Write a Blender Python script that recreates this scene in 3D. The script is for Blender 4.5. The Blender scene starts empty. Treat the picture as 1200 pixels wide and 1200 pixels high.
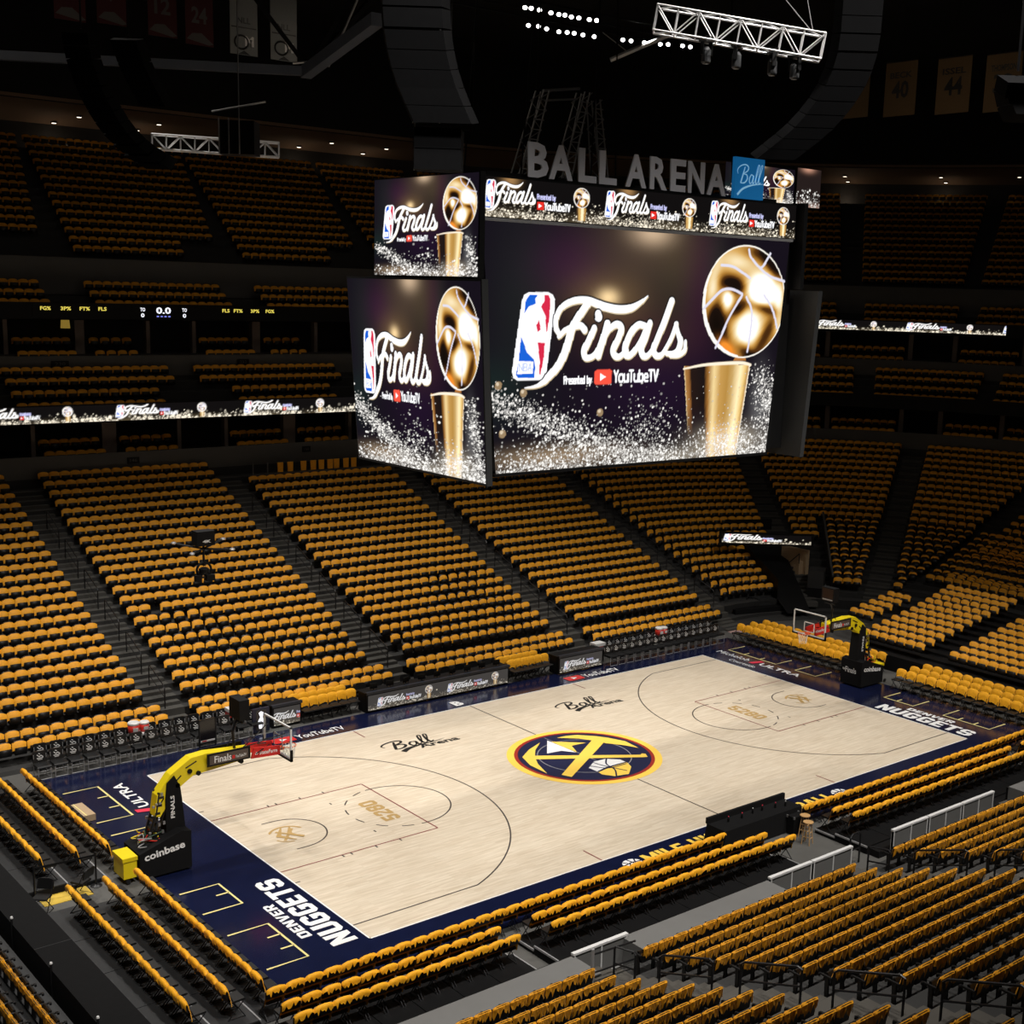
import bpy, bmesh, math, random
import numpy as np
from mathutils import Matrix, Vector

random.seed(7)
RNG = np.random.default_rng(7)
SC = bpy.context.scene
COL = SC.collection
D2R = math.pi / 180

# ------------------------------------------------------------------ camera, world, lights, exposure
CAM_POS = Vector((-32.2079, -36.7596, 17.736))
CAM_R = Matrix(((0.765551, 0.098321, -0.635818), (-0.642677, 0.162873, -0.748624), (0.029952, 0.981736, 0.187877)))
FPX, CX, CY = 1547.58, 669.84, 636.77
cam_d = bpy.data.cameras.new('camera')
cam_d.sensor_fit = 'HORIZONTAL'
cam_d.sensor_width = 36.0
cam_d.lens = 36.0 * FPX / 1200.0
cam_d.shift_x = -(CX - 600) / 1200.0
cam_d.shift_y = (CY - 600) / 1200.0
cam_d.clip_end = 400
cam = bpy.data.objects.new('camera', cam_d)
COL.objects.link(cam)
cam.matrix_world = Matrix.Translation(CAM_POS) @ CAM_R.to_4x4()
SC.camera = cam

world = bpy.data.worlds.new('world')
SC.world = world
world.use_nodes = True
world.node_tree.nodes['Background'].inputs[0].default_value = (0.5, 0.55, 0.65, 1)
world.node_tree.nodes['Background'].inputs[1].default_value = 0.002

vs = SC.view_settings
vs.view_transform = 'Standard'
vs.look = 'None'
vs.exposure = 0.0
vs.gamma = 1.0
vs.use_curve_mapping = False
SC.cycles.use_denoising = True
SC.cycles.max_bounces = 5
SC.cycles.diffuse_bounces = 2
SC.cycles.glossy_bounces = 3
SC.cycles.transparent_max_bounces = 8
SC.cycles.sample_clamp_indirect = 3.0


def spot(name, loc, target, power, angle, blend, size, col=(1.0, 0.955, 0.89)):
    l = bpy.data.lights.new(name, 'SPOT')
    l.energy = power
    l.spot_size = angle * D2R
    l.spot_blend = blend
    l.shadow_soft_size = size
    l.color = col
    o = bpy.data.objects.new(name, l)
    COL.objects.link(o)
    o.location = loc
    o.rotation_euler = (Vector(target) - Vector(loc)).to_track_quat('-Z', 'Y').to_euler()
    return o


COURT_POWER = 7300.0
# floodlight banks on the two catwalks above the court, aimed at the floor
for sx, pk in ((-17.0, 0.95), (-8.5, 0.60), (0.0, 0.50), (8.5, 0.86), (17.0, 1.45)):
    spot('court_floodlight', (sx, 16.2, 30.6), (sx * 0.9 + 0.8, -3.5, 0), COURT_POWER * pk, 60, 0.9, 0.6)
    spot('court_floodlight', (sx, -16.2, 30.6), (sx * 0.9 + 0.8, 3.5, 0), COURT_POWER * pk, 60, 0.9, 0.6)
# extra wide spots added over far sideline and near stand to brighten lower rows
FAR_WIDE, NEAR_WIDE = 12000.0, 16500.0
for sx in (-24.0, -15.0, -6.0, 3.0):
    spot('sideline_fill_spot', (sx, 8.0, 32.0), (sx, 9.5, 0), FAR_WIDE, 76, 1.0, 0.8)
for sx in (-26.0, -17.0, -8.0, 1.0, 10.0):
    spot('stand_fill_spot', (sx, -23.0, 33.0), (sx + 1.0, -11.0, 0), NEAR_WIDE, 70, 1.0, 0.8)
# weak fill added under the roof to lift the dark upper bowl
ROOF_FILL = 90.0
for hx in (-14, 6, 24):
    for hy in (-20, 6, 24):
        l = bpy.data.lights.new('roof_fill', 'AREA')
        l.shape = 'DISK'
        l.size = 3.0
        l.energy = ROOF_FILL
        l.color = (1.0, 0.85, 0.68)
        o = bpy.data.objects.new('roof_fill', l)
        COL.objects.link(o)
        o.location = (hx, hy, 32.5)

# ------------------------------------------------------------------ materials
MATS = {}


def mat(name, col, rough=0.6, metal=0.0, spec=0.5, noise=0.0, nscale=8.0, bump=0.0, emit=0.0, coat=0.0):
    if name in MATS:
        return MATS[name]
    m = bpy.data.materials.new(name)
    m.use_nodes = True
    nt = m.node_tree
    b = nt.nodes['Principled BSDF']
    b.inputs['Base Color'].default_value = (*col, 1)
    b.inputs['Roughness'].default_value = rough
    b.inputs['Metallic'].default_value = metal
    b.inputs['Specular IOR Level'].default_value = spec
    b.inputs['Coat Weight'].default_value = coat
    if emit > 0:
        b.inputs['Emission Color'].default_value = (*col, 1)
        b.inputs['Emission Strength'].default_value = emit
        m.cycles.emission_sampling = 'NONE'
    if noise > 0 or bump > 0:
        tc = nt.nodes.new('ShaderNodeTexCoord')
        nz = nt.nodes.new('ShaderNodeTexNoise')
        nz.inputs['Scale'].default_value = nscale
        nz.inputs['Detail'].default_value = 4
        nt.links.new(tc.outputs['Object'], nz.inputs['Vector'])
        if noise > 0:
            mx = nt.nodes.new('ShaderNodeMix')
            mx.data_type = 'RGBA'
            mx.inputs[6].default_value = (*[c * (1 - noise) for c in col], 1)
            mx.inputs[7].default_value = (*[min(1, c * (1 + noise)) for c in col], 1)
            nt.links.new(nz.outputs['Fac'], mx.inputs[0])
            nt.links.new(mx.outputs[2], b.inputs['Base Color'])
        if bump > 0:
            bp = nt.nodes.new('ShaderNodeBump')
            bp.inputs['Strength'].default_value = bump
            bp.inputs['Distance'].default_value = 0.02
            nt.links.new(nz.outputs['Fac'], bp.inputs['Height'])
            nt.links.new(bp.outputs['Normal'], b.inputs['Normal'])
    MATS[name] = m
    return m


def wood_floor():
    m = bpy.data.materials.new('maple_court')
    m.use_nodes = True
    nt = m.node_tree
    b = nt.nodes['Principled BSDF']
    tc = nt.nodes.new('ShaderNodeTexCoord')
    br = nt.nodes.new('ShaderNodeTexBrick')
    br.offset = 0.37
    br.inputs['Scale'].default_value = 1.0
    br.inputs['Brick Width'].default_value = 1.1
    br.inputs['Row Height'].default_value = 0.066
    br.inputs['Mortar Size'].default_value = 0.0
    br.inputs['Bias'].default_value = 0.0
    br.inputs['Color1'].default_value = (0.70, 0.615, 0.495, 1)
    br.inputs['Color2'].default_value = (0.625, 0.53, 0.41, 1)
    br.inputs['Mortar'].default_value = (0.6, 0.48, 0.33, 1)
    nt.links.new(tc.outputs['Object'], br.inputs['Vector'])
    mp = nt.nodes.new('ShaderNodeMapping')
    mp.inputs['Scale'].default_value = (0.9, 9.0, 1)
    nz = nt.nodes.new('ShaderNodeTexNoise')
    nz.inputs['Scale'].default_value = 1.4
    nz.inputs['Detail'].default_value = 5
    nt.links.new(tc.outputs['Object'], mp.inputs['Vector'])
    nt.links.new(mp.outputs['Vector'], nz.inputs['Vector'])
    rp = nt.nodes.new('ShaderNodeValToRGB')
    rp.color_ramp.elements[0].position = 0.3
    rp.color_ramp.elements[0].color = (0.86, 0.84, 0.80, 1)
    rp.color_ramp.elements[1].position = 0.7
    rp.color_ramp.elements[1].color = (1.06, 1.06, 1.07, 1)
    nt.links.new(nz.outputs['Fac'], rp.inputs['Fac'])
    mx = nt.nodes.new('ShaderNodeMix')
    mx.data_type = 'RGBA'
    mx.blend_type = 'MULTIPLY'
    mx.inputs[0].default_value = 1.0
    nt.links.new(br.outputs['Color'], mx.inputs[6])
    nt.links.new(rp.outputs['Color'], mx.inputs[7])
    nt.links.new(mx.outputs[2], b.inputs['Base Color'])
    b.inputs['Roughness'].default_value = 0.32
    b.inputs['Specular IOR Level'].default_value = 0.35
    return m


M_WOOD = wood_floor()
M_NAVY = mat('navy_apron', (0.0062, 0.009, 0.034), 0.16, spec=0.6, noise=0.25, nscale=2.2)
M_WHITE = mat('white_paint', (0.82, 0.82, 0.82), 0.4, noise=0.04)
M_LINE = mat('dark_line_paint', (0.055, 0.045, 0.042), 0.4, noise=0.1)
M_MAROON = mat('maroon_line_paint', (0.22, 0.045, 0.045), 0.4, noise=0.1)
M_GOLDP = mat('gold_paint', (0.80, 0.56, 0.12), 0.4, noise=0.05)
M_LOGOY = mat('logo_yellow_paint', (0.90, 0.60, 0.09), 0.4, noise=0.03)
M_LOGOR = mat('logo_red_paint', (0.32, 0.02, 0.012), 0.4, noise=0.05)
M_LOGON = mat('logo_navy_paint', (0.010, 0.013, 0.05), 0.35, noise=0.05)
M_TAN = mat('tan_stain', (0.46, 0.30, 0.115), 0.4, noise=0.05)
M_BOXY = mat('pale_yellow_tape', (0.78, 0.66, 0.26), 0.5, noise=0.05)
M_RED = mat('red_vinyl', (0.62, 0.018, 0.015), 0.4, noise=0.05)
M_PINK = mat('pink_red_paint', (0.70, 0.04, 0.08), 0.4, noise=0.05)
M_INK = mat('black_ink', (0.012, 0.012, 0.012), 0.4, noise=0.1)
M_CONC = mat('concrete', (0.085, 0.083, 0.078), 0.75, noise=0.22, nscale=1.3, bump=0.1)
M_CONCL = mat('pale_concrete', (0.15, 0.149, 0.146), 0.7, noise=0.12, nscale=1.5)
M_TERR = mat('stand_concrete', (0.026, 0.0255, 0.025), 0.85, noise=0.25, nscale=1.2)
M_STEP = mat('stair_concrete', (0.060, 0.057, 0.051), 0.85, noise=0.2, nscale=2)
M_WALL = mat('dark_wall', (0.028, 0.026, 0.025), 0.8, noise=0.2, nscale=0.8)
M_PANEL = mat('grey_parapet', (0.075, 0.073, 0.070), 0.7, noise=0.12, nscale=0.8)
M_PILLAR = mat('grey_brown_pillar', (0.16, 0.125, 0.105), 0.8, noise=0.1, nscale=1)
M_BLACK = mat('black_paint', (0.005, 0.005, 0.0055), 0.6, spec=0.22, noise=0.3, nscale=3)
M_CLOTHB = mat('black_cloth', (0.0045, 0.0045, 0.005), 0.9, spec=0.2, noise=0.3, nscale=6, bump=0.2)
M_DECK = mat('charcoal_deck', (0.022, 0.0225, 0.024), 0.55, noise=0.25, nscale=1.5)
M_SEAT = mat('black_seat_plastic', (0.006, 0.006, 0.0065), 0.45, noise=0.2, nscale=6)
M_SHIRT = mat('yellow_shirt_cotton', (0.86, 0.395, 0.012), 0.62, spec=0.30, noise=0.14, nscale=9, bump=0.35)
M_SHIRT2 = mat('golden_shirt_cotton', (0.80, 0.345, 0.012), 0.60, spec=0.34, noise=0.16, nscale=9, bump=0.35)
for _m in (M_SHIRT, M_SHIRT2):
    _b = _m.node_tree.nodes['Principled BSDF']
    _b.inputs['Sheen Weight'].default_value = 0.06
    _b.inputs['Sheen Roughness'].default_value = 0.4
M_PRINT = mat('shirt_print', (0.75, 0.62, 0.42), 0.8, noise=0.1)
M_STEEL = mat('galvanised_steel', (0.42, 0.42, 0.43), 0.4, metal=0.8, noise=0.1)
M_CHROME = mat('brushed_steel', (0.36, 0.36, 0.37), 0.4, metal=0.25, noise=0.1)
M_TRUSS = mat('bright_truss_alloy', (0.75, 0.75, 0.76), 0.38, metal=0.25, noise=0.08)
M_BEAM = mat('blue_grey_beam', (0.085, 0.10, 0.13), 0.6, noise=0.2, nscale=1)
M_RAIL = mat('black_rail_steel', (0.018, 0.018, 0.02), 0.35, metal=0.4, noise=0.1)
M_YELPAD = mat('yellow_vinyl', (0.78, 0.60, 0.008), 0.4, noise=0.08, nscale=5)
M_GLASS = None
M_SIGN = mat('grey_sign_letter', (0.72, 0.73, 0.80), 0.5, noise=0.05)
M_SIGNB = mat('blue_sign_panel', (0.010, 0.16, 0.42), 0.45, noise=0.05, emit=0.42)
M_SIGNW = mat('pale_sign_script', (0.22, 0.45, 0.62), 0.5, emit=0.75)
M_SOFF = mat('brown_soffit', (0.20, 0.13, 0.085), 0.8, noise=0.15, nscale=0.6)
M_CEIL = mat('black_ceiling', (0.006, 0.006, 0.007), 0.9, noise=0.3, nscale=0.5)
M_WOODB = mat('stool_wood', (0.52, 0.31, 0.13), 0.5, noise=0.15, nscale=12)
M_LAMP = mat('lamp_white', (1.0, 0.98, 0.95), 0.5, emit=6.0)
M_DLAMP = mat('downlight_warm', (1.0, 0.86, 0.68), 0.5, emit=2.5)
M_LEDW = mat('led_white', (0.9, 0.92, 1.0), 0.5, emit=1.1)
M_LEDY = mat('led_yellow', (0.75, 0.62, 0.10), 0.5, emit=1.0)
M_LEDB = mat('led_blue', (0.25, 0.28, 0.9), 0.5, emit=0.8)
M_CARD = mat('cardboard', (0.42, 0.30, 0.18), 0.8, noise=0.1)
M_REDCOOL = mat('red_cooler', (0.60, 0.03, 0.02), 0.4, noise=0.05)
M_WHITEP = mat('white_plastic', (0.72, 0.72, 0.72), 0.4, noise=0.04)
M_BANR = mat('dark_red_banner', (0.05, 0.006, 0.008), 0.85, noise=0.15)
M_BANW = mat('pale_banner', (0.20, 0.21, 0.21), 0.85, noise=0.08)
M_BANT = mat('tan_banner', (0.11, 0.068, 0.028), 0.85, noise=0.12)
M_CARPET = mat('pinkish_rug', (0.42, 0.27, 0.25), 0.9, noise=0.2)
M_TUNW = mat('lit_tan_tunnel_wall', (0.42, 0.30, 0.18), 0.8, noise=0.1)  # tan light on the tunnel wall and steps painted into the colour
M_NET = mat('white_net_cord', (0.75, 0.73, 0.70), 0.8, noise=0.05)
M_RIM = mat('orange_rim', (0.75, 0.10, 0.02), 0.4, noise=0.05)
M_FLOORY = mat('worn_yellow_floor_paint', (0.62, 0.42, 0.05), 0.6, noise=0.35, nscale=2)


def glass():
    m = bpy.data.materials.new('backboard_glass')
    m.use_nodes = True
    b = m.node_tree.nodes['Principled BSDF']
    b.inputs['Base Color'].default_value = (0.9, 0.95, 0.95, 1)
    b.inputs['Roughness'].default_value = 0.03
    b.inputs['Transmission Weight'].default_value = 1.0
    b.inputs['IOR'].default_value = 1.02
    b.inputs['Specular IOR Level'].default_value = 0.4
    return m


M_GLASS = glass()


def screen_mat():
    m = bpy.data.materials.new('led_screen_pixels')
    m.use_nodes = True
    nt = m.node_tree
    nt.nodes.clear()
    out = nt.nodes.new('ShaderNodeOutputMaterial')
    em = nt.nodes.new('ShaderNodeEmission')
    at = nt.nodes.new('ShaderNodeAttribute')
    at.attribute_name = 'Pixel'
    nt.links.new(at.outputs['Color'], em.inputs['Color'])
    em.inputs['Strength'].default_value = 1.0
    nt.links.new(em.outputs[0], out.inputs['Surface'])
    m.cycles.emission_sampling = 'NONE'
    return m


M_SCREEN = screen_mat()
# ------------------------------------------------------------------ mesh helpers
class MB:
    def __init__(s):
        s.v, s.f, s.m = [], [], []

    def quad(s, a, b, c, d, m=0):
        n = len(s.v)
        s.v += [tuple(a), tuple(b), tuple(c), tuple(d)]
        s.f.append((n, n + 1, n + 2, n + 3)); s.m.append(m)

    def poly(s, pts, m=0):
        n = len(s.v)
        s.v += [tuple(p) for p in pts]
        s.f.append(tuple(range(n, n + len(pts)))); s.m.append(m)

    def hexa(s, b4, t4, m=0):
        n = len(s.v)
        s.v += [tuple(p) for p in b4] + [tuple(p) for p in t4]
        for f in ((3, 2, 1, 0), (4, 5, 6, 7), (0, 1, 5, 4), (1, 2, 6, 5), (2, 3, 7, 6), (3, 0, 4, 7)):
            s.f.append(tuple(n + i for i in f)); s.m.append(m)

    def box(s, x0, x1, y0, y1, z0, z1, m=0):
        s.hexa([(x0, y0, z0), (x1, y0, z0), (x1, y1, z0), (x0, y1, z0)], [(x0, y0, z1), (x1, y0, z1), (x1, y1, z1), (x0, y1, z1)], m)

    def prism(s, pts, ax, a, b, m=0):
        """outline of 2d points extruded along axis ax from a to b"""
        def P(p, t):
            q = [0, 0, 0]
            o = [i for i in range(3) if i != ax]
            q[o[0]], q[o[1]], q[ax] = p[0], p[1], t
            return tuple(q)
        n = len(s.v); k = len(pts)
        s.v += [P(p, a) for p in pts] + [P(p, b) for p in pts]
        s.f.append(tuple(range(n, n + k))[::-1]); s.m.append(m)
        s.f.append(tuple(range(n + k, n + 2 * k))); s.m.append(m)
        for i in range(k):
            j = (i + 1) % k
            s.f.append((n + i, n + j, n + k + j, n + k + i)); s.m.append(m)

    def tube(s, pts, r, seg=6, m=0, closed=False, cap=True):
        pts = [Vector(p) for p in pts]
        k = len(pts); n = len(s.v)
        rr = r if isinstance(r, (list, tuple)) else [r] * k
        up = None
        for i, p in enumerate(pts):
            if closed:
                t = pts[(i + 1) % k] - pts[i - 1]
            else:
                t = pts[min(i + 1, k - 1)] - pts[max(i - 1, 0)]
            t.normalize()
            if up is None:
                up = Vector((0, 0, 1)) if abs(t.z) < 0.9 else Vector((1, 0, 0))
            a = t.cross(up)
            if a.length < 1e-6:
                a = t.orthogonal()
            a.normalize()
            up = a.cross(t).normalized()
            for j in range(seg):
                an = 2 * math.pi * j / seg
                s.v.append(tuple(p + a * (math.cos(an) * rr[i]) + up * (math.sin(an) * rr[i])))
        for i in range(k if closed else k - 1):
            i2 = (i + 1) % k
            for j in range(seg):
                j2 = (j + 1) % seg
                s.f.append((n + i * seg + j, n + i * seg + j2, n + i2 * seg + j2, n + i2 * seg + j)); s.m.append(m)
        if cap and not closed:
            s.f.append(tuple(n + j for j in range(seg))[::-1]); s.m.append(m)
            s.f.append(tuple(n + (k - 1) * seg + j for j in range(seg))); s.m.append(m)

    def lathe(s, prof, c, seg=14, m=0):
        n = len(s.v); k = len(prof)
        for (r, z) in prof:
            for j in range(seg):
                an = 2 * math.pi * j / seg
                s.v.append((c[0] + r * math.cos(an), c[1] + r * math.sin(an), c[2] + z))
        for i in range(k - 1):
            for j in range(seg):
                j2 = (j + 1) % seg
                s.f.append((n + i * seg + j, n + i * seg + j2, n + (i + 1) * seg + j2, n + (i + 1) * seg + j)); s.m.append(m)
        s.f.append(tuple(n + j for j in range(seg))[::-1]); s.m.append(m)
        s.f.append(tuple(n + (k - 1) * seg + j for j in range(seg))); s.m.append(m)

    def xf(s, M):
        s.v = [tuple(M @ Vector(p)) for p in s.v]
        return s

    def mesh(s, name, mats, smooth=False):
        me = bpy.data.meshes.new(name)
        me.from_pydata(s.v, [], s.f)
        for m in (mats if isinstance(mats, (list, tuple)) else [mats]):
            me.materials.append(m)
        if any(s.m):
            me.polygons.foreach_set('material_index', s.m)
        if smooth:
            me.polygons.foreach_set('use_smooth', [True] * len(s.f))
        me.update()
        return me

    def obj(s, name, mats, parent=None, smooth=False):
        return link(name, s.mesh(name, mats, smooth), parent)


def link(name, data, parent=None, mw=None):
    o = bpy.data.objects.new(name, data)
    COL.objects.link(o)
    if parent is not None:
        o.parent = parent
    if mw is not None:
        o.matrix_basis = mw
    return o


def tag(o, label=None, cat=None, group=None, kind=None):
    if label: o['label'] = label
    if cat: o['category'] = cat
    if group: o['group'] = group
    if kind: o['kind'] = kind
    return o


def thing(name, label, cat, loc=(0, 0, 0), rz=0.0, group=None):
    o = bpy.data.objects.new(name, None)
    COL.objects.link(o)
    o.location = loc
    o.rotation_euler = (0, 0, rz)
    o.empty_display_size = 0.1
    return tag(o, label, cat, group)


def struct(name, mb, mats, parent=None, smooth=False):
    o = mb.obj(name, mats, parent, smooth)
    if parent is None:
        o['kind'] = 'structure'
    return o


def RZ(a):
    return Matrix.Rotation(a, 4, 'Z')


def frame(o, x, y, z=None):
    """matrix from origin and two axis vectors (right, up)"""
    x = Vector(x).normalized(); y = Vector(y).normalized()
    z = x.cross(y)
    m = Matrix((x, y, z)).transposed().to_4x4()
    m.translation = Vector(o)
    return m


def text_mesh(s, w, h, bold=0.0, depth=0.0, mat_=None, spacing=1.0):
    cu = bpy.data.curves.new('lettering', 'FONT')
    cu.body = s
    cu.offset = bold
    cu.space_character = spacing
    cu.resolution_u = 2
    cu.extrude = depth
    ob = bpy.data.objects.new('lettering', cu)
    COL.objects.link(ob)
    bpy.context.view_layer.update()
    dg = bpy.context.evaluated_depsgraph_get()
    me = bpy.data.meshes.new_from_object(ob.evaluated_get(dg))
    bpy.data.objects.remove(ob)
    n = len(me.vertices)
    co = np.empty(n * 3, np.float32)
    me.vertices.foreach_get('co', co)
    co = co.reshape(-1, 3)
    mn, mx = co.min(0), co.max(0)
    sc = np.array([(w / (mx[0] - mn[0])) if w else 1.0, h / (mx[1] - mn[1]), 1.0])
    if not w:
        sc[0] = sc[1]
    co = (co - [mn[0], mn[1], 0]) * sc
    me.vertices.foreach_set('co', co.astype(np.float32).ravel())
    me.materials.clear()
    me.materials.append(mat_)
    me.update()
    return me


def text(s, w, h, mw, m, parent=None, bold=0.0, depth=0.0, name='lettering', spacing=1.0):
    return link(name, text_mesh(s, w, h, bold, depth, m, spacing), parent, mw)


def ribbon_mesh(mb, pts, w, z, m=0):
    """flat band along 2d points with width(s) w at height z (floor paint)"""
    P = [Vector((p[0], p[1])) for p in pts]
    k = len(P)
    ws = w if isinstance(w, (list, tuple)) else [w] * k
    L, R = [], []
    for i in range(k):
        t = (P[min(i + 1, k - 1)] - P[max(i - 1, 0)]).normalized()
        n = Vector((-t.y, t.x)) * ws[i] / 2
        L.append(P[i] + n); R.append(P[i] - n)
    for i in range(k - 1):
        mb.quad((*R[i], z), (*R[i + 1], z), (*L[i + 1], z), (*L[i], z), m)


def spline(pts, n=8):
    """Catmull-Rom through points of any dimension"""
    P = [np.array(p, float) for p in pts]
    P = [2 * P[0] - P[1]] + P + [2 * P[-1] - P[-2]]
    out = []
    for i in range(1, len(P) - 2):
        for j in range(n):
            t = j / n
            a, b, c, d = P[i - 1], P[i], P[i + 1], P[i + 2]
            out.append(0.5 * ((2 * b) + (c - a) * t + (2 * a - 5 * b + 4 * c - d) * t * t + (3 * b - a - 3 * c + d) * t ** 3))
    out.append(P[-2])
    return out


ONES = ['zeroth', 'first', 'second', 'third', 'fourth', 'fifth', 'sixth', 'seventh', 'eighth', 'ninth', 'tenth', 'eleventh', 'twelfth', 'thirteenth',
        'fourteenth', 'fifteenth', 'sixteenth', 'seventeenth', 'eighteenth', 'nineteenth']


def nth(n):
    if n < 20: return ONES[n]
    t = {2: 'twent', 3: 'thirt', 4: 'fort', 5: 'fift', 6: 'sixt'}[n // 10]
    return t + 'ieth' if n % 10 == 0 else t + 'y-' + ONES[n % 10]


def project(p):
    d = CAM_R.transposed() @ (Vector(p) - CAM_POS)
    if d.z > -1: return None
    return (CX + FPX * d.x / -d.z, CY - FPX * d.y / -d.z, -d.z)


def in_frame(p, pad=12):
    q = project(p)
    return q is not None and -pad < q[0] < 1200 + pad and -pad < q[1] < 1200 + pad


# ------------------------------------------------------------------ bowl geometry: rows run straight along the far side, bend round the corner, run straight along the end
BC = (21.3, 3.9)


def bowl(kind, u, D):
    """far: u = X; arc: u = angle in degrees; end: u = Y. Returns x, y, rotation so that local +y faces the court"""
    R = D - BC[1]
    if kind == 'far': return (u, D, math.pi)
    if kind == 'arc':
        a = u * D2R
        return (BC[0] + R * math.cos(a), BC[1] + R * math.sin(a), a + math.pi / 2)
    return (BC[0] + R, u, math.pi / 2)


def bowl_path(D, x0=-42.0, y1=-22.0, n=18):
    pts = [bowl('far', x0, D)[:2], bowl('far', -10.0, D)[:2], bowl('far', 10.0, D)[:2]]
    for i in range(n + 1):
        pts.append(bowl('arc', 90 - 90 * i / n, D)[:2])
    pts.append(bowl('end', y1, D)[:2])
    return pts


def sweep(prof, mb=None, m=0, **kw):
    mb = mb or MB()
    rings = [[(p[0], p[1], z) for p in bowl_path(D, **kw)] for D, z in prof]
    n0 = len(mb.v); k = len(rings[0])
    for r in rings: mb.v += r
    for i in range(len(rings) - 1):
        for j in range(k - 1):
            a = n0 + i * k + j; b = n0 + (i + 1) * k + j
            mb.f.append((a, a + 1, b + 1, b)); mb.m.append(m)
    return mb


def lower_row(k):
    """offset D and seat-top height of row k of the lower bowl"""
    if k <= 1: return 11.0, 0.98
    if k <= 2: return 11.75, 1.15
    return 10.05 + 0.7617 * k, 0.8706 + 0.27557 * k + 0.00142 * k * k


def lower_rowf(k):
    return 10.05 + 0.7617 * k, 0.8706 + 0.27557 * k + 0.00142 * k * k


SEAT_H = 0.86
# ------------------------------------------------------------------ court floor
FT = 0.3048
HL, HW = 47 * FT, 25 * FT
mb = MB(); mb.box(-60, 60, -45, 60, -0.5, -0.10)
struct('floor', mb, M_CONC)
mb = MB(); mb.box(-17.85, 17.95, -9.35, 9.35, -0.08, -0.012)
apron = struct('floor_apron', mb, M_NAVY)
mb = MB(); mb.box(-HL, HL, -HW, HW, -0.02, 0.0)
court = struct('floor_court', mb, M_WOOD)
mb = MB(); mb.box(-34, 34, -13.2, 12.2, -0.10, -0.03)
struct('floor_concourse', mb, M_CONC)

ZL = 0.004


def line(pts, w, m, name='painted_line', z=ZL, parent=None):
    b = MB(); ribbon_mesh(b, pts, w, z)
    return b.obj(name, m, parent or court)


def arc(cx, cy, r, a0, a1, n=40):
    return [(cx + r * math.cos((a0 + (a1 - a0) * i / n) * D2R), cy + r * math.sin((a0 + (a1 - a0) * i / n) * D2R)) for i in range(n + 1)]


LW = 2 / 12 * FT
for s in (-1, 1):
    line([(s * (HL + 0.025), -HW - 0.05), (s * (HL + 0.025), HW + 0.05)], 0.05, M_WHITE)
    line([(-HL - 0.05, s * (HW + 0.025)), (HL + 0.05, s * (HW + 0.025))], 0.05, M_WHITE)
    bx = s * HL
    for y in (-8 * FT, 8 * FT):
        line([(bx, y), (bx - s * 19 * FT, y)], LW, M_MAROON)
        for d in (7, 8, 11, 14):
            line([(bx - s * d * FT, y), (bx - s * d * FT, y + math.copysign(0.17, y))], LW, M_LINE)
        line([(bx - s * 13 * FT, y * 0.625), (bx - s * 13 * FT, y * 0.625 - math.copysign(0.15, y))], LW, M_LINE)
    line([(bx - s * 19 * FT, -8 * FT), (bx - s * 19 * FT, 8 * FT)], LW, M_MAROON)
    fx = bx - s * 19 * FT
    if s < 0:
        line(arc(fx, 0, 6 * FT, -97, 97), LW, M_LINE)
    else:
        line(arc(fx, 0, 6 * FT, 83, 277), LW, M_LINE)
    for i in range(6):
        a = (104 if s < 0 else -76) + 27.5 * i
        line(arc(fx, 0, 6 * FT, a, a + 13, 5), LW, M_LINE)
    hx = bx - s * 5.25 * FT
    a0 = math.degrees(math.asin(22 / 23.75))
    t = [(bx, -22 * FT)] + ([(p) for p in arc(hx, 0, 23.75 * FT, -a0 if s < 0 else 180 + a0, a0 if s < 0 else 180 - a0, 60)]) + [(bx, 22 * FT)]
    line(t, LW, M_LINE, 'three_point_line')
    line([(bx - s * 4 * FT, -4 * FT)] + arc(hx, 0, 4 * FT, -90 if s < 0 else 270, 90, 30) + [(bx - s * 4 * FT, 4 * FT)], LW, M_LINE)
    for y in (-HW, HW):
        line([(bx - s * 28 * FT, y), (bx - s * 28 * FT, y - math.copysign(3 * FT, y))], LW, M_MAROON)
    for y in (-11 * FT, 11 * FT):
        line([(bx, y), (bx - s * 0.17, y)], LW, M_LINE)
line([(0, -HW), (0, HW)], LW, M_LINE, 'half_court_line')


def disc(r, z, m, cx=0, cy=0, name='painted_ring', n=64):
    b = MB(); b.poly([(cx + r * math.cos(2 * math.pi * i / n), cy + r * math.sin(2 * math.pi * i / n), z) for i in range(n)])
    return b.obj(name, m, court)


disc(3.03, 0.006, M_LOGOY)
disc(2.74, 0.009, M_LOGOR)
disc(2.60, 0.012, M_LOGON)
line(arc(0, 0, 6 * FT, 0, 360, 60), 0.035, M_CHROME, 'painted_ring', 0.015)
line([(0, -2.5), (0, 2.5)], 0.03, M_CHROME, 'half_court_line', 0.0165)


def floor_poly(pts, z, m, name='emblem'):
    b = MB()
    bm = bmesh.new()
    f = bm.faces.new([bm.verts.new((p[0], p[1], z)) for p in pts])
    f.normal_update()
    if f.normal.z < 0: f.normal_flip()
    bmesh.ops.triangulate(bm, faces=[f], quad_method='BEAUTY', ngon_method='EAR_CLIP')
    bm.normal_update()
    me = bpy.data.meshes.new(name); bm.to_mesh(me); bm.free(); me.materials.append(m)
    return link(name, me, court)


def loop(pts, n=5):
    q = spline(list(pts) + [pts[0]], n)
    return [tuple(p) for p in q[:-1]]


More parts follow.
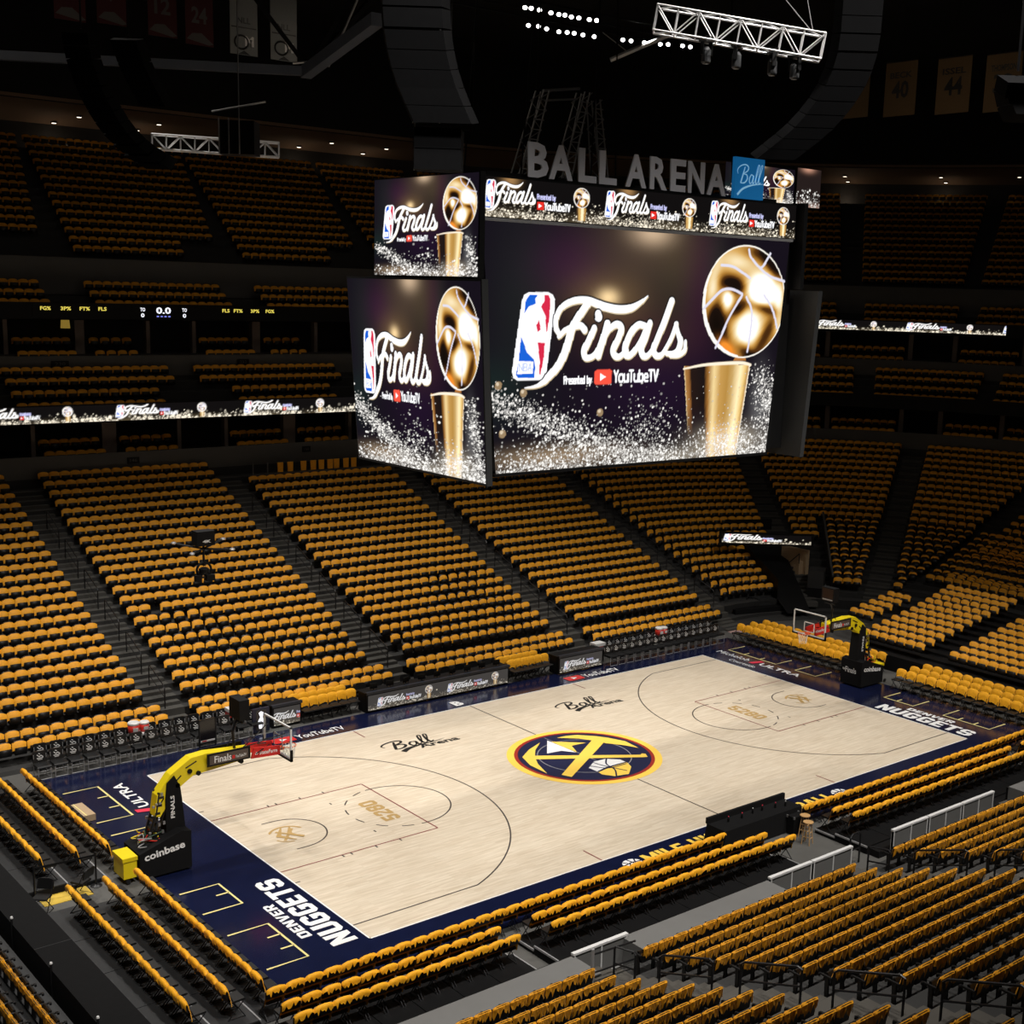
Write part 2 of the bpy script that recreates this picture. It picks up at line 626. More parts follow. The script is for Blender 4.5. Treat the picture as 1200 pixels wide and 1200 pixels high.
floor_poly([(-2.08, -1.11), (-1.91, -1.5), (1.83, 0.82), (1.75, 1.40)], 0.027, M_LOGOY, 'pick_handle')
floor_poly([(0.4, 2.18), (0.85, 2.16), (1.3, 1.98), (1.84, 1.42), (2.12, 0.98), (2.40, 0.28), (2.30, -0.61), (2.02, -0.02), (1.6, 0.56), (1.45, 1.0), (1.07, 1.60)], 0.030, M_LOGOY, 'pick_head')
floor_poly([(-1.86, 1.26), (1.85, -1.22), (1.97, -1.14), (2.08, -1.25), (1.90, -1.56), (1.73, -1.47), (-1.9, 0.8)], 0.021, M_LOGOY, 'pick_handle')
floor_poly([(-0.49, 2.15), (-1.35, 1.76), (-2.10, 1.24), (-2.40, 0.37), (-2.42, -0.69), (-2.08, 0.29), (-1.70, 0.96), (-1.2, 1.56)], 0.024, M_LOGOY, 'pick_head')
floor_poly([(-0.1, 2.18), (-0.06, 1.19), (-0.05, 0.44), (-0.40, 0.92), (-1.05, 1.02)], 0.019, M_WHITE, 'peak')
floor_poly([(-0.06, 1.98), (1.0, 1.08), (0.3, 1.13), (-0.02, 0.42), (-0.06, 1.19)], 0.022, M_LOGOY, 'peak')
floor_poly([(-0.76, -1.14), (-0.17, -0.74), (0.41, -0.76), (0.83, -1.15), (0.83, -1.45), (-0.17, -1.45), (-0.74, -1.60)], 0.019, M_WHITE, 'ball_half')
floor_poly([(0.83, -1.54), (0.66, -1.97), (0.06, -2.49), (-0.52, -2.36), (-0.80, -1.95), (-0.76, -1.70), (-0.07, -1.56)], 0.019, M_LOGOY, 'ball_half')
for p in ([(-0.25, -0.76), (-0.12, -1.35), (0.24, -2.2)], [(0.45, -0.77), (0.06, -1.23), (-0.07, -1.84), (-0.48, -2.40)], [(-0.60, -1.0), (-0.15, -1.58), (0.74, -1.62)]):
    line([tuple(q) for q in spline(p, 6)], 0.06, M_LOGON, 'ball_seam', 0.023)


def floor_text(s, w, h, pos, right, m, bold=0.0, z=0.005, parent=None, spacing=1.0):
    """pos = lower-left corner of the lettering on the floor, right = reading direction"""
    r = Vector((*right, 0)); u = Vector((-r.y, r.x, 0))
    return text(s, w, h, frame((pos[0], pos[1], z), r, u), m, parent or apron, bold, spacing=spacing)


BLOCK = {
 'N': [(0,0),(3.2,0),(3.2,7.5),(6.4,0),(9.6,0),(9.6,14),(6.4,14),(6.4,6.8),(3.2,14),(0,14)],
 'U': [(0,14),(0,2),(2,0),(7.6,0),(9.6,2),(9.6,14),(6.3,14),(6.3,3),(3.3,3),(3.3,14)],
 'G': [(9.6,9.5),(6.3,9.5),(6.3,11),(3.3,11),(3.3,3),(6.3,3),(6.3,5),(5,5),(5,7.6),(9.6,7.6),(9.6,2),(7.6,0),(2,0),(0,2),(0,12),(2,14),(7.6,14),(9.6,12)],
 'E': [(0,0),(8.4,0),(8.4,3),(3.3,3),(3.3,5.6),(7.4,5.6),(7.4,8.4),(3.3,8.4),(3.3,11),(8.4,11),(8.4,14),(0,14)],
 'T': [(3,0),(6.3,0),(6.3,11),(9.3,11),(9.3,14),(0,14),(0,11),(3,11)],
 'S': [(0,2),(2,0),(7.6,0),(9.6,2),(9.6,7),(7.8,8.4),(3.3,8.4),(3.3,11),(6.3,11),(6.3,9.6),(9.6,9.6),(9.6,12),(7.6,14),(2,14),(0,12),(0,7),(1.8,5.6),(6.3,5.6),(6.3,3),(3.3,3),(3.3,4.6),(0,4.6)],
 'D': [(0,0),(7.6,0),(9.6,2),(9.6,12),(7.6,14),(0,14),(0,7.02),(3.3,7.02),(3.3,11),(6.3,11),(6.3,3),(3.3,3),(3.3,6.98),(0,6.98)],
 'V': [(3,0),(6.6,0),(9.6,14),(6.4,14),(4.8,4.5),(3.2,14),(0,14)],
 'R': [(0,0),(3.3,0),(3.3,5),(4.4,5),(6.3,0),(9.8,0),(7.6,5.6),(9.6,7.4),(9.6,12),(7.6,14),(0,14),(0,9.52),(3.3,9.52),(3.3,11.2),(6.3,11.2),(6.3,7.8),(3.3,7.8),(3.3,9.48),(0,9.48)],
 'M': [(0,0),(3.2,0),(3.2,8),(5.6,2.5),(6.4,2.5),(8.8,8),(8.8,0),(12,0),(12,14),(8.9,14),(6,7.4),(3.1,14),(0,14)],
 'I': [(0,0),(3.4,0),(3.4,14),(0,14)],
 'L': [(0,0),(8.2,0),(8.2,3),(3.3,3),(3.3,14),(0,14)],
 'H': [(0,0),(3.3,0),(3.3,5.5),(6.3,5.5),(6.3,0),(9.6,0),(9.6,14),(6.3,14),(6.3,8.5),(3.3,8.5),(3.3,14),(0,14)],
 'B': [(0,0),(7.8,0),(9.6,1.8),(9.6,6),(8.6,7.1),(9.4,8.2),(9.4,12.2),(7.6,14),(0,14),(0,10.02),(3.3,10.02),(3.3,11.3),(6.2,11.3),(6.2,8.5),(3.3,8.5),(3.3,9.98),(0,9.98),(0,4.02),(3.3,4.02),(3.3,5.8),(6.3,5.8),(6.3,2.8),(3.3,2.8),(3.3,3.98),(0,3.98)],
 'A': [(0,0),(3.2,0),(3.8,3),(5.9,3),(6.5,0),(9.7,0),(6.9,14),(4.87,14),(4.87,10.5),(5.5,5.6),(4.2,5.6),(4.83,10.5),(4.83,14),(2.8,14)],
 'K': [(0,0),(3.3,0),(3.3,4.6),(6.2,0),(9.9,0),(6.2,7),(9.7,14),(6.1,14),(3.3,8.8),(3.3,14),(0,14)],
 '5': [(0,2),(2,0),(7.6,0),(9.6,2),(9.6,7),(7.6,8.8),(3.3,8.8),(3.3,11),(9.2,11),(9.2,14),(0,14),(0,6),(6.3,6),(6.3,3),(3.3,3),(3.3,4.4),(0,4.4)],
 '2': [(0,0),(9.6,0),(9.6,3),(4,3),(9.6,8),(9.6,12),(7.6,14),(2,14),(0,12),(0,9.6),(3.3,9.6),(3.3,11),(6.3,11),(6.3,8.6),(0,3.2)],
 '8': [(0,2),(2,0),(7.6,0),(9.6,2),(9.6,6),(8.6,7),(9.6,8),(9.6,12),(7.6,14),(2,14),(0,12),(0,9.92),(3.3,9.92),(3.3,11.3),(6.3,11.3),(6.3,8.4),(3.3,8.4),(3.3,9.88),(0,9.88),(0,8),(1,7),(0,6),(0,4.22),(3.3,4.22),(3.3,5.7),(6.3,5.7),(6.3,2.7),(3.3,2.7),(3.3,4.18),(0,4.18)],
 '0': [(0,2),(2,0),(7.6,0),(9.6,2),(9.6,12),(7.6,14),(2,14),(0,12),(0,7.02),(3.3,7.02),(3.3,11),(6.3,11),(6.3,3),(3.3,3),(3.3,6.98),(0,6.98)]}


def block_text(s, w, h, pos, right, m, z=0.005, parent=None, gap=1.3):
    """block capitals painted on the floor, one mesh per letter"""
    r = Vector((*right, 0)); u = Vector((-r.y, r.x, 0))
    M = frame((pos[0], pos[1], z), r, u)
    wid = [5.0 if ch == ' ' else max(p[0] for p in BLOCK[ch]) for ch in s]
    sx = w / (sum(wid) + gap * (len(s) - 1)); sy = h / 14.0
    x = 0.0
    for ch, wd in zip(s, wid):
        if ch != ' ':
            bm = bmesh.new()
            f = bm.faces.new([bm.verts.new(((x + p[0]) * sx, p[1] * sy, 0)) for p in BLOCK[ch]])
            f.normal_update()
            if f.normal.z < 0: f.normal_flip()
            bmesh.ops.triangulate(bm, faces=[f], quad_method='BEAUTY', ngon_method='EAR_CLIP')
            me = bpy.data.meshes.new('letter'); bm.to_mesh(me); bm.free(); me.materials.append(m)
            link('letter', me, parent or apron, M)
        x += wd + gap


for s, r in ((-1, (0, 1)), (1, (0, -1))):
    # lettering on each baseline apron is read from the court looking outwards
    o = (lambda a, b: (s * a, -s * b * -1)) if s < 0 else (lambda a, b: (a, b))
    def at(d, q):
        """d = distance outward from court centre, q = distance along the reading direction from the middle"""
        return (s * d, q if s < 0 else -q)
    block_text('NUGGETS', 4.75, 0.78, at(14.60, -7.45 if s < 0 else 2.72), r, M_WHITE)
    block_text('DENVER', 2.35, 0.34, at(15.52, -6.55 if s < 0 else 3.75), r, M_WHITE)
    floor_text('ULTRA', 2.55, 0.42, at(15.36, 4.92) if s < 0 else at(15.36, -4.9), r, M_WHITE, 0.02)
    if s > 0:
        floor_text('Michelob', 2.1, 0.42, at(15.40, -7.75), r, M_WHITE, 0.0)
        floor_text('Courtside', 1.7, 0.30, at(14.78, -6.35), r, M_WHITE, 0.0)
    else:
        floor_text('Michelob', 2.1, 0.42, at(15.36, 2.1), r, M_WHITE, 0.0)
    q0 = 4.35 if s < 0 else -5.45
    b = MB(); a0, a1, a2, a3 = at(15.3, q0), at(15.3, q0 + 0.28), at(15.98, q0 + 0.48), at(15.98, q0 + 0.2)
    b.poly([(*p, 0.005) for p in (a0, a1, a2, a3)])
    b.obj('slanted_bar', M_PINK, apron)
    # brackets of pale tape
    for (q1, q2, ticks) in ((4.45, 7.6, (5.5, 6.55)), (1.95, 3.2, ()), (-3.63, -2.06, (-2.75,)), (-7.5, -5.2, (-5.95, -6.72))):
        X0, X1 = 16.18, 17.4
        line([(s * X1, q1), (s * X0, q1), (s * X0, q2), (s * X1, q2)], 0.075, M_BOXY, 'tape_bracket', 0.005, apron)
        for t in ticks:
            line([(s * X0, t), (s * (X0 + 0.4), t)], 0.07, M_BOXY, 'tape_tick', 0.005, apron)
    block_text('5280', 1.9, 0.64, (s * 9.0, -0.98 if s < 0 else 0.98), r, M_TAN, 0.006, court)
    # crossed mountain emblem in front of the basket
    ex = s * 12.75
    for n_, p in enumerate(([(-0.55, 0.0), (0, 0.28), (0.55, 0.0)], [(-0.5, -0.22), (0, -0.02), (0.5, -0.22)])):
        line([(ex + s * q[1] * 1.3, q[0]) for q in p], [0.05, 0.2, 0.05], M_TAN, 'emblem', 0.012 + 0.003 * n_)
    line([(ex - 0.35, -0.42), (ex + 0.3, 0.35)], 0.10, M_TAN, 'emblem', 0.006)
    line([(ex + 0.35, -0.42), (ex - 0.3, 0.35)], 0.10, M_TAN, 'emblem', 0.009)
    line(arc(ex, 0, 0.62, 20, 150, 16), [0.02] + [0.09] * 15 + [0.02], M_TAN, 'emblem', 0.006)
    line(arc(ex, 0, 0.62, 205, 260, 8), 0.06, M_TAN, 'emblem', 0.006)

block_text('MILE HIGH BASKETBALL', 9.3, 0.64, (-4.62, -8.72), (1, 0), M_LOGOY)
for bx_ in (-5.15, 5.15):
    b = MB(); b.poly([(bx_ + 0.36 * math.cos(i * math.pi / 12), -8.36 + 0.30 * math.sin(i * math.pi / 12), 0.005) for i in range(24)])
    b.obj('ball_mark', M_WHITE, apron)
    for p in ([(-.36, 0), (0, .06), (.36, 0)], [(0, -.3), (.05, 0), (0, .3)], [(-.25, -.22), (-.1, 0), (-.25, .22)], [(.25, -.22), (.12, 0), (.25, .22)]):
        line([(bx_ + q[0], -8.36 + q[1]) for q in p], 0.05, M_NAVY, 'ball_seam', 0.007, apron)
for x0 in (-9.05, 5.95):
    b = MB(); b.poly([(x0 + x, 7.98 + y, 0.005) for x, y in loop([(0.0, 0.1), (0.1, 0.0), (0.85, 0.0), (0.95, 0.1), (0.95, 0.45), (0.85, 0.55), (0.1, 0.55), (0.0, 0.45)], 3)])
    b.obj('play_badge', M_RED, apron)
    b = MB(); b.poly([(x0 + .36, 8.12, 0.007), (x0 + .66, 8.26, 0.007), (x0 + .36, 8.40, 0.007)]); b.obj('play_triangle', M_WHITE, apron)
    floor_text('YouTubeTV', 2.15, 0.46, (x0 + 1.05, 8.02), (1, 0), M_WHITE, 0.015)
floor_text('B', 0.48, 0.60, (-0.50, 7.90), (1, 0), M_WHITE, 0.05)

BALL = [
    ([(0.42, 0.05), (0.62, 0.5), (0.84, 1.0)], [0.10, 0.11, 0.07]),
    ([(0.10, 0.55), (0.04, 0.8), (0.35, 1.02), (0.85, 1.12), (1.2, 1.0), (1.12, 0.78), (0.72, 0.60), (1.05, 0.55), (1.12, 0.32), (0.85, 0.10), (0.45, 0.06)], [0.02, 0.06, 0.07, 0.08, 0.09, 0.09, 0.05, 0.08, 0.10, 0.09, 0.05]),
    ([(1.78, 0.52), (1.55, 0.58), (1.36, 0.34), (1.42, 0.10), (1.62, 0.16), (1.82, 0.55), (1.74, 0.12), (1.92, 0.16)], [0.07, 0.07, 0.09, 0.08, 0.05, 0.06, 0.09, 0.04]),
    ([(1.92, 0.16), (2.2, 0.6), (2.42, 1.1), (2.28, 1.12), (2.08, 0.5), (2.08, 0.12), (2.26, 0.16)], [0.04, 0.05, 0.06, 0.06, 0.09, 0.08, 0.04]),
    ([(2.26, 0.16), (2.54, 0.6), (2.76, 1.1), (2.62, 1.12), (2.42, 0.5), (2.42, 0.12), (2.66, 0.2)], [0.04, 0.05, 0.06, 0.06, 0.09, 0.08, 0.03]),
    ([(0.55, -0.38), (1.0, -0.14), (1.7, -0.02), (2.6, 0.02), (3.2, 0.10)], [0.20, 0.16, 0.07, 0.04, 0.01]),
]


def ball_script(M, scale, m, parent, z=0.006):
    """the script wordmark with its underline swash"""
    for k, (pts, ws) in enumerate(BALL):
        b = MB()
        q = spline([(p[0] * scale, p[1] * scale, w * scale) for p, w in zip(pts, ws)], 7)
        ribbon_mesh(b, [(p[0], p[1]) for p in q], [1.45 * float(p[2]) for p in q], z + 0.002 * k)
        o = b.obj('script_stroke', m, parent); o.matrix_basis = M


for x0, y0 in ((-5.9, 4.72), (2.9, 4.70)):
    ball_script(Matrix.Translation((x0, y0, 0)), 0.82, M_INK, court)
    text('Arena', 1.85, 0.42, Matrix.Translation((x0 + 1.25, y0 - 0.38, 0.006)), M_INK, court, 0.03)

# ------------------------------------------------------------------ stands: stepped concrete, parapets, walls
prof = [(10.5, -0.03)]
for k in range(1, 25):
    D, z = lower_row(k)
    prof += [(D - 0.42, z - SEAT_H), (D + 0.34, z - SEAT_H)]
prof += [(28.95, prof[-1][1]), (28.95, 8.98)]
struct('floor_lower_bowl', sweep(prof), M_TERR)
# grey parapet with its cap behind the last row
struct('wall_parapet', sweep([(28.93, 7.9), (28.93, 8.98), (29.08, 8.98), (29.08, 7.9)]), M_PANEL)
struct('floor_suite', sweep([(29.0, 8.20), (29.9, 8.20), (29.9, 8.62), (34.5, 8.62), (34.5, 10.6)]), M_WALL)
struct('ceiling_suite', sweep([(29.3, 10.55), (34.5, 10.55)]), M_WALL)
prof = [(29.35, 10.55), (29.35, 10.72)]
club = [(30.3, 11.5), (31.1, 12.05), (31.9, 12.6), (32.7, 13.1)]
struct('floor_club', sweep([(29.55, 10.55), (29.55, 10.66), (30.7, 10.66), (30.7, 11.2), (31.5, 11.2), (31.5, 11.75), (32.3, 11.75), (32.3, 12.25), (33.3, 12.25), (33.3, 13.55)]), M_TERR)
struct('wall_club_parapet', sweep([(33.28, 12.5), (33.28, 13.6), (33.42, 13.6), (33.42, 12.5)]), M_PANEL)
struct('floor_upper_suite', sweep([(33.4, 12.95), (34.6, 12.95), (34.6, 13.6), (38.5, 13.6), (38.5, 15.5)]), M_WALL)
struct('ceiling_upper_suite', sweep([(34.4, 15.45), (38.5, 15.45)]), M_WALL)
struct('wall_score_fascia', sweep([(34.5, 15.42), (34.45, 15.45), (34.45, 16.32), (34.7, 16.32)]), M_BLACK)
up = [(34.7, 16.32), (34.7, 15.6), (35.75, 15.6), (35.75, 16.1), (36.55, 16.1), (36.55, 16.62), (37.8, 16.62), (37.8, 18.65)]
struct('floor_upper_bowl', sweep(up), M_TERR)
struct('wall_vomitory', sweep([(37.75, 16.7), (37.75, 18.7), (38.1, 18.7)]), M_PANEL)
UPR = []
for i in range(14):
    D = 38.6 + 0.80 * i; z = 19.45 + 0.515 * i
    UPR.append((D, z))
prof = [(38.05, 18.7)]
for D, z in UPR:
    prof += [(D - 0.42, z - SEAT_H), (D + 0.38, z - SEAT_H)]
struct('floor_upper_rows', sweep(prof), M_TERR)
struct('wall_back', sweep([(49.5, 25.0), (50.6, 25.0), (50.6, 27.0)]), M_WALL)
soffit = struct('ceiling_soffit', sweep([(50.8, 26.95), (46.2, 27.9), (46.0, 28.1)]), M_SOFF)
struct('ceiling_fascia', sweep([(46.2, 27.85), (46.0, 28.6), (46.0, 34.5)]), M_CEIL)
mb = MB(); mb.box(-60, 75, -60, 62, 34.4, 34.8)
struct('ceiling', mb, M_CEIL)
for nm, b4 in (('wall_left', (-60.5, -60, -60, 62)), ('wall_right', (74, 74.5, -60, 62)), ('wall_back', (-60, 74, 61.5, 62)), ('wall_front', (-60, 74, -60.5, -60))):
    mb = MB(); mb.box(b4[0], b4[1], b4[2], b4[3], -0.5, 34.6)
    struct(nm, mb, M_CEIL)

# near stand: rows rise towards the camera; end stand behind the left basket
def near_row(k):
    if k <= 0: return -14.50 - 0.8 * k, 1.60 + 0.3 * k
    return -(15.26 + 0.855 * (k - 1)), 1.75 + 0.311 * (k - 1)


mb = MB()
for xa_, xb_ in ((-30, -11.45), (-9.75, -3.95), (8.9, 30)):
    mb.box(xa_, xb_, -14.0, -12.88, -0.1, 0.80, 1)
mb.box(-30, 30, -14.83, -14.0, -0.1, 0.74, 0)
for k in range(1, 18):
    Y, z = near_row(k)
    mb.box(-30, 30, Y - 0.33, Y + 0.52, -0.1, z - SEAT_H, 0)
struct('floor_near_stand', mb, [M_TERR, M_CONCL])
mb = MB()
for k in range(4):
    x = -(22.95 + 0.8 * k)
    mb.box(x - 0.33, x + 0.47, -12.6, 12, -0.1, 0.35 + 0.3 * k, 0)
struct('floor_left_stand', mb, M_DECK)

# pillars between the suites
for D, z0, z1, wide in ((30.9, 8.2, 10.6, 0.75), (35.4, 13.2, 15.5, 0.5)):
    off = 0.0 if D < 32 else 0.3
    for xa in (-22.1, -11.7, -1.35, 9.15, 19.65):
        for dx, w in ((-1.35, 0.22), (1.35, 0.22), (5.2, wide)):
            x = xa + dx + off
            if D > 32 and dx == 5.2:
                x = xa + 5.5
            mb = MB(); mb.box(x - w / 2, x + w / 2, D - 0.15, D + 0.25, z0, z1)
            struct('trim_pillar', mb, M_PILLAR)
    for th in (62, 56.8 + 3, 56.8 - 3, 43, 32.3, 26.7, 18, 8.5):
        x, y, r = bowl('arc', th, D)
        mb = MB(); mb.box(-0.16, 0.16, -0.2, 0.2, 0, z1 - z0)
        o = struct('trim_pillar', mb, M_PILLAR); o.location = (x, y, z0); o.rotation_euler = (0, 0, r)

# section number plates on the parapets
for s, kind, u, D, z, w, lab in (('146', 'far', -6.0, 28.88, 8.55, 0.62, 'dark number plate on the parapet of the first lower section'), ('150', 'far', 3.9, 28.88, 8.6, 0.5, 'small dark plate on the parapet above the ledge of hung shirts'),
                                 ('230', 'far', -8.0, 33.22, 13.2, 0.9, 'dark number plate on the club parapet, left of two'), ('232', 'far', 2.3, 33.22, 13.2, 0.7, 'dark number plate on the club parapet, right of two'),
                                 ('366', 'far', -7.0, 50.4, 26.2, 0.8, 'faint plate on the back wall left of the left truss'), ('340', 'far', 11.0, 50.4, 26.2, 0.8, 'faint plate on the back wall right of the left truss')):
    x, y, r = bowl(kind, u, D)
    t = thing('section_plate', lab, 'sign', (x, y, z), r + math.pi)
    b = MB(); b.box(-w / 2, w / 2, 0, 0.05, -0.16, 0.16); b.obj('plate', M_BLACK, t)
    text(s, w * 0.6, 0.17, frame((-w * 0.3, -0.004, -0.085), (1, 0, 0), (0, 0, 1)), M_PANEL, t, 0.01)
# ------------------------------------------------------------------ seats and shirts: templates
def shear(mb, z0, k, dy):
    mb.v = [(x, y + dy - max(0.0, z - z0) * k, z) for x, y, z in mb.v]
    return mb


def round_outline(w, z0, z1, r, n):
    pts = [(-w, z0), (w, z0)]
    for i in range(n + 1):
        a = math.pi / 2 * i / n
        pts.append((w - r + r * math.cos(a), z1 - r + r * math.sin(a)))
    for i in range(n + 1):
        a = math.pi / 2 * (1 + i / n)
        pts.append((-w + r + r * math.cos(a), z1 - r + r * math.sin(a)))
    return pts


def backrest_mb(n=3):
    b = MB(); b.prism(round_outline(0.225, 0.40, 0.855, 0.10, n), 1, -0.028, 0.028)
    return shear(b, 0.40, 0.20, -0.17)


def pan_mb():
    b = MB(); b.prism([(-0.15, 0.37), (-0.06, 0.36), (0.0, 0.42), (0.02, 0.63), (-0.04, 0.65), (-0.10, 0.45)], 0, -0.205, 0.205)
    return b


def arm_mb():
    b = MB()
    b.box(-0.024, 0.024, -0.20, 0.10, 0.565, 0.605)
    b.tube([(0, 0.09, 0.585), (0, 0.14, 0.575), (0, 0.145, 0.52)], 0.03, 6)
    b.prism([(-0.14, 0.0), (-0.04, 0.0), (-0.02, 0.585), (-0.12, 0.585)], 0, -0.02, 0.02)
    return b


def shirt_mb(seed, w=0.232, top=0.862, front=0.30, back=0.24, jag=0.07, nx=8, off=0.05, corner=0.06, recl=0.20, z0=0.40, dy=-0.17, power=5, smoothhem=False, rnd=0.0):
    """a shirt laid over a chair back: front panel, over the top, ragged rear hem; ends tuck in at both sides"""
    r = np.random.default_rng(seed)
    b = MB()
    cols = []
    tt = np.abs(np.linspace(-1, 1, nx + 1))
    hemf = front + (r.uniform(-0.5, 0.5, nx + 1) * jag * 0.5) - rnd * tt ** 3
    hemb = back + r.uniform(-1, 1, nx + 1) * jag
    if smoothhem:
        hemf[:] = front; hemb[:] = back
    tilt = r.uniform(-0.35, 0.35) * jag
    for i in range(nx + 1):
        t = -1 + 2 * i / nx
        x = w * t
        h = top - corner * abs(t) ** power
        e = 1.0 if 0 < i < nx else 0.45
        wob = r.uniform(-0.008, 0.008) if not smoothhem else 0
        of = (off + wob) * e
        prof = [(of * 1.05, h - hemf[i] - tilt * t), (of, h - hemf[i] * 0.5), (of * 0.8, h - 0.035), (0.0, h + 0.006), (-of * 0.8, h - 0.035),
                (-of, h - hemb[i] * 0.55), (-of * (1.05 + 0.4 * r.random()), h - hemb[i] + tilt * t)]
        if nx <= 6:
            prof = [prof[0], prof[2], prof[4], prof[6]]
        cols.append([(x + (r.uniform(-0.012, 0.012) if not smoothhem else 0), y, z) for y, z in prof])
    k = len(cols[0]); n = 0
    for c in cols: b.v += c
    for i in range(nx):
        for j in range(k - 1):
            a = i * k + j
            b.f.append((a, a + 1, a + k + 1, a + k)); b.m.append(0)
    return shear(b, z0, recl, dy)


def np_template(parts):
    """parts: (MB, material slot) list -> verts, faces(list), mats"""
    V, F, M = [], [], []
    for mb, s in parts:
        n = len(V)
        V += mb.v; F += [tuple(i + n for i in f) for f in mb.f]; M += [s] * len(mb.f)
    return np.array(V, np.float32), F, M


def scatter(name, templates, placements, mats, smooth=False):
    """one mesh with a copy of templates[variant] at every placement (x, y, z, rot, variant)"""
    vs_, loops, starts, mi = [], [], [], []
    nv = nl = 0
    tm = []
    for V, F, M in templates:
        tm.append((V, np.concatenate([np.array(f, np.int64) for f in F]), np.array([len(f) for f in F], np.int64), np.array(M, np.int32)))
    for (x, y, z, r, var) in placements:
        V, L, C, M = tm[var % len(tm)]
        c, s = math.cos(r), math.sin(r)
        P = np.empty_like(V)
        P[:, 0] = V[:, 0] * c - V[:, 1] * s + x
        P[:, 1] = V[:, 0] * s + V[:, 1] * c + y
        P[:, 2] = V[:, 2] + z
        vs_.append(P); loops.append(L + nv); starts.append(C); mi.append(M)
        nv += len(V)
    P = np.concatenate(vs_); L = np.concatenate(loops); C = np.concatenate(starts); M = np.concatenate(mi)
    me = bpy.data.meshes.new(name)
    me.vertices.add(len(P)); me.vertices.foreach_set('co', P.ravel())
    me.loops.add(len(L)); me.loops.foreach_set('vertex_index', L.astype(np.int32))
    me.polygons.add(len(C))
    st = np.concatenate([[0], np.cumsum(C)[:-1]]).astype(np.int32)
    me.polygons.foreach_set('loop_start', st)
    me.polygons.foreach_set('material_index', M)
    if smooth:
        me.polygons.foreach_set('use_smooth', np.ones(len(C), bool))
    for m in mats: me.materials.append(m)
    me.update(calc_edges=True)
    me.validate()
    return link(name, me)


SEAT_FAR = np_template([(backrest_mb(2), 0), (pan_mb(), 0)])
SEAT_NEAR = np_template([(backrest_mb(3), 0), (pan_mb(), 0), (MB.xf(arm_mb(), Matrix.Translation((-0.26, 0, 0))), 0)])
SHIRT_FAR = [np_template([(shirt_mb(s, w=0.255, top=0.875, nx=6, front=f, back=0.15, jag=0.03, off=0.06, corner=0.085, power=3.2, rnd=0.05), 0)]) for s, f in ((1, 0.36), (2, 0.34), (3, 0.38), (4, 0.33), (5, 0.36))] + \
            [np_template([(shirt_mb(s, nx=6, w=0.240, front=0.25, rnd=0.05, back=0.15, jag=0.06, corner=0.10, power=2.5, off=0.06), 0)]) for s in (6, 7)]
SHIRT_EDGE = [np_template([(shirt_mb(s, nx=6, w=0.238, front=0.14, back=0.15, jag=0.04, corner=0.08, power=3, off=0.06), 0)]) for s in (8, 9)]
SHIRT_NEAR = [shirt_mb(s, w=0.25, front=0.30, back=0.22, jag=0.13, nx=13, off=0.055, corner=0.04, power=6) for s in range(20, 28)]

far_seats, far_shirts, edge_shirts = [], [], []
CLEAR = 0.52


def place(kind, u, D, ztop, var, edge=False, shirt=True):
    x, y, r = bowl(kind, u, D)
    if not in_frame((x, y, ztop), 25): return
    z = ztop - 0.86
    far_seats.append((x, y, z, r, 0))
    if shirt:
        (edge_shirts if edge else far_shirts).append((x, y, z, r, var))


def fill(kind, a, b, D, ztop, edge=False, test=None, rows_loose=False, pitch=CLEAR):
    """seats between a and b (metres of X or Y, degrees on the bend)"""
    R = D - BC[1]
    L = abs(b - a) * (R * D2R if kind == 'arc' else 1.0)
    n = int((L + 0.08) / pitch)
    if n < 1: return
    for i in range(n):
        t = (i + 0.5) / n
        u = a + (b - a) * t
        x, y, r = bowl(kind, u, D)
        if test and not test(x, y): continue
        v = int(RNG.integers(0, 5))
        if rows_loose and RNG.random() < 0.7: v = 5 + int(RNG.integers(0, 2))
        place(kind, u, D, ztop, v, edge)


LOWX = [(-22.9 - 9.0, -22.9), (-21.3, -12.5), (-10.92, -2.15), (-0.55, 8.3), (10.0, 18.78)]
for k in range(1, 25):
    D, z = lower_row(k)
    for s, (a, b) in enumerate(LOWX):
        if s == 3 and k > 22: continue
        if k <= 2:
            fill('far', a + 0.1, b + (0.5 if s else 0), D, z)
        else:
            # part of the front rows has bunched shirts
            if s == 2 and 3 <= k <= 10:
                w = [0, 0, 0, 8.7, 8.7, 8.7, 4.9, 4.4, 4.0, 3.0, 1.5][k]
                fill('far', a, a + 1.06, D, z); fill('far', a + 1.06, a + w, D, z, rows_loose=True)
                if a + w < b: fill('far', a + w, b, D, z)
            elif s == 3 and 3 <= k <= 9:
                w = [0, 0, 0, 7.5, 7, 5.5, 4.6, 3.5, 3.4, 3.0][k]
                fill('far', a, b - 1.1 - w, D, z); fill('far', b - 1.1 - w, b - 1.1, D, z, rows_loose=True); fill('far', b - 1.1, b, D, z)
            else:
                fill('far', a, b, D, z)
    if k < 3: continue
    R = D - BC[1]
    half = 0.85 / R / D2R
    # section at the start of the bend, cut by the tunnel below row ten
    fill('far', 20.5, 21.3, D, z)
    fill('arc', 90, 69.0 if k < 10 else 56.8 + half, D, z)
    if k >= 10:
        fill('arc', 56.8 - half, (29.6 + half) if k >= 13 else 47.0, D, z)
    if k >= 13:
        a0 = 29.6 - half
        aend = math.degrees(math.asin((7.3 - BC[1]) / R)) if 7.3 - BC[1] < R else 0
        fill('arc', a0, aend, D, z)
    if k >= 6:
        aend = math.degrees(math.asin((5.7 - BC[1]) / R))
        fill('arc', aend, 0, D, z)
        fill('end', 3.9, -4.0, D, z); fill('end', -5.6, -14, D, z)
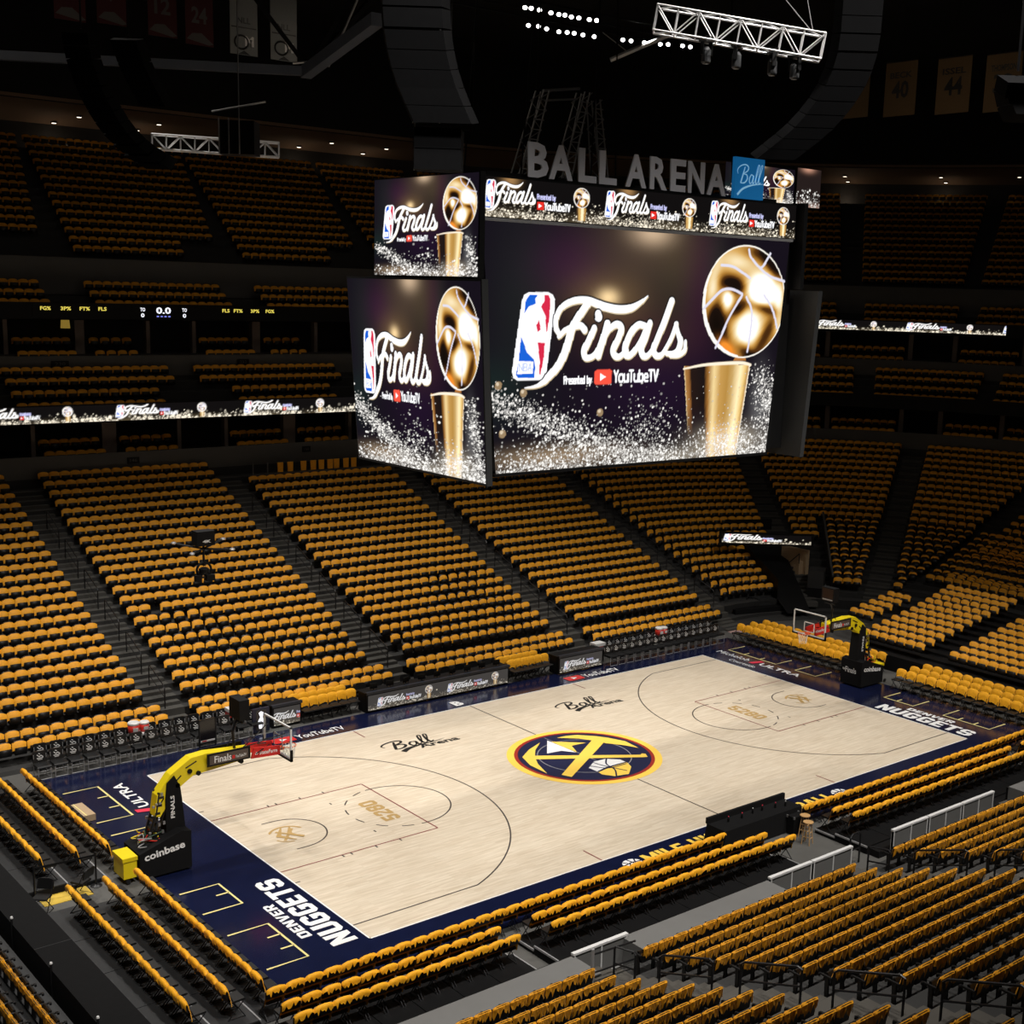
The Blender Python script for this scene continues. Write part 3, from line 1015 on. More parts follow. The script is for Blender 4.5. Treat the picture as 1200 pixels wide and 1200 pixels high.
for j in range(11):
    kk = 12 - 0.82 * j
    D, z = lower_rowf(kk)
    R = D - BC[1]
    half = 0.85 / R / D2R
    fill('arc', 45.0, 29.6 + half, D, z, edge=j < 10, pitch=0.55)
    aend = math.degrees(math.asin(max(-1, min(1, (7.0 - BC[1]) / R))))
    fill('arc', 29.6 - half, aend, D, z, edge=j < 10, pitch=0.55)
    aend = math.degrees(math.asin(max(-1, min(1, (6.6 - BC[1]) / R))))
    if j < 9: fill('arc', aend, 0, D, z, edge=j < 8, pitch=0.55); fill('end', 3.9, -3.0, D, z, edge=j < 8, pitch=0.55)
# low retractable rows behind the right basket
FB = []
for k in range(11):
    X = 20.5 + 0.78 * k; z = 1.6 + 0.12 * k
    FB.append((X, z))
    for a, b in ((2.8 + (0.10 * max(0, k - 5)), -0.95), (-2.35, -9.6)):
        fill('end', a, b, X - BC[0] + BC[1], z)
    if 3 <= k < 8: fill('end', 5.4, 3.9, X - BC[0] + BC[1], z - 0.12)
mb = MB()
for X, z in FB:
    mb.box(X - 0.42, X + 0.36, -10, 2.95, 0, z - SEAT_H)
struct('floor_retractable_stand', mb, M_BLACK)
# suites and club level
for D, z in ((29.75, 9.12), (30.6, 9.62)):
    for xa in (-22.1, -11.7, -1.35, 9.15, 19.65):
        for a, b in ((1.6, 4.7), (5.7, 8.6)):
            if xa < 19: fill('far', xa + a, xa + b, D, z)
    for a, b in ((88, 75), (73, 63), (53, 44), (42.4, 33), (26, 18.7), (17.3, 9.2)): fill('arc', a, b, D, z)
    fill('end', 2, -8, D, z)
for i, (D, z) in enumerate(club):
    for xa in (-22.3, -11.9, -1.6, 8.9):
        fill('far', xa + 0.75 + (1.5 if i < 2 and xa > -3 else 0), xa + 9.6 - (1.2 if i < 2 else 0), D, z)
    for a, b in ((88, 72), (70, 55), (53, 39.5), (36.5, 22), (19.5, 4)): fill('arc', a, b, D, z)
for D, z in ((34.2, 13.85), (35.1, 14.5)):
    for xa in (-22.1, -11.7, -1.35, 9.15):
        for a, b in ((1.95, 5.0), (5.95, 8.4)): fill('far', xa + a, xa + b, D, z)
    for a, b in ((88, 75), (73, 63), (53, 44), (42.4, 33), (26, 18.7), (17.3, 9.2)): fill('arc', a, b, D, z)
UPX = [(-15.6, -6.6), (-5.2, 3.8), (5.0, 13.6), (15.0, 21.3)]
for D, z in ((35.3, 16.5), (36.1, 17.0), (36.95, 17.5)):
    for a, b in UPX: fill('far', a, b - 1.0, D, z)
    for a, b in ((90, 77), (75, 60), (57, 42), (38.5, 27), (24.5, 13)): fill('arc', a, b, D, z)
for i, (D, z) in enumerate(UPR):
    for n, (a, b) in enumerate(UPX):
        s = 0.17 * i
        cut = 2.2 if i < 2 else 0
        fill('far', a + s * (0.4 if n else 0) + 0.1, b + s - 0.2 - cut, D, z)
    for a, b in ((86, 73), (71, 57), (54.5, 41.5), (39, 27), (25, 12)): fill('arc', a, b, D, z)

# near stand: seats seen from behind, row by row
BLOCKS = [('left', -21.2, -12.35), ('middle', -10.75, -2.25), ('right', -0.45, 8.25), ('far right', 9.9, 18.7)]
near = []
for k in range(17):
    Y, z = near_row(k)
    for bn, a, b in BLOCKS:
        aa, bb = a, b
        n = int((bb - aa) / 0.515)
        for i in range(n):
            x = aa + (i + 0.5) * (bb - aa) / n
            if in_frame((x, Y, z), 10):
                d = (Vector((x, Y, z)) - CAM_POS).length
                near.append((d, x, Y, z - 0.86, k, i, bn))
left_end = []
for k in range(3):
    for i in range(24):
        y = -8.7 + 0.52 * i - (12.0 if k == 9 else 0)
        x = -(23.05 + 0.8 * k); z = 1.22 + 0.30 * k
        if in_frame((x, y, z), 10):
            left_end.append(((Vector((x, y, z)) - CAM_POS).length, x, y, z - 0.86, k, i, 'end'))
near.sort()
solo = sorted(near[:300 - len(left_end)] + left_end)
rest = near[300 - len(left_end):]

me_back = backrest_mb(3).mesh('backrest', M_SEAT)
me_pan = pan_mb().mesh('seat_pan', M_SEAT)
me_arm = arm_mb().mesh('armrest', M_SEAT)
me_shirts = [s.mesh('draped_shirt', M_SHIRT2, False) for s in SHIRT_NEAR]
for d, x, y, z, k, i, bn in solo:
    rz = -math.pi / 2 if bn == 'end' else 0.0
    if bn == 'end':
        where = f'{nth(i + 1)} from the front, {nth(k + 1)} row of end stand behind nearer basket'
        sw = f'{nth(i + 1)} seat from the front, {nth(k + 1)} row, end stand'
    else:
        where = f'{nth(i + 1)} from left, {nth(k + 1)} row of near stand, {bn} block'
        sw = f'{nth(i + 1)} seat from left, {nth(k + 1)} row, near stand, {bn} block'
    t = thing('arena_seat', 'black arena seat, ' + where, 'seat', (x, y, z), rz, 'near stand seats seen from behind')
    link('backrest', me_back, t); link('seat_pan', me_pan, t)
    link('armrest', me_arm, t, Matrix.Translation((-0.26, 0, 0)))
    o = link('draped_shirt', me_shirts[int(RNG.integers(0, 8))])
    o.location = (x, y, z); o.rotation_euler = (0, 0, rz)
    tag(o, 'yellow shirt over ' + sw, 'shirt', 'shirts over near stand seats')
for d, x, y, z, k, i, bn in rest:
    far_seats.append((x, y, z, 0.0, 1))
NEAR_T = [np_template([(s, 0)]) for s in SHIRT_NEAR]
n_far = len(SHIRT_FAR)
pl = [(x, y, z, r, v % n_far) for x, y, z, r, v in far_shirts] + [(x, y, z, r, n_far + v % 2) for x, y, z, r, v in edge_shirts] + \
     [(q[1], q[2], q[3], 0.0, n_far + 2 + int(RNG.integers(0, 8))) for q in rest]
o = scatter('arena_seats', [SEAT_FAR, SEAT_NEAR], far_seats, [M_SEAT])
tag(o, 'rows of black arena seats filling the stands all round the court', 'seats', None, 'stuff')
o = scatter('draped_shirts', SHIRT_FAR + SHIRT_EDGE + NEAR_T, pl, [M_SHIRT2], True)
tag(o, 'yellow shirts laid over the stand seats all round the arena', 'shirts', None, 'stuff')

# ------------------------------------------------------------------ chairs on the floor
def chair_parts(front, back, seed0, n=5):
    bk = MB(); bk.prism(round_outline(0.238, 0.60, 0.90, 0.12, 4), 1, -0.022, 0.022); shear(bk, 0.40, 0.22, -0.20)
    st = MB(); st.prism([(-0.20, 0.42), (0.20, 0.43), (0.22, 0.455), (0.20, 0.485), (-0.19, 0.475)], 0, -0.21, 0.21)
    fr = MB()
    fr.tube([(0, 0.21, 0.0), (0, -0.10, 0.46), (0, -0.29, 0.86)], 0.014, 6)
    fr.tube([(0, -0.25, 0.0), (0, 0.17, 0.43)], 0.014, 6)
    fr.tube([(0, -0.24, 0.015), (0, 0.20, 0.015)], 0.010, 5)
    sh = [shirt_mb(seed0 + q, w=0.264, top=0.925, front=front, back=back, jag=0.085, nx=11, off=0.075, corner=0.085, power=3.2, recl=0.22, dy=-0.20) for q in range(n)]
    return bk, st, fr, sh


bk, st, fr, sh = chair_parts(0.49, 0.14, 50)
MC = dict(back=bk.mesh('backrest', M_SEAT), seat=st.mesh('seat_cushion', M_SEAT), frame=fr.mesh('leg_frame', M_RAIL), shirts=[s.mesh('chair_shirt', M_SHIRT, True) for s in sh])
_, _, _, sh2 = chair_parts(0.34, 0.14, 70)
shirts_front = [s.mesh('chair_shirt', M_SHIRT, True) for s in sh2]


def floor_chair(x, y, z, rz, label, group, slabel, sgroup, shirts, name='folding_chair', cat='chair', shirt=True):
    t = thing(name, label, cat, (x, y, z), rz, group)
    link('backrest', MC['back'], t); link('seat_cushion', MC['seat'], t)
    for sx in (-0.215, 0.215): link('leg_frame', MC['frame'], t, Matrix.Translation((sx, 0, 0)))
    if shirt:
        o = link('chair_shirt', shirts[int(RNG.integers(0, len(shirts)))])
        o.location = (x, y, z); o.rotation_euler = (0, 0, rz)
        tag(o, slabel, 'shirt', sgroup)
    return t


# near sideline: three rows facing the court, on the floor and on two low risers
NEARROWS = [(-9.78, 0.0, [(-18.6, -2.5), (1.3, 17.2)]), (-10.72, 0.12, [(-18.7, -12.2), (-11.15, -1.6), (1.65, 12.4), (13.1, 16.5)]), (-11.55, 0.24, [(-18.8, -12.2), (-11.15, -1.2), (1.65, 13.2), (13.9, 16.5)])]
names = {0: 'front', 1: 'middle', 2: 'back'}
for r, (Y, z, segs) in enumerate(NEARROWS):
    c = 0
    for a, b in segs:
        n = int(round((b - a) / 0.525))
        for i in range(n):
            x = a + (i + 0.5) * (b - a) / n
            c += 1
            if not in_frame((x, Y + 0.2, z + 0.9), 20): continue
            floor_chair(x, Y + 0.24, z, 0.0, f'black folding chair, {nth(c)} from left in {names[r]} row along near sideline', 'near sideline chairs',
                        f'yellow shirt over {nth(c)} chair from left, {names[r]} row, near sideline', 'shirts over near sideline chairs', MC['shirts'])
# left baseline: three rows each side of the basket
for r, (X, z) in enumerate(((-18.35, 0.0), (-19.35, 0.10), (-20.45, 0.22))):
    for side, a, b in (('beyond', 0.8 - (0.15 * r), 8.6), ('before', -9.2 - 0.2 * r, -1.35 - 0.2 * r)):
        n = int(round((b - a) / 0.525))
        for i in range(n):
            y = b - (i + 0.5) * (b - a) / n
            if not in_frame((X, y, z + 0.9), 20): continue
            w = 'beyond' if side == 'beyond' else 'in front of'
            floor_chair(X + 0.22, y, z, -math.pi / 2, f'black folding chair, {nth(i + 1)} from far end, {names[r]} row {w} nearer basket', 'left baseline chairs',
                        f'yellow shirt over {nth(i + 1)} chair from far end, {names[r]} row {w} nearer basket', 'shirts over left baseline chairs', MC['shirts'])
# far baseline: chairs face the camera
for blk, a, b in (('behind', 8.75, 0.75), ('beside', -1.35, -9.5)):
    for r, X in enumerate((18.0, 18.85, 19.7)):
        n = int(round((a - b) / 0.53))
        for i in range(n):
            y = a - (i + 0.5) * (a - b) / n - 0.12 * r
            if not in_frame((X, y, 0.9), 12): continue
            w = 'far side of' if blk == 'behind' else 'near side of'
            floor_chair(X - 0.25, y, 0.0, math.pi / 2, f'courtside chair, {nth(i + 1)} from far end in {names[r]} row, {w} farther basket', 'far baseline chairs',
                        f'yellow shirt over {nth(i + 1)} chair from far end, {names[r]} row, {w} farther basket', 'shirts over far baseline chairs', shirts_front, 'courtside_chair')
# yellow covered chairs between the scorers' tables
for blk, a, b in (('first', -6.9, -4.25), ('second', 3.7, 6.0)):
    for r, Y in enumerate((10.05 if blk == 'first' else 9.75, 10.72 if blk == 'first' else 10.45)):
        for i in range(6):
            x = a + (i + 0.5) * (b - a) / 6 - 0.1 * r
            floor_chair(x, Y - 0.25, 0.0, math.pi, f'courtside chair, {nth(i + 1)} from left, {names[r]} row, {blk} yellow group on far sideline', 'far sideline chairs',
                        f'yellow shirt on {nth(i + 1)} chair from left, {names[r]} row, {blk} far sideline group', 'shirts over far sideline chairs', shirts_front, 'courtside_chair')

# padded black team bench chairs with white printed backs
bb = MB(); bb.prism(round_outline(0.245, 0.50, 0.90, 0.08, 3), 1, -0.035, 0.035); shear(bb, 0.42, 0.16, -0.22)
bs = MB(); bs.prism([(-0.22, 0.40), (0.23, 0.40), (0.25, 0.44), (0.22, 0.49), (-0.2, 0.48)], 0, -0.245, 0.245)
bl = MB(); bl.tube([(-0.22, 0.23, 0.40), (-0.22, 0.25, 0.01), (0.22, 0.25, 0.01), (0.22, 0.23, 0.40)], 0.016, 6)
br_ = MB(); br_.tube([(-0.22, -0.23, 0.80), (-0.22, -0.24, 0.01), (0.22, -0.24, 0.01), (0.22, -0.23, 0.80)], 0.014, 6)
bp = MB()
for pts, w in (([(-0.15, 0.70), (-0.05, 0.80), (0.02, 0.72), (0.12, 0.84)], 0.035), ([(-0.14, 0.66), (0.14, 0.66)], 0.04), ([(-0.10, 0.59), (0.10, 0.59)], 0.03), ([(-0.02, 0.86), (0.05, 0.90)], 0.04)):
    for (ax, az), (cx_, cz) in zip(pts[:-1], pts[1:]):
        t = Vector((cx_ - ax, cz - az)).normalized(); nn = Vector((-t.y, t.x)) * w / 2
        bp.quad((ax - nn.x, 0.039, az - nn.y), (cx_ - nn.x, 0.039, cz - nn.y), (cx_ + nn.x, 0.039, cz + nn.y), (ax + nn.x, 0.039, az + nn.y))
bp.v = [(x * 0.8, y, 0.70 + (z - 0.72) * 0.72) for x, y, z in bp.v]
shear(bp, 0.42, 0.16, -0.22)
BM = [bb.mesh('backrest', M_SEAT), bs.mesh('seat_cushion', M_SEAT), bl.mesh('front_leg_frame', M_CHROME), br_.mesh('rear_leg_frame', M_CHROME), bp.mesh('back_print', M_WHITEP)]
for side, a, b, Y in (('left', -17.7, -8.8, 9.62), ('right', 9.1, 17.1, 9.0)):
    for r in range(2):
        n = 15
        for i in range(n):
            x = a + (i + 0.5) * (b - a) / n + (0.28 if r else 0.0)
            y = Y + 0.80 * r
            if not in_frame((x, y, 0.9), 5): continue
            if r and ((side == 'left' and (abs(x + 13.55) < 0.58 or i >= 13)) or (side == 'right' and (abs(x - 13.5) < 0.58 or i < 1))): continue
            t = thing('bench_chair', f'black padded bench chair, {nth(i + 1)} from left, {names[r]} row of the {side} team bench', 'chair', (x, y, 0.0), math.pi, side + ' team bench chairs')
            bk_ = link('backrest', BM[0], t); link('back_print', BM[4], bk_); link('seat_cushion', BM[1], t); link('front_leg_frame', BM[2], t); link('rear_leg_frame', BM[3], t)
# ------------------------------------------------------------------ screen pictures, drawn pixel by pixel into vertex colours
ART = {'badge': [(-5.32, 17.66), (-4.54, 17.68), (-4.34, 17.6), (-4.23, 17.42), (-4.24, 17.18), (-4.52, 15.01), (-4.63, 14.85), (-4.81, 14.81), (-5.73, 14.81), (-5.89, 14.9), (-5.95, 15.09), (-5.61, 17.35), (-5.53, 17.57)],
 'blue': [[(-5.29, 17.58), (-4.97, 17.58), (-5.05, 17.45), (-5.03, 17.3), (-5.31, 17.2), (-5.44, 17.06), (-5.51, 16.95), (-5.45, 17.41)],
          [(-5.61, 16.24), (-5.49, 16.02), (-5.34, 15.72), (-5.04, 15.49), (-4.99, 15.24), (-5.02, 14.88), (-5.7, 14.89), (-5.79, 14.99), (-5.68, 15.53)]],
 'red': [[(-4.68, 17.59), (-4.49, 17.59), (-4.42, 17.46), (-4.44, 16.91), (-4.52, 16.42), (-4.57, 16.38), (-4.62, 16.9), (-4.81, 17.2), (-4.68, 17.4)], [(-4.89, 16.79), (-4.79, 16.46), (-4.93, 16.38), (-4.99, 16.6)],
         [(-4.92, 16.05), (-4.61, 16.03), (-4.64, 15.52), (-4.77, 14.96), (-4.83, 15.02), (-4.81, 15.41)]],
 'white': [(-5.7, 15.44), (-5.08, 15.42), (-5.09, 15.03), (-5.73, 15.02)],
 'seams': [[(3.56, 18.84), (4.14, 18.81), (4.69, 18.61), (5.14, 18.41)], [(4.98, 19.45), (5.13, 19.17), (5.66, 18.79), (6.24, 18.51), (7.05, 18.35)], [(6.17, 19.35), (5.87, 18.94), (5.66, 18.79)],
           [(2.74, 17.24), (3.18, 17.6), (3.68, 17.94), (4.2, 17.98), (4.75, 17.82)], [(4.76, 17.78), (4.36, 17.3), (4.03, 16.82), (3.75, 16.31), (3.46, 15.84)], [(4.98, 17.71), (5.29, 17.28), (5.33, 16.72), (5.27, 16.17), (5.2, 15.69)],
           [(5.96, 17.8), (6.4, 17.37), (6.66, 16.92), (6.78, 16.58)]],
 'strokes': [([(-4.06, 16.38), (-4.17, 16.57), (-4.14, 16.91), (-3.91, 17.22), (-3.51, 17.4), (-3.14, 17.46), (-2.76, 17.44), (-2.38, 17.34), (-2.03, 17.25), (-1.4, 17.17), (-0.85, 17.22), (-0.39, 17.42), (-0.06, 17.65)],
              [0.17, 0.2, 0.2, 0.2, 0.22, 0.22, 0.24, 0.26, 0.27, 0.27, 0.25, 0.15, 0.04]),
             ([(-2.82, 17.33), (-3.27, 16.81), (-3.48, 16.47), (-3.59, 16.13), (-3.78, 15.65), (-4.06, 15.23), (-4.41, 14.93), (-4.6, 14.76), (-4.95, 14.61), (-5.41, 14.56)], [0.28, 0.28, 0.3, 0.3, 0.3, 0.28, 0.25, 0.2, 0.1, 0.03]),
             ([(-4.02, 16.24), (-3.77, 16.44), (-3.48, 16.54), (-3.11, 16.61), (-2.91, 16.47)], [0.14, 0.18, 0.2, 0.22, 0.26]),
             ([(-2.48, 16.52), (-2.71, 16.1), (-2.9, 15.79), (-2.86, 15.56), (-2.64, 15.53), (-2.38, 15.67), (-2.2, 15.95), (-2.0, 16.41)], [0.24, 0.25, 0.26, 0.24, 0.2, 0.2, 0.2, 0.2]),
             ([(-1.9, 16.68), (-2.08, 16.1), (-2.26, 15.58)], [0.25, 0.27, 0.24]),
             ([(-2.21, 15.94), (-1.82, 16.47), (-1.47, 16.66), (-1.25, 16.53), (-1.35, 16.21), (-1.59, 15.8), (-1.5, 15.59), (-1.28, 15.56), (-0.96, 15.76)], [0.2, 0.2, 0.24, 0.25, 0.26, 0.25, 0.24, 0.2, 0.18]),
             ([(-0.16, 16.62), (-0.44, 16.65), (-0.76, 16.41), (-1.02, 15.93), (-0.98, 15.62), (-0.72, 15.64), (-0.32, 16.07), (-0.01, 16.62)], [0.22, 0.24, 0.26, 0.26, 0.25, 0.22, 0.2, 0.2]),
             ([(0.1, 16.71), (-0.09, 16.21), (-0.28, 15.83), (-0.17, 15.58), (0.05, 15.58), (0.32, 15.82)], [0.25, 0.26, 0.25, 0.24, 0.2, 0.18]),
             ([(1.12, 17.5), (0.8, 16.77), (0.49, 16.17), (0.32, 15.79), (0.46, 15.58), (0.72, 15.6), (1.0, 15.93), (1.22, 16.28), (1.4, 16.7)], [0.25, 0.26, 0.26, 0.25, 0.24, 0.2, 0.17, 0.17, 0.17]),
             ([(1.37, 16.7), (1.49, 16.38), (1.64, 16.07), (1.53, 15.75), (1.29, 15.63), (0.97, 15.65)], [0.15, 0.2, 0.25, 0.24, 0.22, 0.16]), ([(1.17, 15.57), (1.57, 15.59), (1.86, 15.75), (1.89, 16.07)], [0.16, 0.18, 0.18, 0.14])]}
GL = {'Y': [[(0, 6), (2, 3), (4, 6)], [(2, 3), (2, 0)]], 'o': [[(1, 0), (3, 0), (4, 1), (4, 3), (3, 4), (1, 4), (0, 3), (0, 1), (1, 0)]], 'u': [[(0, 4), (0, 1), (1, 0), (3, 0), (4, 1)], [(4, 4), (4, 0)]],
      'T': [[(0, 6), (4, 6)], [(2, 6), (2, 0)]], 'b': [[(0, 6), (0, 0)], [(0, 3), (1, 4), (3, 4), (4, 3), (4, 1), (3, 0), (1, 0), (0, 1)]], 'e': [[(0, 2), (4, 2), (4, 3), (3, 4), (1, 4), (0, 3), (0, 1), (1, 0), (4, 0)]],
      'V': [[(0, 6), (2, 0), (4, 6)]], 'P': [[(0, 0), (0, 6), (3, 6), (4, 5), (4, 4), (3, 3), (0, 3)]], 'r': [[(0, 0), (0, 4)], [(0, 3), (1, 4), (3, 4)]], 's': [[(4, 4), (1, 4), (0, 3), (1, 2), (3, 2), (4, 1), (3, 0), (0, 0)]],
      'n': [[(0, 0), (0, 4)], [(0, 3), (1, 4), (3, 4), (4, 3), (4, 0)]], 't': [[(1, 6), (1, 1), (2, 0), (3, 0)], [(0, 4), (3, 4)]], 'd': [[(4, 6), (4, 0)], [(4, 3), (3, 4), (1, 4), (0, 3), (0, 1), (1, 0), (3, 0), (4, 1)]],
      'y': [[(0, 4), (2, 0)], [(4, 4), (1, -2)]], 'N': [[(0, 0), (0, 6), (4, 0), (4, 6)]], 'B': [[(0, 0), (0, 6), (3, 6), (4, 5), (3, 3), (0, 3)], [(3, 3), (4, 1.5), (3, 0), (0, 0)]], 'A': [[(0, 0), (2, 6), (4, 0)], [(1, 2), (3, 2)]], ' ': []}


class Pic:
    """raster over a rectangle x0..x1, z0..z1 (metres of the big screen's picture)"""
    def __init__(s, W, H, x0, x1, z0, z1):
        s.W, s.H, s.x0, s.z0 = W, H, x0, z0
        s.kx, s.kz = (W - 1) / (x1 - x0), (H - 1) / (z1 - z0)
        s.img = np.zeros((H, W, 3), np.float64)
        s.X, s.Z = np.meshgrid(np.linspace(x0, x1, W), np.linspace(z0, z1, H))

    def px(s, p):
        return ((p[0] - s.x0) * s.kx, (p[1] - s.z0) * s.kz)

    def put(s, cov, col, sl=None):
        a = cov[..., None]
        t = s.img if sl is None else s.img[sl]
        t[:] = t * (1 - a) + np.array(col) * a

    def add(s, m, col):
        s.img += m[..., None] * np.array(col)

    def stroke(s, pts, ws, col, T=(1, 1, 0, 0), smooth=8, wmin=1.0):
        sx, sz, ox, oz = T
        q = [(p[0] * sx + ox, p[1] * sz + oz, w) for p, w in zip(pts, ws)]
        if smooth: q = spline(q, smooth)
        P = [(*s.px(p), p[2]) for p in q]
        # pixel aspect: radius measured along z pixels, x scaled to match
        ax = s.kz * sz / (s.kx * sx)
        xs = [p[0] for p in P]; zs = [p[1] for p in P]
        R = max(p[2] for p in P) * s.kz * sz
        i0, i1 = max(0, int(min(xs) - R / ax - 3)), min(s.W, int(max(xs) + R / ax + 4))
        j0, j1 = max(0, int(min(zs) - R - 3)), min(s.H, int(max(zs) + R + 4))
        if i1 <= i0 or j1 <= j0: return
        gx, gz = np.meshgrid(np.arange(i0, i1) * ax, np.arange(j0, j1).astype(float))
        best = np.full(gx.shape, -9.0)
        for a, b in zip(P[:-1], P[1:]):
            x0, z0, x1, z1 = a[0] * ax, a[1], b[0] * ax, b[1]
            dx, dz = x1 - x0, z1 - z0
            L = dx * dx + dz * dz + 1e-9
            t = np.clip(((gx - x0) * dx + (gz - z0) * dz) / L, 0, 1)
            d = np.hypot(gx - x0 - t * dx, gz - z0 - t * dz)
            r = np.maximum(wmin, (a[2] + (b[2] - a[2]) * t) * s.kz * sz) * 0.5
            np.maximum(best, r - d, out=best)
        s.put(np.clip(best + 0.5, 0, 1), col, (slice(j0, j1), slice(i0, i1)))

    def poly(s, pts, col, T=(1, 1, 0, 0)):
        sx, sz, ox, oz = T
        P = [s.px((p[0] * sx + ox, p[1] * sz + oz)) for p in pts]
        xs = [p[0] for p in P]; zs = [p[1] for p in P]
        i0, i1 = max(0, int(min(xs)) - 1), min(s.W, int(max(xs)) + 3)
        j0, j1 = max(0, int(min(zs)) - 1), min(s.H, int(max(zs)) + 3)
        if i1 <= i0 or j1 <= j0: return
        cov = np.zeros((j1 - j0, i1 - i0))
        for a in (-0.33, 0, 0.33):
            for c in (-0.33, 0, 0.33):
                gx, gz = np.meshgrid(np.arange(i0, i1) + a, np.arange(j0, j1) + c)
                ins = np.zeros(gx.shape, bool)
                for k in range(len(P)):
                    x0, z0 = P[k - 1]; x1, z1 = P[k]
                    if z0 == z1: continue
                    ins ^= ((z0 > gz) != (z1 > gz)) & (gx < (x1 - x0) * (gz - z0) / (z1 - z0) + x0)
                cov += ins
        s.put(cov / 9.0, col, (slice(j0, j1), slice(i0, i1)))

    def word(s, st, x, z, w, h, col, T=(1, 1, 0, 0), wt=0.2):
        n = len(st); adv = w / (n * 5.2 - 1.2)
        for i, ch in enumerate(st):
            for g in GL[ch]:
                s.stroke([(x + (i * 5.2 + p[0]) * adv, z + p[1] / 6 * h) for p in g], [wt * h] * len(g), col, T, 0, 0.7)


WHITE = (1.25, 1.25, 1.28)


def badge(p, T):
    p.poly(ART['badge'], WHITE, T)
    for q in ART['blue']: p.poly(q, (0.012, 0.13, 0.72), T)
    p.poly(ART['white'], WHITE, T)
    for q in ART['red']: p.poly(q, (0.72, 0.025, 0.07), T)
    sx = T[1] * p.kz
    if sx > 18: p.word('NBA', -5.66, 15.12, 0.52, 0.24, (0.5, 0.6, 1.0), T, 0.16)


def finals(p, T, small=False):
    for pts, ws in ART['strokes']:
        p.stroke(pts, [w * 1.35 + 0.03 for w in ws], (0.015, 0.012, 0.01), T)
    for pts, ws in ART['strokes']:
        p.stroke([(q[0] + 0.025, q[1] - 0.045) for q in pts], ws, (0.72, 0.58, 0.36), T)
    for pts, ws in ART['strokes']:
        p.stroke(pts, ws, WHITE, T, 8, 1.1)
    p.stroke([(-2.33, 17.0), (-2.30, 16.9)], [0.40, 0.44], (0.015, 0.012, 0.01), T, 0)
    p.stroke([(-2.33, 17.0), (-2.30, 16.9)], [0.28, 0.32], WHITE, T, 0)


def sponsor(p, T, under=True):
    if under:
        rd = [(-2.39, 15.05), (-2.31, 15.11), (-1.69, 15.12), (-1.61, 15.06), (-1.61, 14.65), (-1.69, 14.6), (-2.33, 14.6), (-2.41, 14.67)]
        p.poly(rd, (1.0, 0.10, 0.06), T)
        p.poly([(-2.14, 14.99), (-1.88, 14.86), (-2.14, 14.73)], WHITE, T)
        p.word('YouTubeTV', -1.5, 14.68, 2.08, 0.38, WHITE, T, 0.19)
        p.word('Presented by', -3.74, 14.66, 1.2, 0.24, WHITE, T, 0.2)


def ball(p, T):
    sx, sz, ox, oz = T
    cx, cz, rx, rz = 4.92, 17.53, 2.22, 2.06
    u = ((p.X - ox) / sx - cx) / rx
    v = ((p.Z - oz) / sz - cz) / rz
    rr = np.hypot(u, v)
    G = lambda a, b, sa, sb, rot=0.0: np.exp(-((((u - a) * math.cos(rot) + (v - b) * math.sin(rot)) / sa) ** 2 + ((-(u - a) * math.sin(rot) + (v - b) * math.cos(rot)) / sb) ** 2))
    g = 0.52 + 0.10 * v
    g = g - 0.95 * G(-0.32, 0.30, 0.30, 0.15, -0.2) - 1.1 * G(-0.66, -0.42, 0.20, 0.42, 0.3) - 0.6 * G(-0.15, -0.12, 0.25, 0.12, 0.5)
    g = g - 0.9 * G(0.72, 0.70, 0.40, 0.22, -0.8) - 0.45 * G(0.35, 0.88, 0.5, 0.16) - 0.5 * G(0.15, -0.95, 0.34, 0.12, -0.6) - 0.7 * G(0.45, -0.10, 0.35, 0.10, -0.2) - 0.4 * G(0.55, -0.6, 0.12, 0.5, -0.6)
    g = g + 1.6 * G(0.42, 0.22, 0.33, 0.27) + 1.3 * G(0.10, -0.48, 0.30, 0.26, 0.6) + 0.9 * G(-0.42, 0.05, 0.13, 0.20) + 0.5 * G(-0.80, 0.15, 0.14, 0.5, -0.15) + 0.5 * G(0.86, -0.1, 0.12, 0.5)
    g = g + 0.35 * G(-0.2, 0.72, 0.4, 0.16)
    kx = np.array([-1.0, 0.0, 0.22, 0.45, 0.62, 0.85, 1.15, 2.5])
    R = np.interp(g, kx, [0.004, 0.012, 0.10, 0.45, 0.72, 0.95, 1.25, 1.3])
    Gc = np.interp(g, kx, [0.003, 0.006, 0.035, 0.21, 0.42, 0.75, 1.2, 1.3])
    B = np.interp(g, kx, [0.002, 0.004, 0.006, 0.035, 0.12, 0.42, 1.1, 1.3])
    fire = np.clip(1.6 * G(-0.38, -0.84, 0.20, 0.10, -0.6), 0, 1)
    R = R * (1 - fire) + fire * 0.95; Gc = Gc * (1 - fire) + fire * 0.30; B = B * (1 - fire) + fire * 0.03
    col = np.stack([R, Gc, B], -1)
    pxw = 1.0 / (rz * sz * p.kz)
    cov = np.clip((1 - rr) / pxw + 0.5, 0, 1)[..., None]
    p.img[:] = p.img * (1 - cov) + col * cov
    ww = 1.2 / (sz * p.kz)
    p.stroke([(cx + rx * math.cos(a), cz + rz * math.sin(a)) for a in np.linspace(0, 2 * math.pi, 50)], [max(0.05, ww)] * 50, (1.1, 1.05, 0.95), T, 0)
    p.stroke([(cx + rx * 0.98 * math.cos(a), cz + rz * 0.98 * math.sin(a)) for a in np.linspace(2.6, 4.6, 20)], list(np.linspace(0.05, 0.05, 20) + 0.13 * np.sin(np.linspace(0, math.pi, 20))), (1.15, 1.1, 1.0), T, 0)
    for sm in ART['seams']:
        p.stroke(sm, [max(0.10, ww * 0.8)] * len(sm), (0.80, 0.78, 0.92), T)


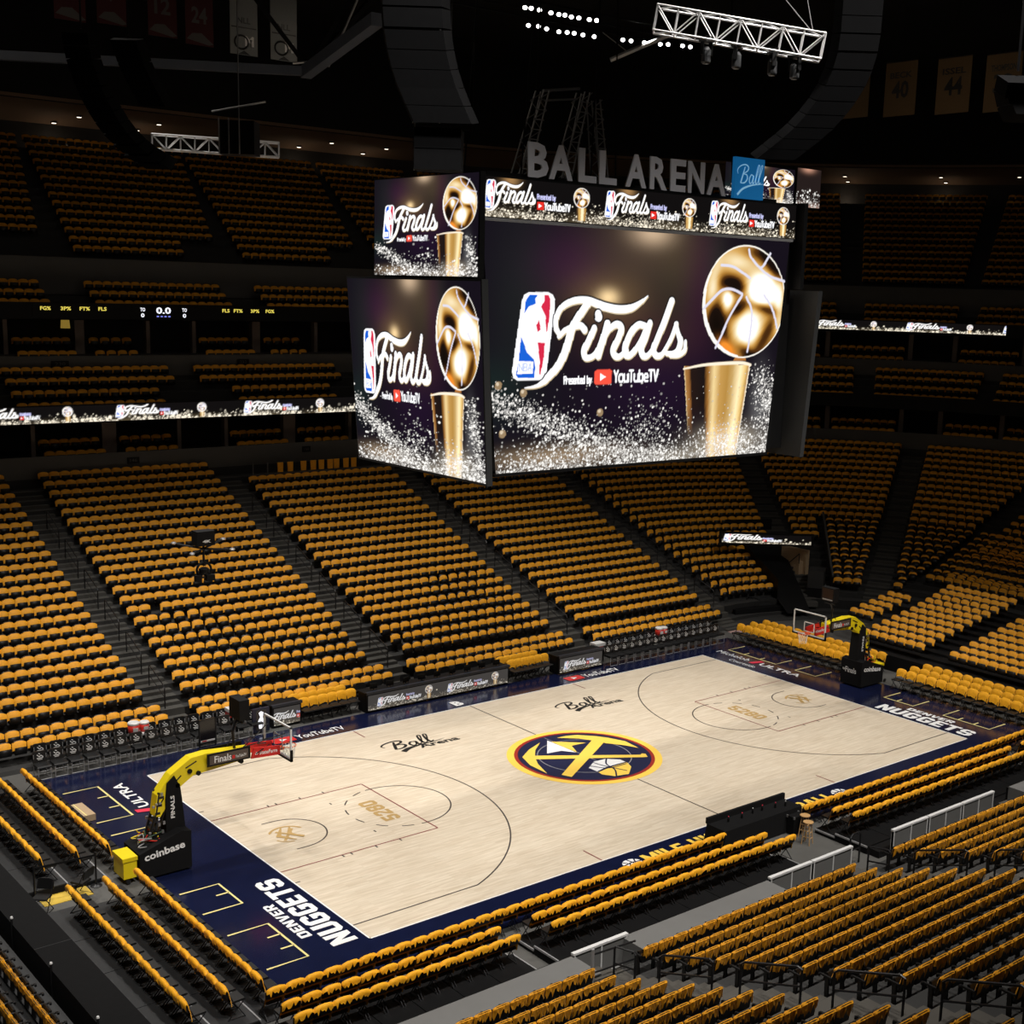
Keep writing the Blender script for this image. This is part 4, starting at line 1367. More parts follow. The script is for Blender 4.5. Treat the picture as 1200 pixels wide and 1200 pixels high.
def cup(p, T, fade=True):
    sx, sz, ox, oz = T
    x = (p.X - ox) / sx; z = (p.Z - oz) / sz
    t = np.clip((z - 11.8) / (15.17 - 11.8), -0.2, 1)
    xl = 2.35 + (1.87 - 2.35) * t; xr = 4.86 + (5.40 - 4.86) * t
    q = (x - xl) / (xr - xl)
    inside = (q > 0) & (q < 1) & (z < 15.17 + 0.05 * np.sin(np.clip(q, 0, 1) * math.pi)) & (z > 11.0)
    kq = [0, 0.02, 0.07, 0.10, 0.30, 0.36, 0.45, 0.55, 0.66, 0.74, 0.86, 0.93, 0.97, 1.0]
    R = np.interp(q, kq, [0.9, 0.45, 0.30, 0.02, 0.012, 0.35, 0.95, 0.60, 0.50, 0.62, 1.15, 0.9, 0.55, 1.1])
    Gc = np.interp(q, kq, [0.7, 0.22, 0.12, 0.01, 0.008, 0.15, 0.72, 0.34, 0.27, 0.40, 0.95, 0.62, 0.30, 1.0])
    B = np.interp(q, kq, [0.4, 0.06, 0.03, 0.008, 0.008, 0.03, 0.34, 0.09, 0.06, 0.14, 0.55, 0.22, 0.08, 0.8])
    c = np.stack([R, Gc, B], -1)
    m = inside.astype(float)
    if fade: m = m * np.where(q < 0.34, np.clip((z - 12.6) / 1.2, 0, 1), 1.0)
    p.img[:] = p.img * (1 - m[..., None]) + c * m[..., None]
    p.stroke([(1.86, 15.08), (2.9, 15.21), (4.12, 15.26), (4.96, 15.26), (5.42, 15.18)], [0.06, 0.10, 0.12, 0.12, 0.10], (1.1, 0.95, 0.75), T, 6, 0.8)
    p.poly([(4.45, 15.35), (5.15, 15.35), (5.05, 15.55), (4.62, 15.55)], (0.5, 0.2, 0.05), T)


def dust(p, T, n, seed, dens, size=(0.018, 0.05), tint=(1.0, 0.97, 0.92)):
    """bright specks scattered with probability dens(x, z) over the picture"""
    r = np.random.default_rng(seed)
    sx, sz, ox, oz = T
    H, W = p.H, p.W
    d = np.clip(dens((p.X - ox) / sx, (p.Z - oz) / sz), 0, 1)
    w = d.ravel() / max(1e-9, d.sum())
    idx = r.choice(W * H, size=n, p=w)
    acc = np.zeros((H, W))
    jj, ii = idx // W, idx % W
    rad = r.uniform(0.45, 1.0, n) * r.choice([1, 1, 1.5, 2.0], n)
    br = r.uniform(0.25, 1.25, n)
    for j, i, R, b in zip(jj, ii, rad, br):
        R2 = int(R + 1)
        j0, j1, i0, i1 = max(0, j - R2), min(H, j + R2 + 1), max(0, i - R2), min(W, i + R2 + 1)
        gz, gx = np.mgrid[j0:j1, i0:i1]
        c = np.clip(R - np.hypot(gz - j, gx - i) + 0.5, 0, 1) * b
        np.maximum(acc[j0:j1, i0:i1], c, out=acc[j0:j1, i0:i1])
    a = np.clip(acc, 0, 1)[..., None]
    p.img[:] = p.img * (1 - a) + acc[..., None] * np.array(tint) * a + 0


def gauss(X, Z, a, b, sa, sb):
    return np.exp(-(((X - a) / sa) ** 2 + ((Z - b) / sb) ** 2))


def big_picture(W, H, seed, dn=8200, orb=True, warm=1.0):
    p = Pic(W, H, -7.25, 7.35, 11.78, 19.84)
    X, Z = p.X, p.Z
    p.add(np.ones_like(X), (0.0085, 0.006, 0.011))
    for (a, b, sa, sb, c) in ((-5.5, 17.5, 1.4, 3.0, (0.004, 0.008, 0.004)), (-3.6, 18.6, 1.6, 1.1, (0.020, 0.001, 0.016)), (-1.2, 18.4, 2.2, 1.8, (0.022, 0.015, 0.008)), (2.6, 18.2, 1.0, 2.2, (0.022, 0.002, 0.012)),
                              (1.4, 18.5, 1.0, 2.0, (0.016, 0.014, 0.003)), (3.3, 18.6, 0.6, 1.4, (0.0, 0.010, 0.002)), (-6.8, 14.5, 1.2, 1.0, (0.001, 0.011, 0.006)), (-0.5, 16.2, 2.5, 0.9, (0.035, 0.012, 0.008)), (0.5, 14.6, 3, 1.5, (0.006, 0.0, 0.010))):
        p.add(gauss(X, Z, a, b, sa, sb), c)
    p.add(gauss(X, Z, 0.05, 19.85, 0.9, 0.45), (0.55, 0.40, 0.26))
    p.add(gauss(X, Z, 0.05, 19.6, 2.2, 1.3), (0.055, 0.035, 0.018))
    p.add(gauss(X, Z, -1.9, 17.55, 0.45, 0.28), (0.9, 0.66, 0.34))
    p.add(gauss(X, Z, -1.9, 17.5, 1.6, 0.8), (0.11, 0.065, 0.022))
    T = (1, 1, 0, 0)
    cup(p, T)
    dens = lambda x, z: (1.2 * np.exp(-((z - 11.6) / 0.62) ** 2) * (0.7 + 0.3 * np.sin(x * 1.3 + 1)) +
                         0.75 * np.exp(-((z - (14.25 - 0.36 * (x + 7))) / (0.36 + 0.03 * (x + 7))) ** 2) * np.clip((1.0 - x) / 2, 0, 1) +
                         0.22 * np.exp(-((x - 0.2) / 1.2) ** 2 - ((z - 12.8) / 0.9) ** 2) +
                         0.7 * np.exp(-((x - (6.35 - 0.25 * (z - 14))) / 0.5) ** 2) * np.clip((15.4 - z) / 1.2, 0, 1) +
                         1.5 * np.exp(-((x - 4.4) / 1.2) ** 2 - ((z - 11.9) / 0.7) ** 2) + 0.008 * (z < 15.0) * (x > -7))
    p.add(gauss(X, Z, 4.3, 12.3, 1.5, 0.55), (0.50, 0.42, 0.30))
    p.add(gauss(X, Z, 6.0, 13.6, 0.5, 1.3), (0.10, 0.10, 0.10))
    p.add(gauss(X, Z, -4.0, 12.2, 2.6, 0.35), (0.30, 0.21, 0.12))
    p.add(gauss(X, Z, 1.5, 11.9, 1.6, 0.3), (0.25, 0.22, 0.17))
    dust(p, T, dn, seed, dens)
    ball(p, T)
    badge(p, T)
    finals(p, T)
    sponsor(p, T)
    if orb:
        for a, b in ((-6.5, 14.66), (-5.47, 14.39), (-2.1, 13.64), (-6.3, 13.08)):
            p.stroke([(a, b), (a + 0.02, b)], [0.27, 0.27], (0.35, 0.24, 0.13), T, 0)
            p.stroke([(a - 0.03, b + 0.05), (a - 0.02, b + 0.05)], [0.12, 0.12], (0.75, 0.62, 0.45), T, 0)
    return p


def strip_picture(W, H, length, height, period, phase, dn, mini=0.86, gap=0.0, glow=True, logo_w=None, trophy=0.70):
    """ribbon board: wordmark, sponsor line, trophy, wordmark ... over a bed of glitter; units are metres along the board"""
    p = Pic(W, H, 0, length, 0, height)
    X, Z = p.X, p.Z
    p.add(np.ones_like(X), (0.006, 0.005, 0.005))
    dens = lambda x, z: np.exp(-(z / (height * 0.20)) ** 2) * (0.55 + 0.45 * np.sin(x * 2.1) * np.sin(x * 0.83 + 2)) + 0.03 * (z < height * 0.55)
    p.add(np.exp(-(Z / (height * 0.2)) ** 2) * (0.6 + 0.4 * np.sin(X * 1.7)), (0.10, 0.075, 0.04))
    dust(p, (1, 1, 0, 0), dn, 11, dens, tint=(1.0, 0.90, 0.72))
    k = math.floor((0 - phase) / period) - 1
    sc = height * mini / 3.15           # wordmark height 3.15 m on the big screen
    sw = logo_w / 8.0 if logo_w else sc
    while phase + k * period < length:
        x0 = phase + k * period
        T = (sw, sc, x0 + 5.95 * sw, height * 0.14 - 14.56 * sc)
        if glow:
            p.add(gauss(X, Z, x0 + 4.0 * sw, height, 0.30, height * 0.22), (0.40, 0.22, 0.08))
        badge(p, T); finals(p, T)
        xs = x0 + 8.2 * sw
        p.poly([(xs, height * 0.26), (xs + 0.55 * height * 0.42, height * 0.26), (xs + 0.55 * height * 0.42, height * 0.47), (xs, height * 0.47)], (0.85, 0.03, 0.02))
        p.poly([(xs + .2 * .23 * height, height * 0.31), (xs + .7 * .23 * height, height * 0.365), (xs + .2 * .23 * height, height * 0.42)], WHITE)
        p.word('YouTubeTV', xs + 0.26 * height, height * 0.28, 0.88 * height, height * 0.17, WHITE, (1, 1, 0, 0), 0.22)
        p.word('Presented by', xs, height * 0.54, 0.62 * height, height * 0.12, (0.7, 0.7, 1.1), (1, 1, 0, 0), 0.2)
        # small trophy
        xt = x0 + period * trophy
        st = height * 0.52 / 4.12
        T2 = (st, st, xt - 4.92 * st, height * 0.66 - 17.53 * st)
        cz = height * 0.40
        for (a, b, c) in ((0, 0.16, (0.10, 0.05, 0.02)), (0.16, 0.45, (0.70, 0.42, 0.13)), (0.45, 0.78, (1.15, 0.95, 0.6)), (0.78, 1.0, (0.55, 0.30, 0.08))):
            w = height * 0.34
            p.poly([(xt - w / 2 + w * a, cz), (xt - w / 2 + w * b, cz), (xt + (-w / 2 + w * b) * 0.86, height * 0.06), (xt + (-w / 2 + w * a) * 0.86, height * 0.06)], c)
        ball(p, T2)
        k += 1
    return p


def screen_mesh(name, pic, pos, parent, m=None):
    """grid of pic.W x pic.H vertices; pos(s, t) gives the world position for s, t in 0..1"""
    W, H = pic.W, pic.H
    S, Tt = np.meshgrid(np.linspace(0, 1, W), np.linspace(0, 1, H))
    co = pos(S, Tt).reshape(-1, 3).astype(np.float32)
    i = np.arange(W * H).reshape(H, W)
    q = np.stack([i[:-1, :-1], i[:-1, 1:], i[1:, 1:], i[1:, :-1]], -1).reshape(-1, 4).astype(np.int32)
    me = bpy.data.meshes.new(name)
    me.vertices.add(len(co)); me.vertices.foreach_set('co', co.ravel())
    me.loops.add(q.size); me.loops.foreach_set('vertex_index', q.ravel())
    me.polygons.add(len(q)); me.polygons.foreach_set('loop_start', np.arange(0, q.size, 4, dtype=np.int32))
    me.update(calc_edges=True)
    at = me.color_attributes.new('Pixel', 'FLOAT_COLOR', 'POINT')
    c = np.ones((W * H, 4), np.float32); c[:, :3] = np.clip(pic.img, 0, 1.3).reshape(-1, 3)
    at.data.foreach_set('color', c.ravel())
    me.materials.append(m or M_SCREEN)
    return link(name, me, parent)


def quad_pos(tl, tr, br, bl):
    tl, tr, br, bl = (np.array(q, float) for q in (tl, tr, br, bl))
    def f(S, T):
        S = S[..., None]; T = T[..., None]
        return (bl * (1 - S) + br * S) * (1 - T) + (tl * (1 - S) + tr * S) * T
    return f


def crop(pic, s0, s1, t0=0.0, t1=1.0):
    q = Pic.__new__(Pic)
    a, b = int(s0 * pic.W), int(s1 * pic.W); c, d = int(t0 * pic.H), int(t1 * pic.H)
    q.img = pic.img[c:d, a:b]; q.H, q.W = q.img.shape[:2]
    return q


# ------------------------------------------------------------------ centre-hung scoreboard
sb = thing('scoreboard', 'huge four-sided video scoreboard hanging over centre court under grey letters', 'scoreboard', (0, 0, 11.6))
SBM = Matrix.Translation((0, 0, -11.6))


def sbp(o):
    o.matrix_basis = SBM @ o.matrix_basis
    return o


b = MB(); b.box(-6.3, 6.3, -2.45, 2.45, 12.0, 19.86); b.box(-7.45, 7.45, -2.66, 2.66, 19.84, 21.2); b.box(-6.8, 6.8, -2.2, 2.2, 21.2, 21.35)
sbp(b.obj('core_frame', M_BLACK, sb))
b = MB(); b.box(-7.6, 7.6, -2.44, 2.44, 11.9, 19.8)
sbp(b.obj('end_filler', M_BLACK, sb))
main = big_picture(560, 310, 3)
# the big sheet: wider at the top, in front of the core
def main_pos(S, T):
    z = 11.80 + 8.01 * T
    half = 6.535 + (7.23 - 6.535) * T
    return np.stack([(S * 2 - 1) * half, np.full_like(S, -2.60), z], -1)


full = Pic.__new__(Pic)
# resample so that the picture keeps its width while the sheet narrows downwards
H, W = main.H, main.W
T_ = np.linspace(0, 1, H)[:, None]; S_ = np.linspace(0, 1, W)[None, :]
half = 6.535 + (7.23 - 6.535) * T_
xx = (S_ * 2 - 1) * half
ii = np.clip((xx + 7.25) / 14.6 * (W - 1), 0, W - 1).round().astype(int)
full.img = main.img[np.arange(H)[:, None], ii]; full.H, full.W = H, W
sbp(screen_mesh('main_screen', full, main_pos, sb))
b = MB()
b.box(-7.25, 7.28, -2.72, -2.45, 19.80, 19.90)
sbp(b.obj('screen_trim', M_CHROME, sb))
b = MB(); b.box(-6.6, 6.6, -2.64, -2.4, 11.70, 11.79)
sbp(b.obj('lower_trim', M_BLACK, sb))
# back sheet faces the far side
sbp(screen_mesh('main_screen', crop(full, 0, 1), lambda S, T: main_pos(S, T) * np.array([-1, -1, 1]), sb))
ls = big_picture(210, 290, 5, 4200, orb=False)
us = big_picture(180, 150, 6, 1500, orb=False)
for s in (-1, 1):
    # end slabs lean inwards at the bottom; the video face looks outwards
    o4 = [(-8.22, -4.02, 11.66), (-6.62, -4.0, 11.66), (-6.62, 4.0, 11.66), (-7.72, 4.02, 11.66)]
    b = MB()
    ya = -3.95 if s < 0 else -3.55
    lo = [(s * 7.80, ya + 0.1), (s * 7.58, ya + 0.1), (s * 7.58, 3.85), (s * 7.80, 3.85)]
    hi = [(s * 8.21, ya), (s * 7.97, ya), (s * 7.97, 3.95), (s * 8.21, 3.95)]
    if s < 0: lo, hi = lo[::1], hi[::1]
    else: lo, hi = lo[::-1], hi[::-1]
    b.hexa([(x, y, 11.64) for x, y in lo], [(x, y, 18.0) for x, y in hi])
    sbp(b.obj('end_slab', mat('scoreboard_casing', (0.035, 0.036, 0.037), 0.5, spec=0.3, noise=0.15, nscale=1), sb))
    tl, tr, br2, bl2 = (s * 8.225, 3.9 if s < 0 else ya + 0.05, 17.93), (s * 8.225, ya + 0.05 if s < 0 else 3.9, 17.93), (s * 7.815, ya + 0.15 if s < 0 else 3.8, 11.72), (s * 7.815, 3.8 if s < 0 else ya + 0.15, 11.72)
    sbp(screen_mesh('end_screen', crop(ls, 0, 1), quad_pos(tl, tr, br2, bl2), sb))
    b = MB(); b.box(min(s * 7.66, s * 7.46), max(s * 7.66, s * 7.46), -3.05, 3.05, 18.04, 21.24)
    sbp(b.obj('upper_box', M_BLACK, sb))
    sbp(screen_mesh('upper_screen', crop(us, 0, 1), quad_pos((s * 7.68, -s * 3.0, 21.2), (s * 7.68, s * 3.0, 21.2), (s * 7.68, s * 3.0, 18.07), (s * 7.68, -s * 3.0, 18.07)), sb))
rib = strip_picture(600, 64, 14.75, 1.2, 4.98, 0.12, 2300, 0.80, logo_w=2.05, trophy=0.795)
for s in (1, -1):
    sbp(screen_mesh('ribbon_screen', crop(rib, 0, 1), (lambda s: (lambda S, T: np.stack([(S * 14.75 - 7.375) * s, np.full_like(S, -2.70) * s, 19.93 + 1.2 * T], -1)))(s), sb))
# letters standing on the upper edge
LET = [('B', -5.52, 0.84), ('A', -4.66, 1.0), ('L', -3.42, 0.78), ('L', -2.52, 0.78), ('A', -1.34, 0.96), ('R', -0.22, 0.82), ('E', 0.76, 0.74), ('N', 1.62, 0.82), ('A', 2.56, 0.98)]
for ch, x, w in LET:
    sbp(text(ch, w, 1.08, frame((x, -2.62, 21.24), (1, 0, 0), (0, 0, 1)), M_SIGN, sb, 0.03, 0.03, 'sign_letter'))
b = MB(); b.box(3.93, 5.48, -2.70, -2.55, 21.22, 22.66)
pan = sbp(b.obj('sign_panel', M_SIGNB, sb))
SM = frame((4.02, -2.715, 21.72), (1, 0.0, 0), (0, 0, 1))
for k, (pts, ws) in enumerate(BALL[:-1] + [([(0.1, -0.62), (0.7, -0.25), (1.7, 0.0), (2.9, 0.12)], [0.16, 0.14, 0.10, 0.03])]):
    bq = MB(); q = spline([(p[0] * 0.485, p[1] * 0.62, w * 0.52) for p, w in zip(pts, ws)], 6)
    ribbon_mesh(bq, [(p[0], p[1]) for p in q], [float(p[2]) for p in q], 0.001 * k)
    o = bq.obj('script_stroke', M_SIGNW, pan); o.matrix_basis = SM
# hanging towers of lattice above the board
for (x0, x1, z1, y0) in ((-4.6, -3.7, 24.2, -1.0), (-2.95, -2.1, 24.3, -1.2), (-0.85, -1.3, 24.2, -0.8)):
    b = MB()
    for dx in (-0.22, 0.22):
        for dy in (-0.22, 0.22):
            b.tube([(x0 + dx, y0 + dy, 21.3), (x1 + dx * 0.5, y0 + dy, z1)], 0.028, 5)
    n = 9
    for i in range(n):
        t0, t1 = i / n, (i + 1) / n
        for dy in (-0.22, 0.22):
            s_ = 1 if i % 2 else -1
            b.tube([(x0 + (x1 - x0) * t0 + 0.22 * s_, y0 + dy, 21.3 + (z1 - 21.3) * t0), (x0 + (x1 - x0) * t1 - 0.22 * s_, y0 + dy, 21.3 + (z1 - 21.3) * t1)], 0.018, 4)
        b.tube([(x0 + (x1 - x0) * t0 - 0.22, y0 - 0.22, 21.3 + (z1 - 21.3) * t0), (x0 + (x1 - x0) * t0 + 0.22, y0 - 0.22, 21.3 + (z1 - 21.3) * t0)], 0.018, 4)
    sbp(b.obj('hanging_tower', M_CHROME, sb))
b = MB(); b.tube([(-3.7, -1.0, 24.2), (-2.1, -1.0, 24.45)], 0.05, 5); b.tube([(-3.6, -1.0, 23.9), (-2.2, -1.0, 24.1)], 0.035, 5)
sbp(b.obj('tie_bar', M_CHROME, sb))
b = MB()
for x in (-5, -2, 2, 5):
    for y in (-1.6, 1.6): b.tube([(x, y, 21.3), (x * 0.8, y, 34.4)], 0.03, 5)
sbp(b.obj('hoist_cable', M_BLACK, sb))

# second, smaller hanging board seen past its right end
ab = thing('hanging_display', 'small hanging video display seen beyond the right end of the scoreboard', 'screen', (22.0, 10.3, 22.2))
b = MB(); b.box(-2.9, 2.35, 0.0, 0.5, 0.15, 2.2); b.obj('casing', M_BLACK, ab)
screen_mesh('panel', crop(us, 0.0, 1.0), lambda S, T: np.stack([-5.0 + 5.2 * S - 0.0, np.full_like(S, -0.02), 0.28 + 1.75 * T], -1), ab)
np_ = Pic(60, 64, 0, 1, 0, 1)
np_.add(np.ones_like(np_.X), (0.02, 0.013, 0.012)); np_.add(gauss(np_.X, np_.Z, 0.45, 1.0, 0.25, 0.10), (0.6, 0.3, 0.2)); np_.add(gauss(np_.X, np_.Z, 0.5, 0.0, 1.0, 0.10), (0.4, 0.25, 0.2))
dust(np_, (1, 1, 0, 0), 170, 4, lambda x, z: np.exp(-(z / 0.28) ** 2))
screen_mesh('panel', crop(np_, 0, 1), lambda S, T: np.stack([0.4 + 1.9 * S, np.full_like(S, -0.02), 0.22 + 1.95 * T], -1), ab)

# ------------------------------------------------------------------ ribbon boards round the bowl
def path_len(D, x0, y1):
    R = D - BC[1]
    return (BC[0] - x0), R * math.pi / 2, BC[1] - y1


def ring_pos(D, x0, z0, z1, L):
    R = D - BC[1]
    la = BC[0] - x0; lb = R * math.pi / 2
    def f(S, T):
        d = S * L
        a = (math.pi / 2) - (d - la) / R
        x = np.where(d < la, x0 + d, np.where(d < la + lb, BC[0] + R * np.cos(a), BC[0] + R))
        y = np.where(d < la, D, np.where(d < la + lb, BC[1] + R * np.sin(a), BC[1] - (d - la - lb)))
        return np.stack([x, y, z0 + (z1 - z0) * T], -1)
    return f


t = thing('ribbon_board', 'long lit ribbon board along the lower balcony edge with repeated wordmarks and trophies', 'screen', (0, 0, 0))
L1 = 75.0
pic = strip_picture(1500, 18, L1, 0.82, 7.05, 33.2 - 7.05 * 4 + 0.1, 3600, 0.82, glow=False, logo_w=2.3, trophy=0.66)
screen_mesh('led_face', pic, ring_pos(29.3, -40.0, 10.56, 11.38, L1), t)
sweep([(29.34, 10.5), (29.32, 11.42), (29.55, 11.42)]).obj('fascia', M_BLACK, t)
t = thing('ribbon_board', 'short lit ribbon board on the upper balcony beyond the scoreboard', 'screen', (0, 0, 0))
L2 = 13.5
pic = strip_picture(330, 18, L2, 0.66, 6.6, 0.1, 800, 0.82, glow=False, logo_w=2.3, trophy=0.66)
R_ = 34.4 - BC[1]
screen_mesh('led_face', pic, lambda S, T: np.stack([BC[0] + R_ * np.cos((45.6 - S * L2 / R_ / D2R) * D2R), BC[1] + R_ * np.sin((45.6 - S * L2 / R_ / D2R) * D2R), 15.6 + 0.66 * T], -1), t)
# figures on the upper fascia
t = thing('stat_board', 'dark strip board with yellow statistics headings and a white clock', 'screen', (-1.9, 34.42, 15.5))
b = MB(); b.box(-7.0, 8.0, 0, 0.04, 0.0, 0.8); b.obj('board', M_BLACK, t)
for s, x, w, h, z, m in (('FG%', -6.6, 0.55, 0.20, 0.42, M_LEDY), ('3P%', -5.55, 0.55, 0.20, 0.42, M_LEDY), ('FT%', -4.55, 0.55, 0.20, 0.42, M_LEDY), ('FLS', -3.55, 0.45, 0.20, 0.42, M_LEDY),
                         ('FLS', 3.55, 0.45, 0.20, 0.42, M_LEDY), ('FT%', 4.25, 0.55, 0.20, 0.42, M_LEDY), ('3P%', 5.3, 0.55, 0.20, 0.42, M_LEDY), ('FG%', 6.25, 0.55, 0.20, 0.42, M_LEDY),
                         ('0.0', -0.35, 0.85, 0.36, 0.30, M_LEDW), ('TO', -1.25, 0.28, 0.20, 0.42, M_LEDW), ('0', -1.22, 0.2, 0.22, 0.10, M_LEDW), ('TO', 1.15, 0.28, 0.20, 0.42, M_LEDW), ('0', 1.18, 0.2, 0.22, 0.10, M_LEDW)):
    text(s, w, h, frame((x, -0.015, z), (1, 0, 0), (0, 0, 1)), m, t, 0.03)
b = MB()
for i in range(4): b.box(-0.32 + i * 0.22, -0.20 + i * 0.22, -0.02, 0, 0.12, 0.19)
b.obj('clock_dash', M_LEDB, t)
# board above the corner tunnel
t = thing('tunnel_board', 'small bright video board over the dark corner tunnel mouth', 'screen', (25.4, 13.55, 3.6))
d = Vector((4.0, -3.45, 0)).normalized()
b = MB(); b.box(-2.75, 2.75, 0.0, 0.2, -0.1, 0.62); b.obj('casing', M_BLACK, t); t.rotation_euler = (0, 0, math.atan2(d.y, d.x))
pic = strip_picture(110, 16, 2.9, 0.52, 6.0, 0.05, 160, 0.95, glow=False)
screen_mesh('led_face', pic, lambda S, T: np.stack([-2.6 + 5.2 * S, np.full_like(S, -0.02), 0.0 + 0.52 * T], -1), t)
# ------------------------------------------------------------------ baskets
def stanchion(s, label):
    """s = -1 nearer (left) end, +1 farther end; local +x points to the court"""
    t = thing('basket_stanchion', label, 'basketball hoop', (s * 17.2, 0, 0), 0 if s < 0 else math.pi)
    # local frame: base spans x -0.75 .. 0.85, board plane at x = 4.1
    b = MB()
    b.prism([(-0.78, 0.06), (0.85, 0.06), (0.85, 1.24), (0.55, 1.30), (-0.78, 0.86)], 1, -0.60, 0.60)
    base = b.obj('padded_base', M_CLOTHB, t)
    th = math.atan2(1.30 - 0.86, 1.33)
    for fy, sgn in ((-0.604, 1), (0.604, -1)):
        x0 = -0.62 if sgn > 0 else 0.70
        text('coinbase', 1.28, 0.24, frame((x0, fy, 0.60 if sgn > 0 else 0.78), (sgn, 0, 0.12 * sgn), (-0.12 * sgn * sgn, 0, 1)), M_WHITE, base, 0.03, 0.0)
    text('Finals', 0.62, 0.26, frame((0.854, -0.34, 0.62), (0, 1, 0), (0, 0, 1)), M_WHITEP, base, 0.01)
    text('NBA', 0.14, 0.10, frame((0.854, -0.50, 0.70), (0, 1, 0), (0, 0, 1)), M_WHITEP, base, 0.01)
    b = MB(); b.box(-1.24, -0.83, -0.50, 0.26, 0.16, 0.74); b.box(-1.27, -0.81, -0.53, 0.29, 0.70, 0.82)
    b.obj('counterweight', M_YELPAD, t)
    b = MB()
    for x in (-1.1, 0.6):
        for y in (-0.5, 0.5): b.tube([(x, y - 0.03, 0.07), (x, y + 0.03, 0.07)], 0.07, 10)
    b.obj('caster', M_RAIL, t)
    # cables and small gear lying in the open tray behind the mast
    r = np.random.default_rng(5)
    for k, m in enumerate((M_RED, M_YELPAD, M_BLACK, mat('green_cable', (0.012, 0.05, 0.018), 0.6), M_CHROME)):
        b = MB()
        for j in range(2):
            x0, y0 = r.uniform(-0.7, -0.2), r.uniform(-0.4, 0.3)
            pts = [(x0 + r.uniform(-.2, .45), y0 + r.uniform(-.18, .18), 0.93 + 0.12 * (i % 2) * r.random() + 0.06 * i) for i in range(6)]
            b.tube([tuple(p) for p in spline(pts, 4)], 0.018, 5)
        b.obj('cable', m, t)
    # mast in a black pad, leaning slightly
    b = MB(); b.prism([(0.22, 1.1), (0.84, 1.1), (0.74, 2.2), (0.70, 2.55), (0.52, 2.95), (0.28, 2.75), (0.22, 2.2)], 1, -0.24, 0.24)
    mast = b.obj('mast_pad', M_CLOTHB, t)
    for fy, sgn in ((-0.244, 1), (0.244, -1)):
        text('FINALS', 0.72, 0.13, frame((0.50, fy, 1.62 if sgn > 0 else 2.36), (0, 0, 1 * sgn), (-sgn * sgn, 0, 0)), M_WHITEP, mast, 0.03)
    b = MB()
    for y in (-0.16, 0.16):
        b.tube([(-0.35, y, 0.95), (-0.05, y, 1.9), (0.05, y, 2.5)], 0.045, 7)
        b.tube([(-0.1, y, 1.0), (0.30, y, 2.1)], 0.03, 6)
    for i in range(6):
        z = 1.1 + 0.24 * i; x = -0.30 + 0.066 * i
        b.box(x, x + 0.16, -0.2, 0.2, z, z + 0.07)
    b.obj('lift_linkage', M_RAIL, t)
    r2 = np.random.default_rng(9)
    b = MB()
    for i in range(16):
        x, z = r2.uniform(-0.35, 0.2), r2.uniform(1.1, 2.4); y = r2.choice([-0.23, 0.2])
        b.box(x, x + 0.07, y, y + 0.05, z, z + r2.uniform(.04, .12))
    b.obj('bolt_plate', M_STEEL, t)
    # yellow padded arm sweeping up and forward
    outer = [(-0.12, 1.78), (-0.02, 2.42), (0.42, 2.98), (1.08, 3.38), (1.60, 3.42), (3.05, 3.30)]
    inner = [(3.05, 3.00), (1.75, 2.86), (1.15, 2.82), (0.72, 2.55), (0.34, 2.12), (0.06, 1.72)]
    b = MB(); b.prism(outer + inner, 1, -0.19, 0.19)
    arm = b.obj('padded_arm', M_YELPAD, t)
    b = MB()
    for x, z in ((0.62, 2.62), (1.02, 2.98), (1.30, 2.86), (2.72, 2.94)): b.tube([(x, -0.24, z), (x, 0.24, z)], 0.075, 10)
    for (x0, z0, x1, z1) in ((0.05, 2.1, 0.18, 2.3), (0.9, 3.1, 1.25, 3.25), (0.35, 2.55, 0.75, 2.9)): b.tube([(x0, -0.193, z0), (x1, -0.193, z1)], 0.022, 5); b.tube([(x0, 0.193, z0), (x1, 0.193, z1)], 0.022, 5)
    b.obj('arm_fitting', M_BLACK, arm)
    for fy, sgn in ((-0.30, 1), (0.30, -1)):
        b = MB(); b.box(1.55, 2.98, fy - 0.02, fy + 0.02, 3.02, 3.42)
        pnl = b.obj('ad_panel', M_BLACK, t)
        b = MB(); yy = fy - 0.024 * sgn
        fq = [(1.62, yy, 3.07), (2.91, yy, 3.07), (2.91, yy, 3.37), (1.62, yy, 3.37)]
        b.quad(*(fq if sgn > 0 else fq[::-1])); b.obj('panel_face', mat('brown_panel_face', (0.085, 0.062, 0.05), 0.5, noise=0.3, nscale=6), pnl)
        X = (1.68 if sgn > 0 else 2.86)
        text('Finals', 0.56, 0.22, frame((X + 0.10 * sgn, yy - 0.004 * sgn, 3.11), (sgn, 0, 0), (0, 0, 1)), M_WHITE, pnl, 0.01)
        text('YouTubeTV', 0.36, 0.09, frame((X + 0.80 * sgn, yy - 0.004 * sgn, 3.14), (sgn, 0, 0), (0, 0, 1)), M_WHITE, pnl, 0.01)
        b = MB(); x0, x1 = sorted((X + 0.69 * sgn, X + 0.78 * sgn)); b.box(x0, x1, yy - 0.004, yy + 0.004, 3.13, 3.24); b.obj('play_badge', M_RED, pnl)
        b = MB(); b.prism([(3.02, 2.98), (4.02, 2.92), (4.02, 3.22), (3.12, 3.30)], 1, fy * 0.9 - 0.03, fy * 0.9 + 0.03)
        red = b.obj('ad_sleeve', M_RED, t)
        yy = fy * 0.9 - 0.034 * sgn
        text('StateFarm', 0.62, 0.13, frame((3.30 if sgn > 0 else 3.92, yy, 3.06), (sgn, 0, -0.05 * sgn), (0.05 * sgn * sgn, 0, 1)), M_WHITE, red, 0.015)
        b = MB(); cx0 = 3.20 if sgn > 0 else 3.98
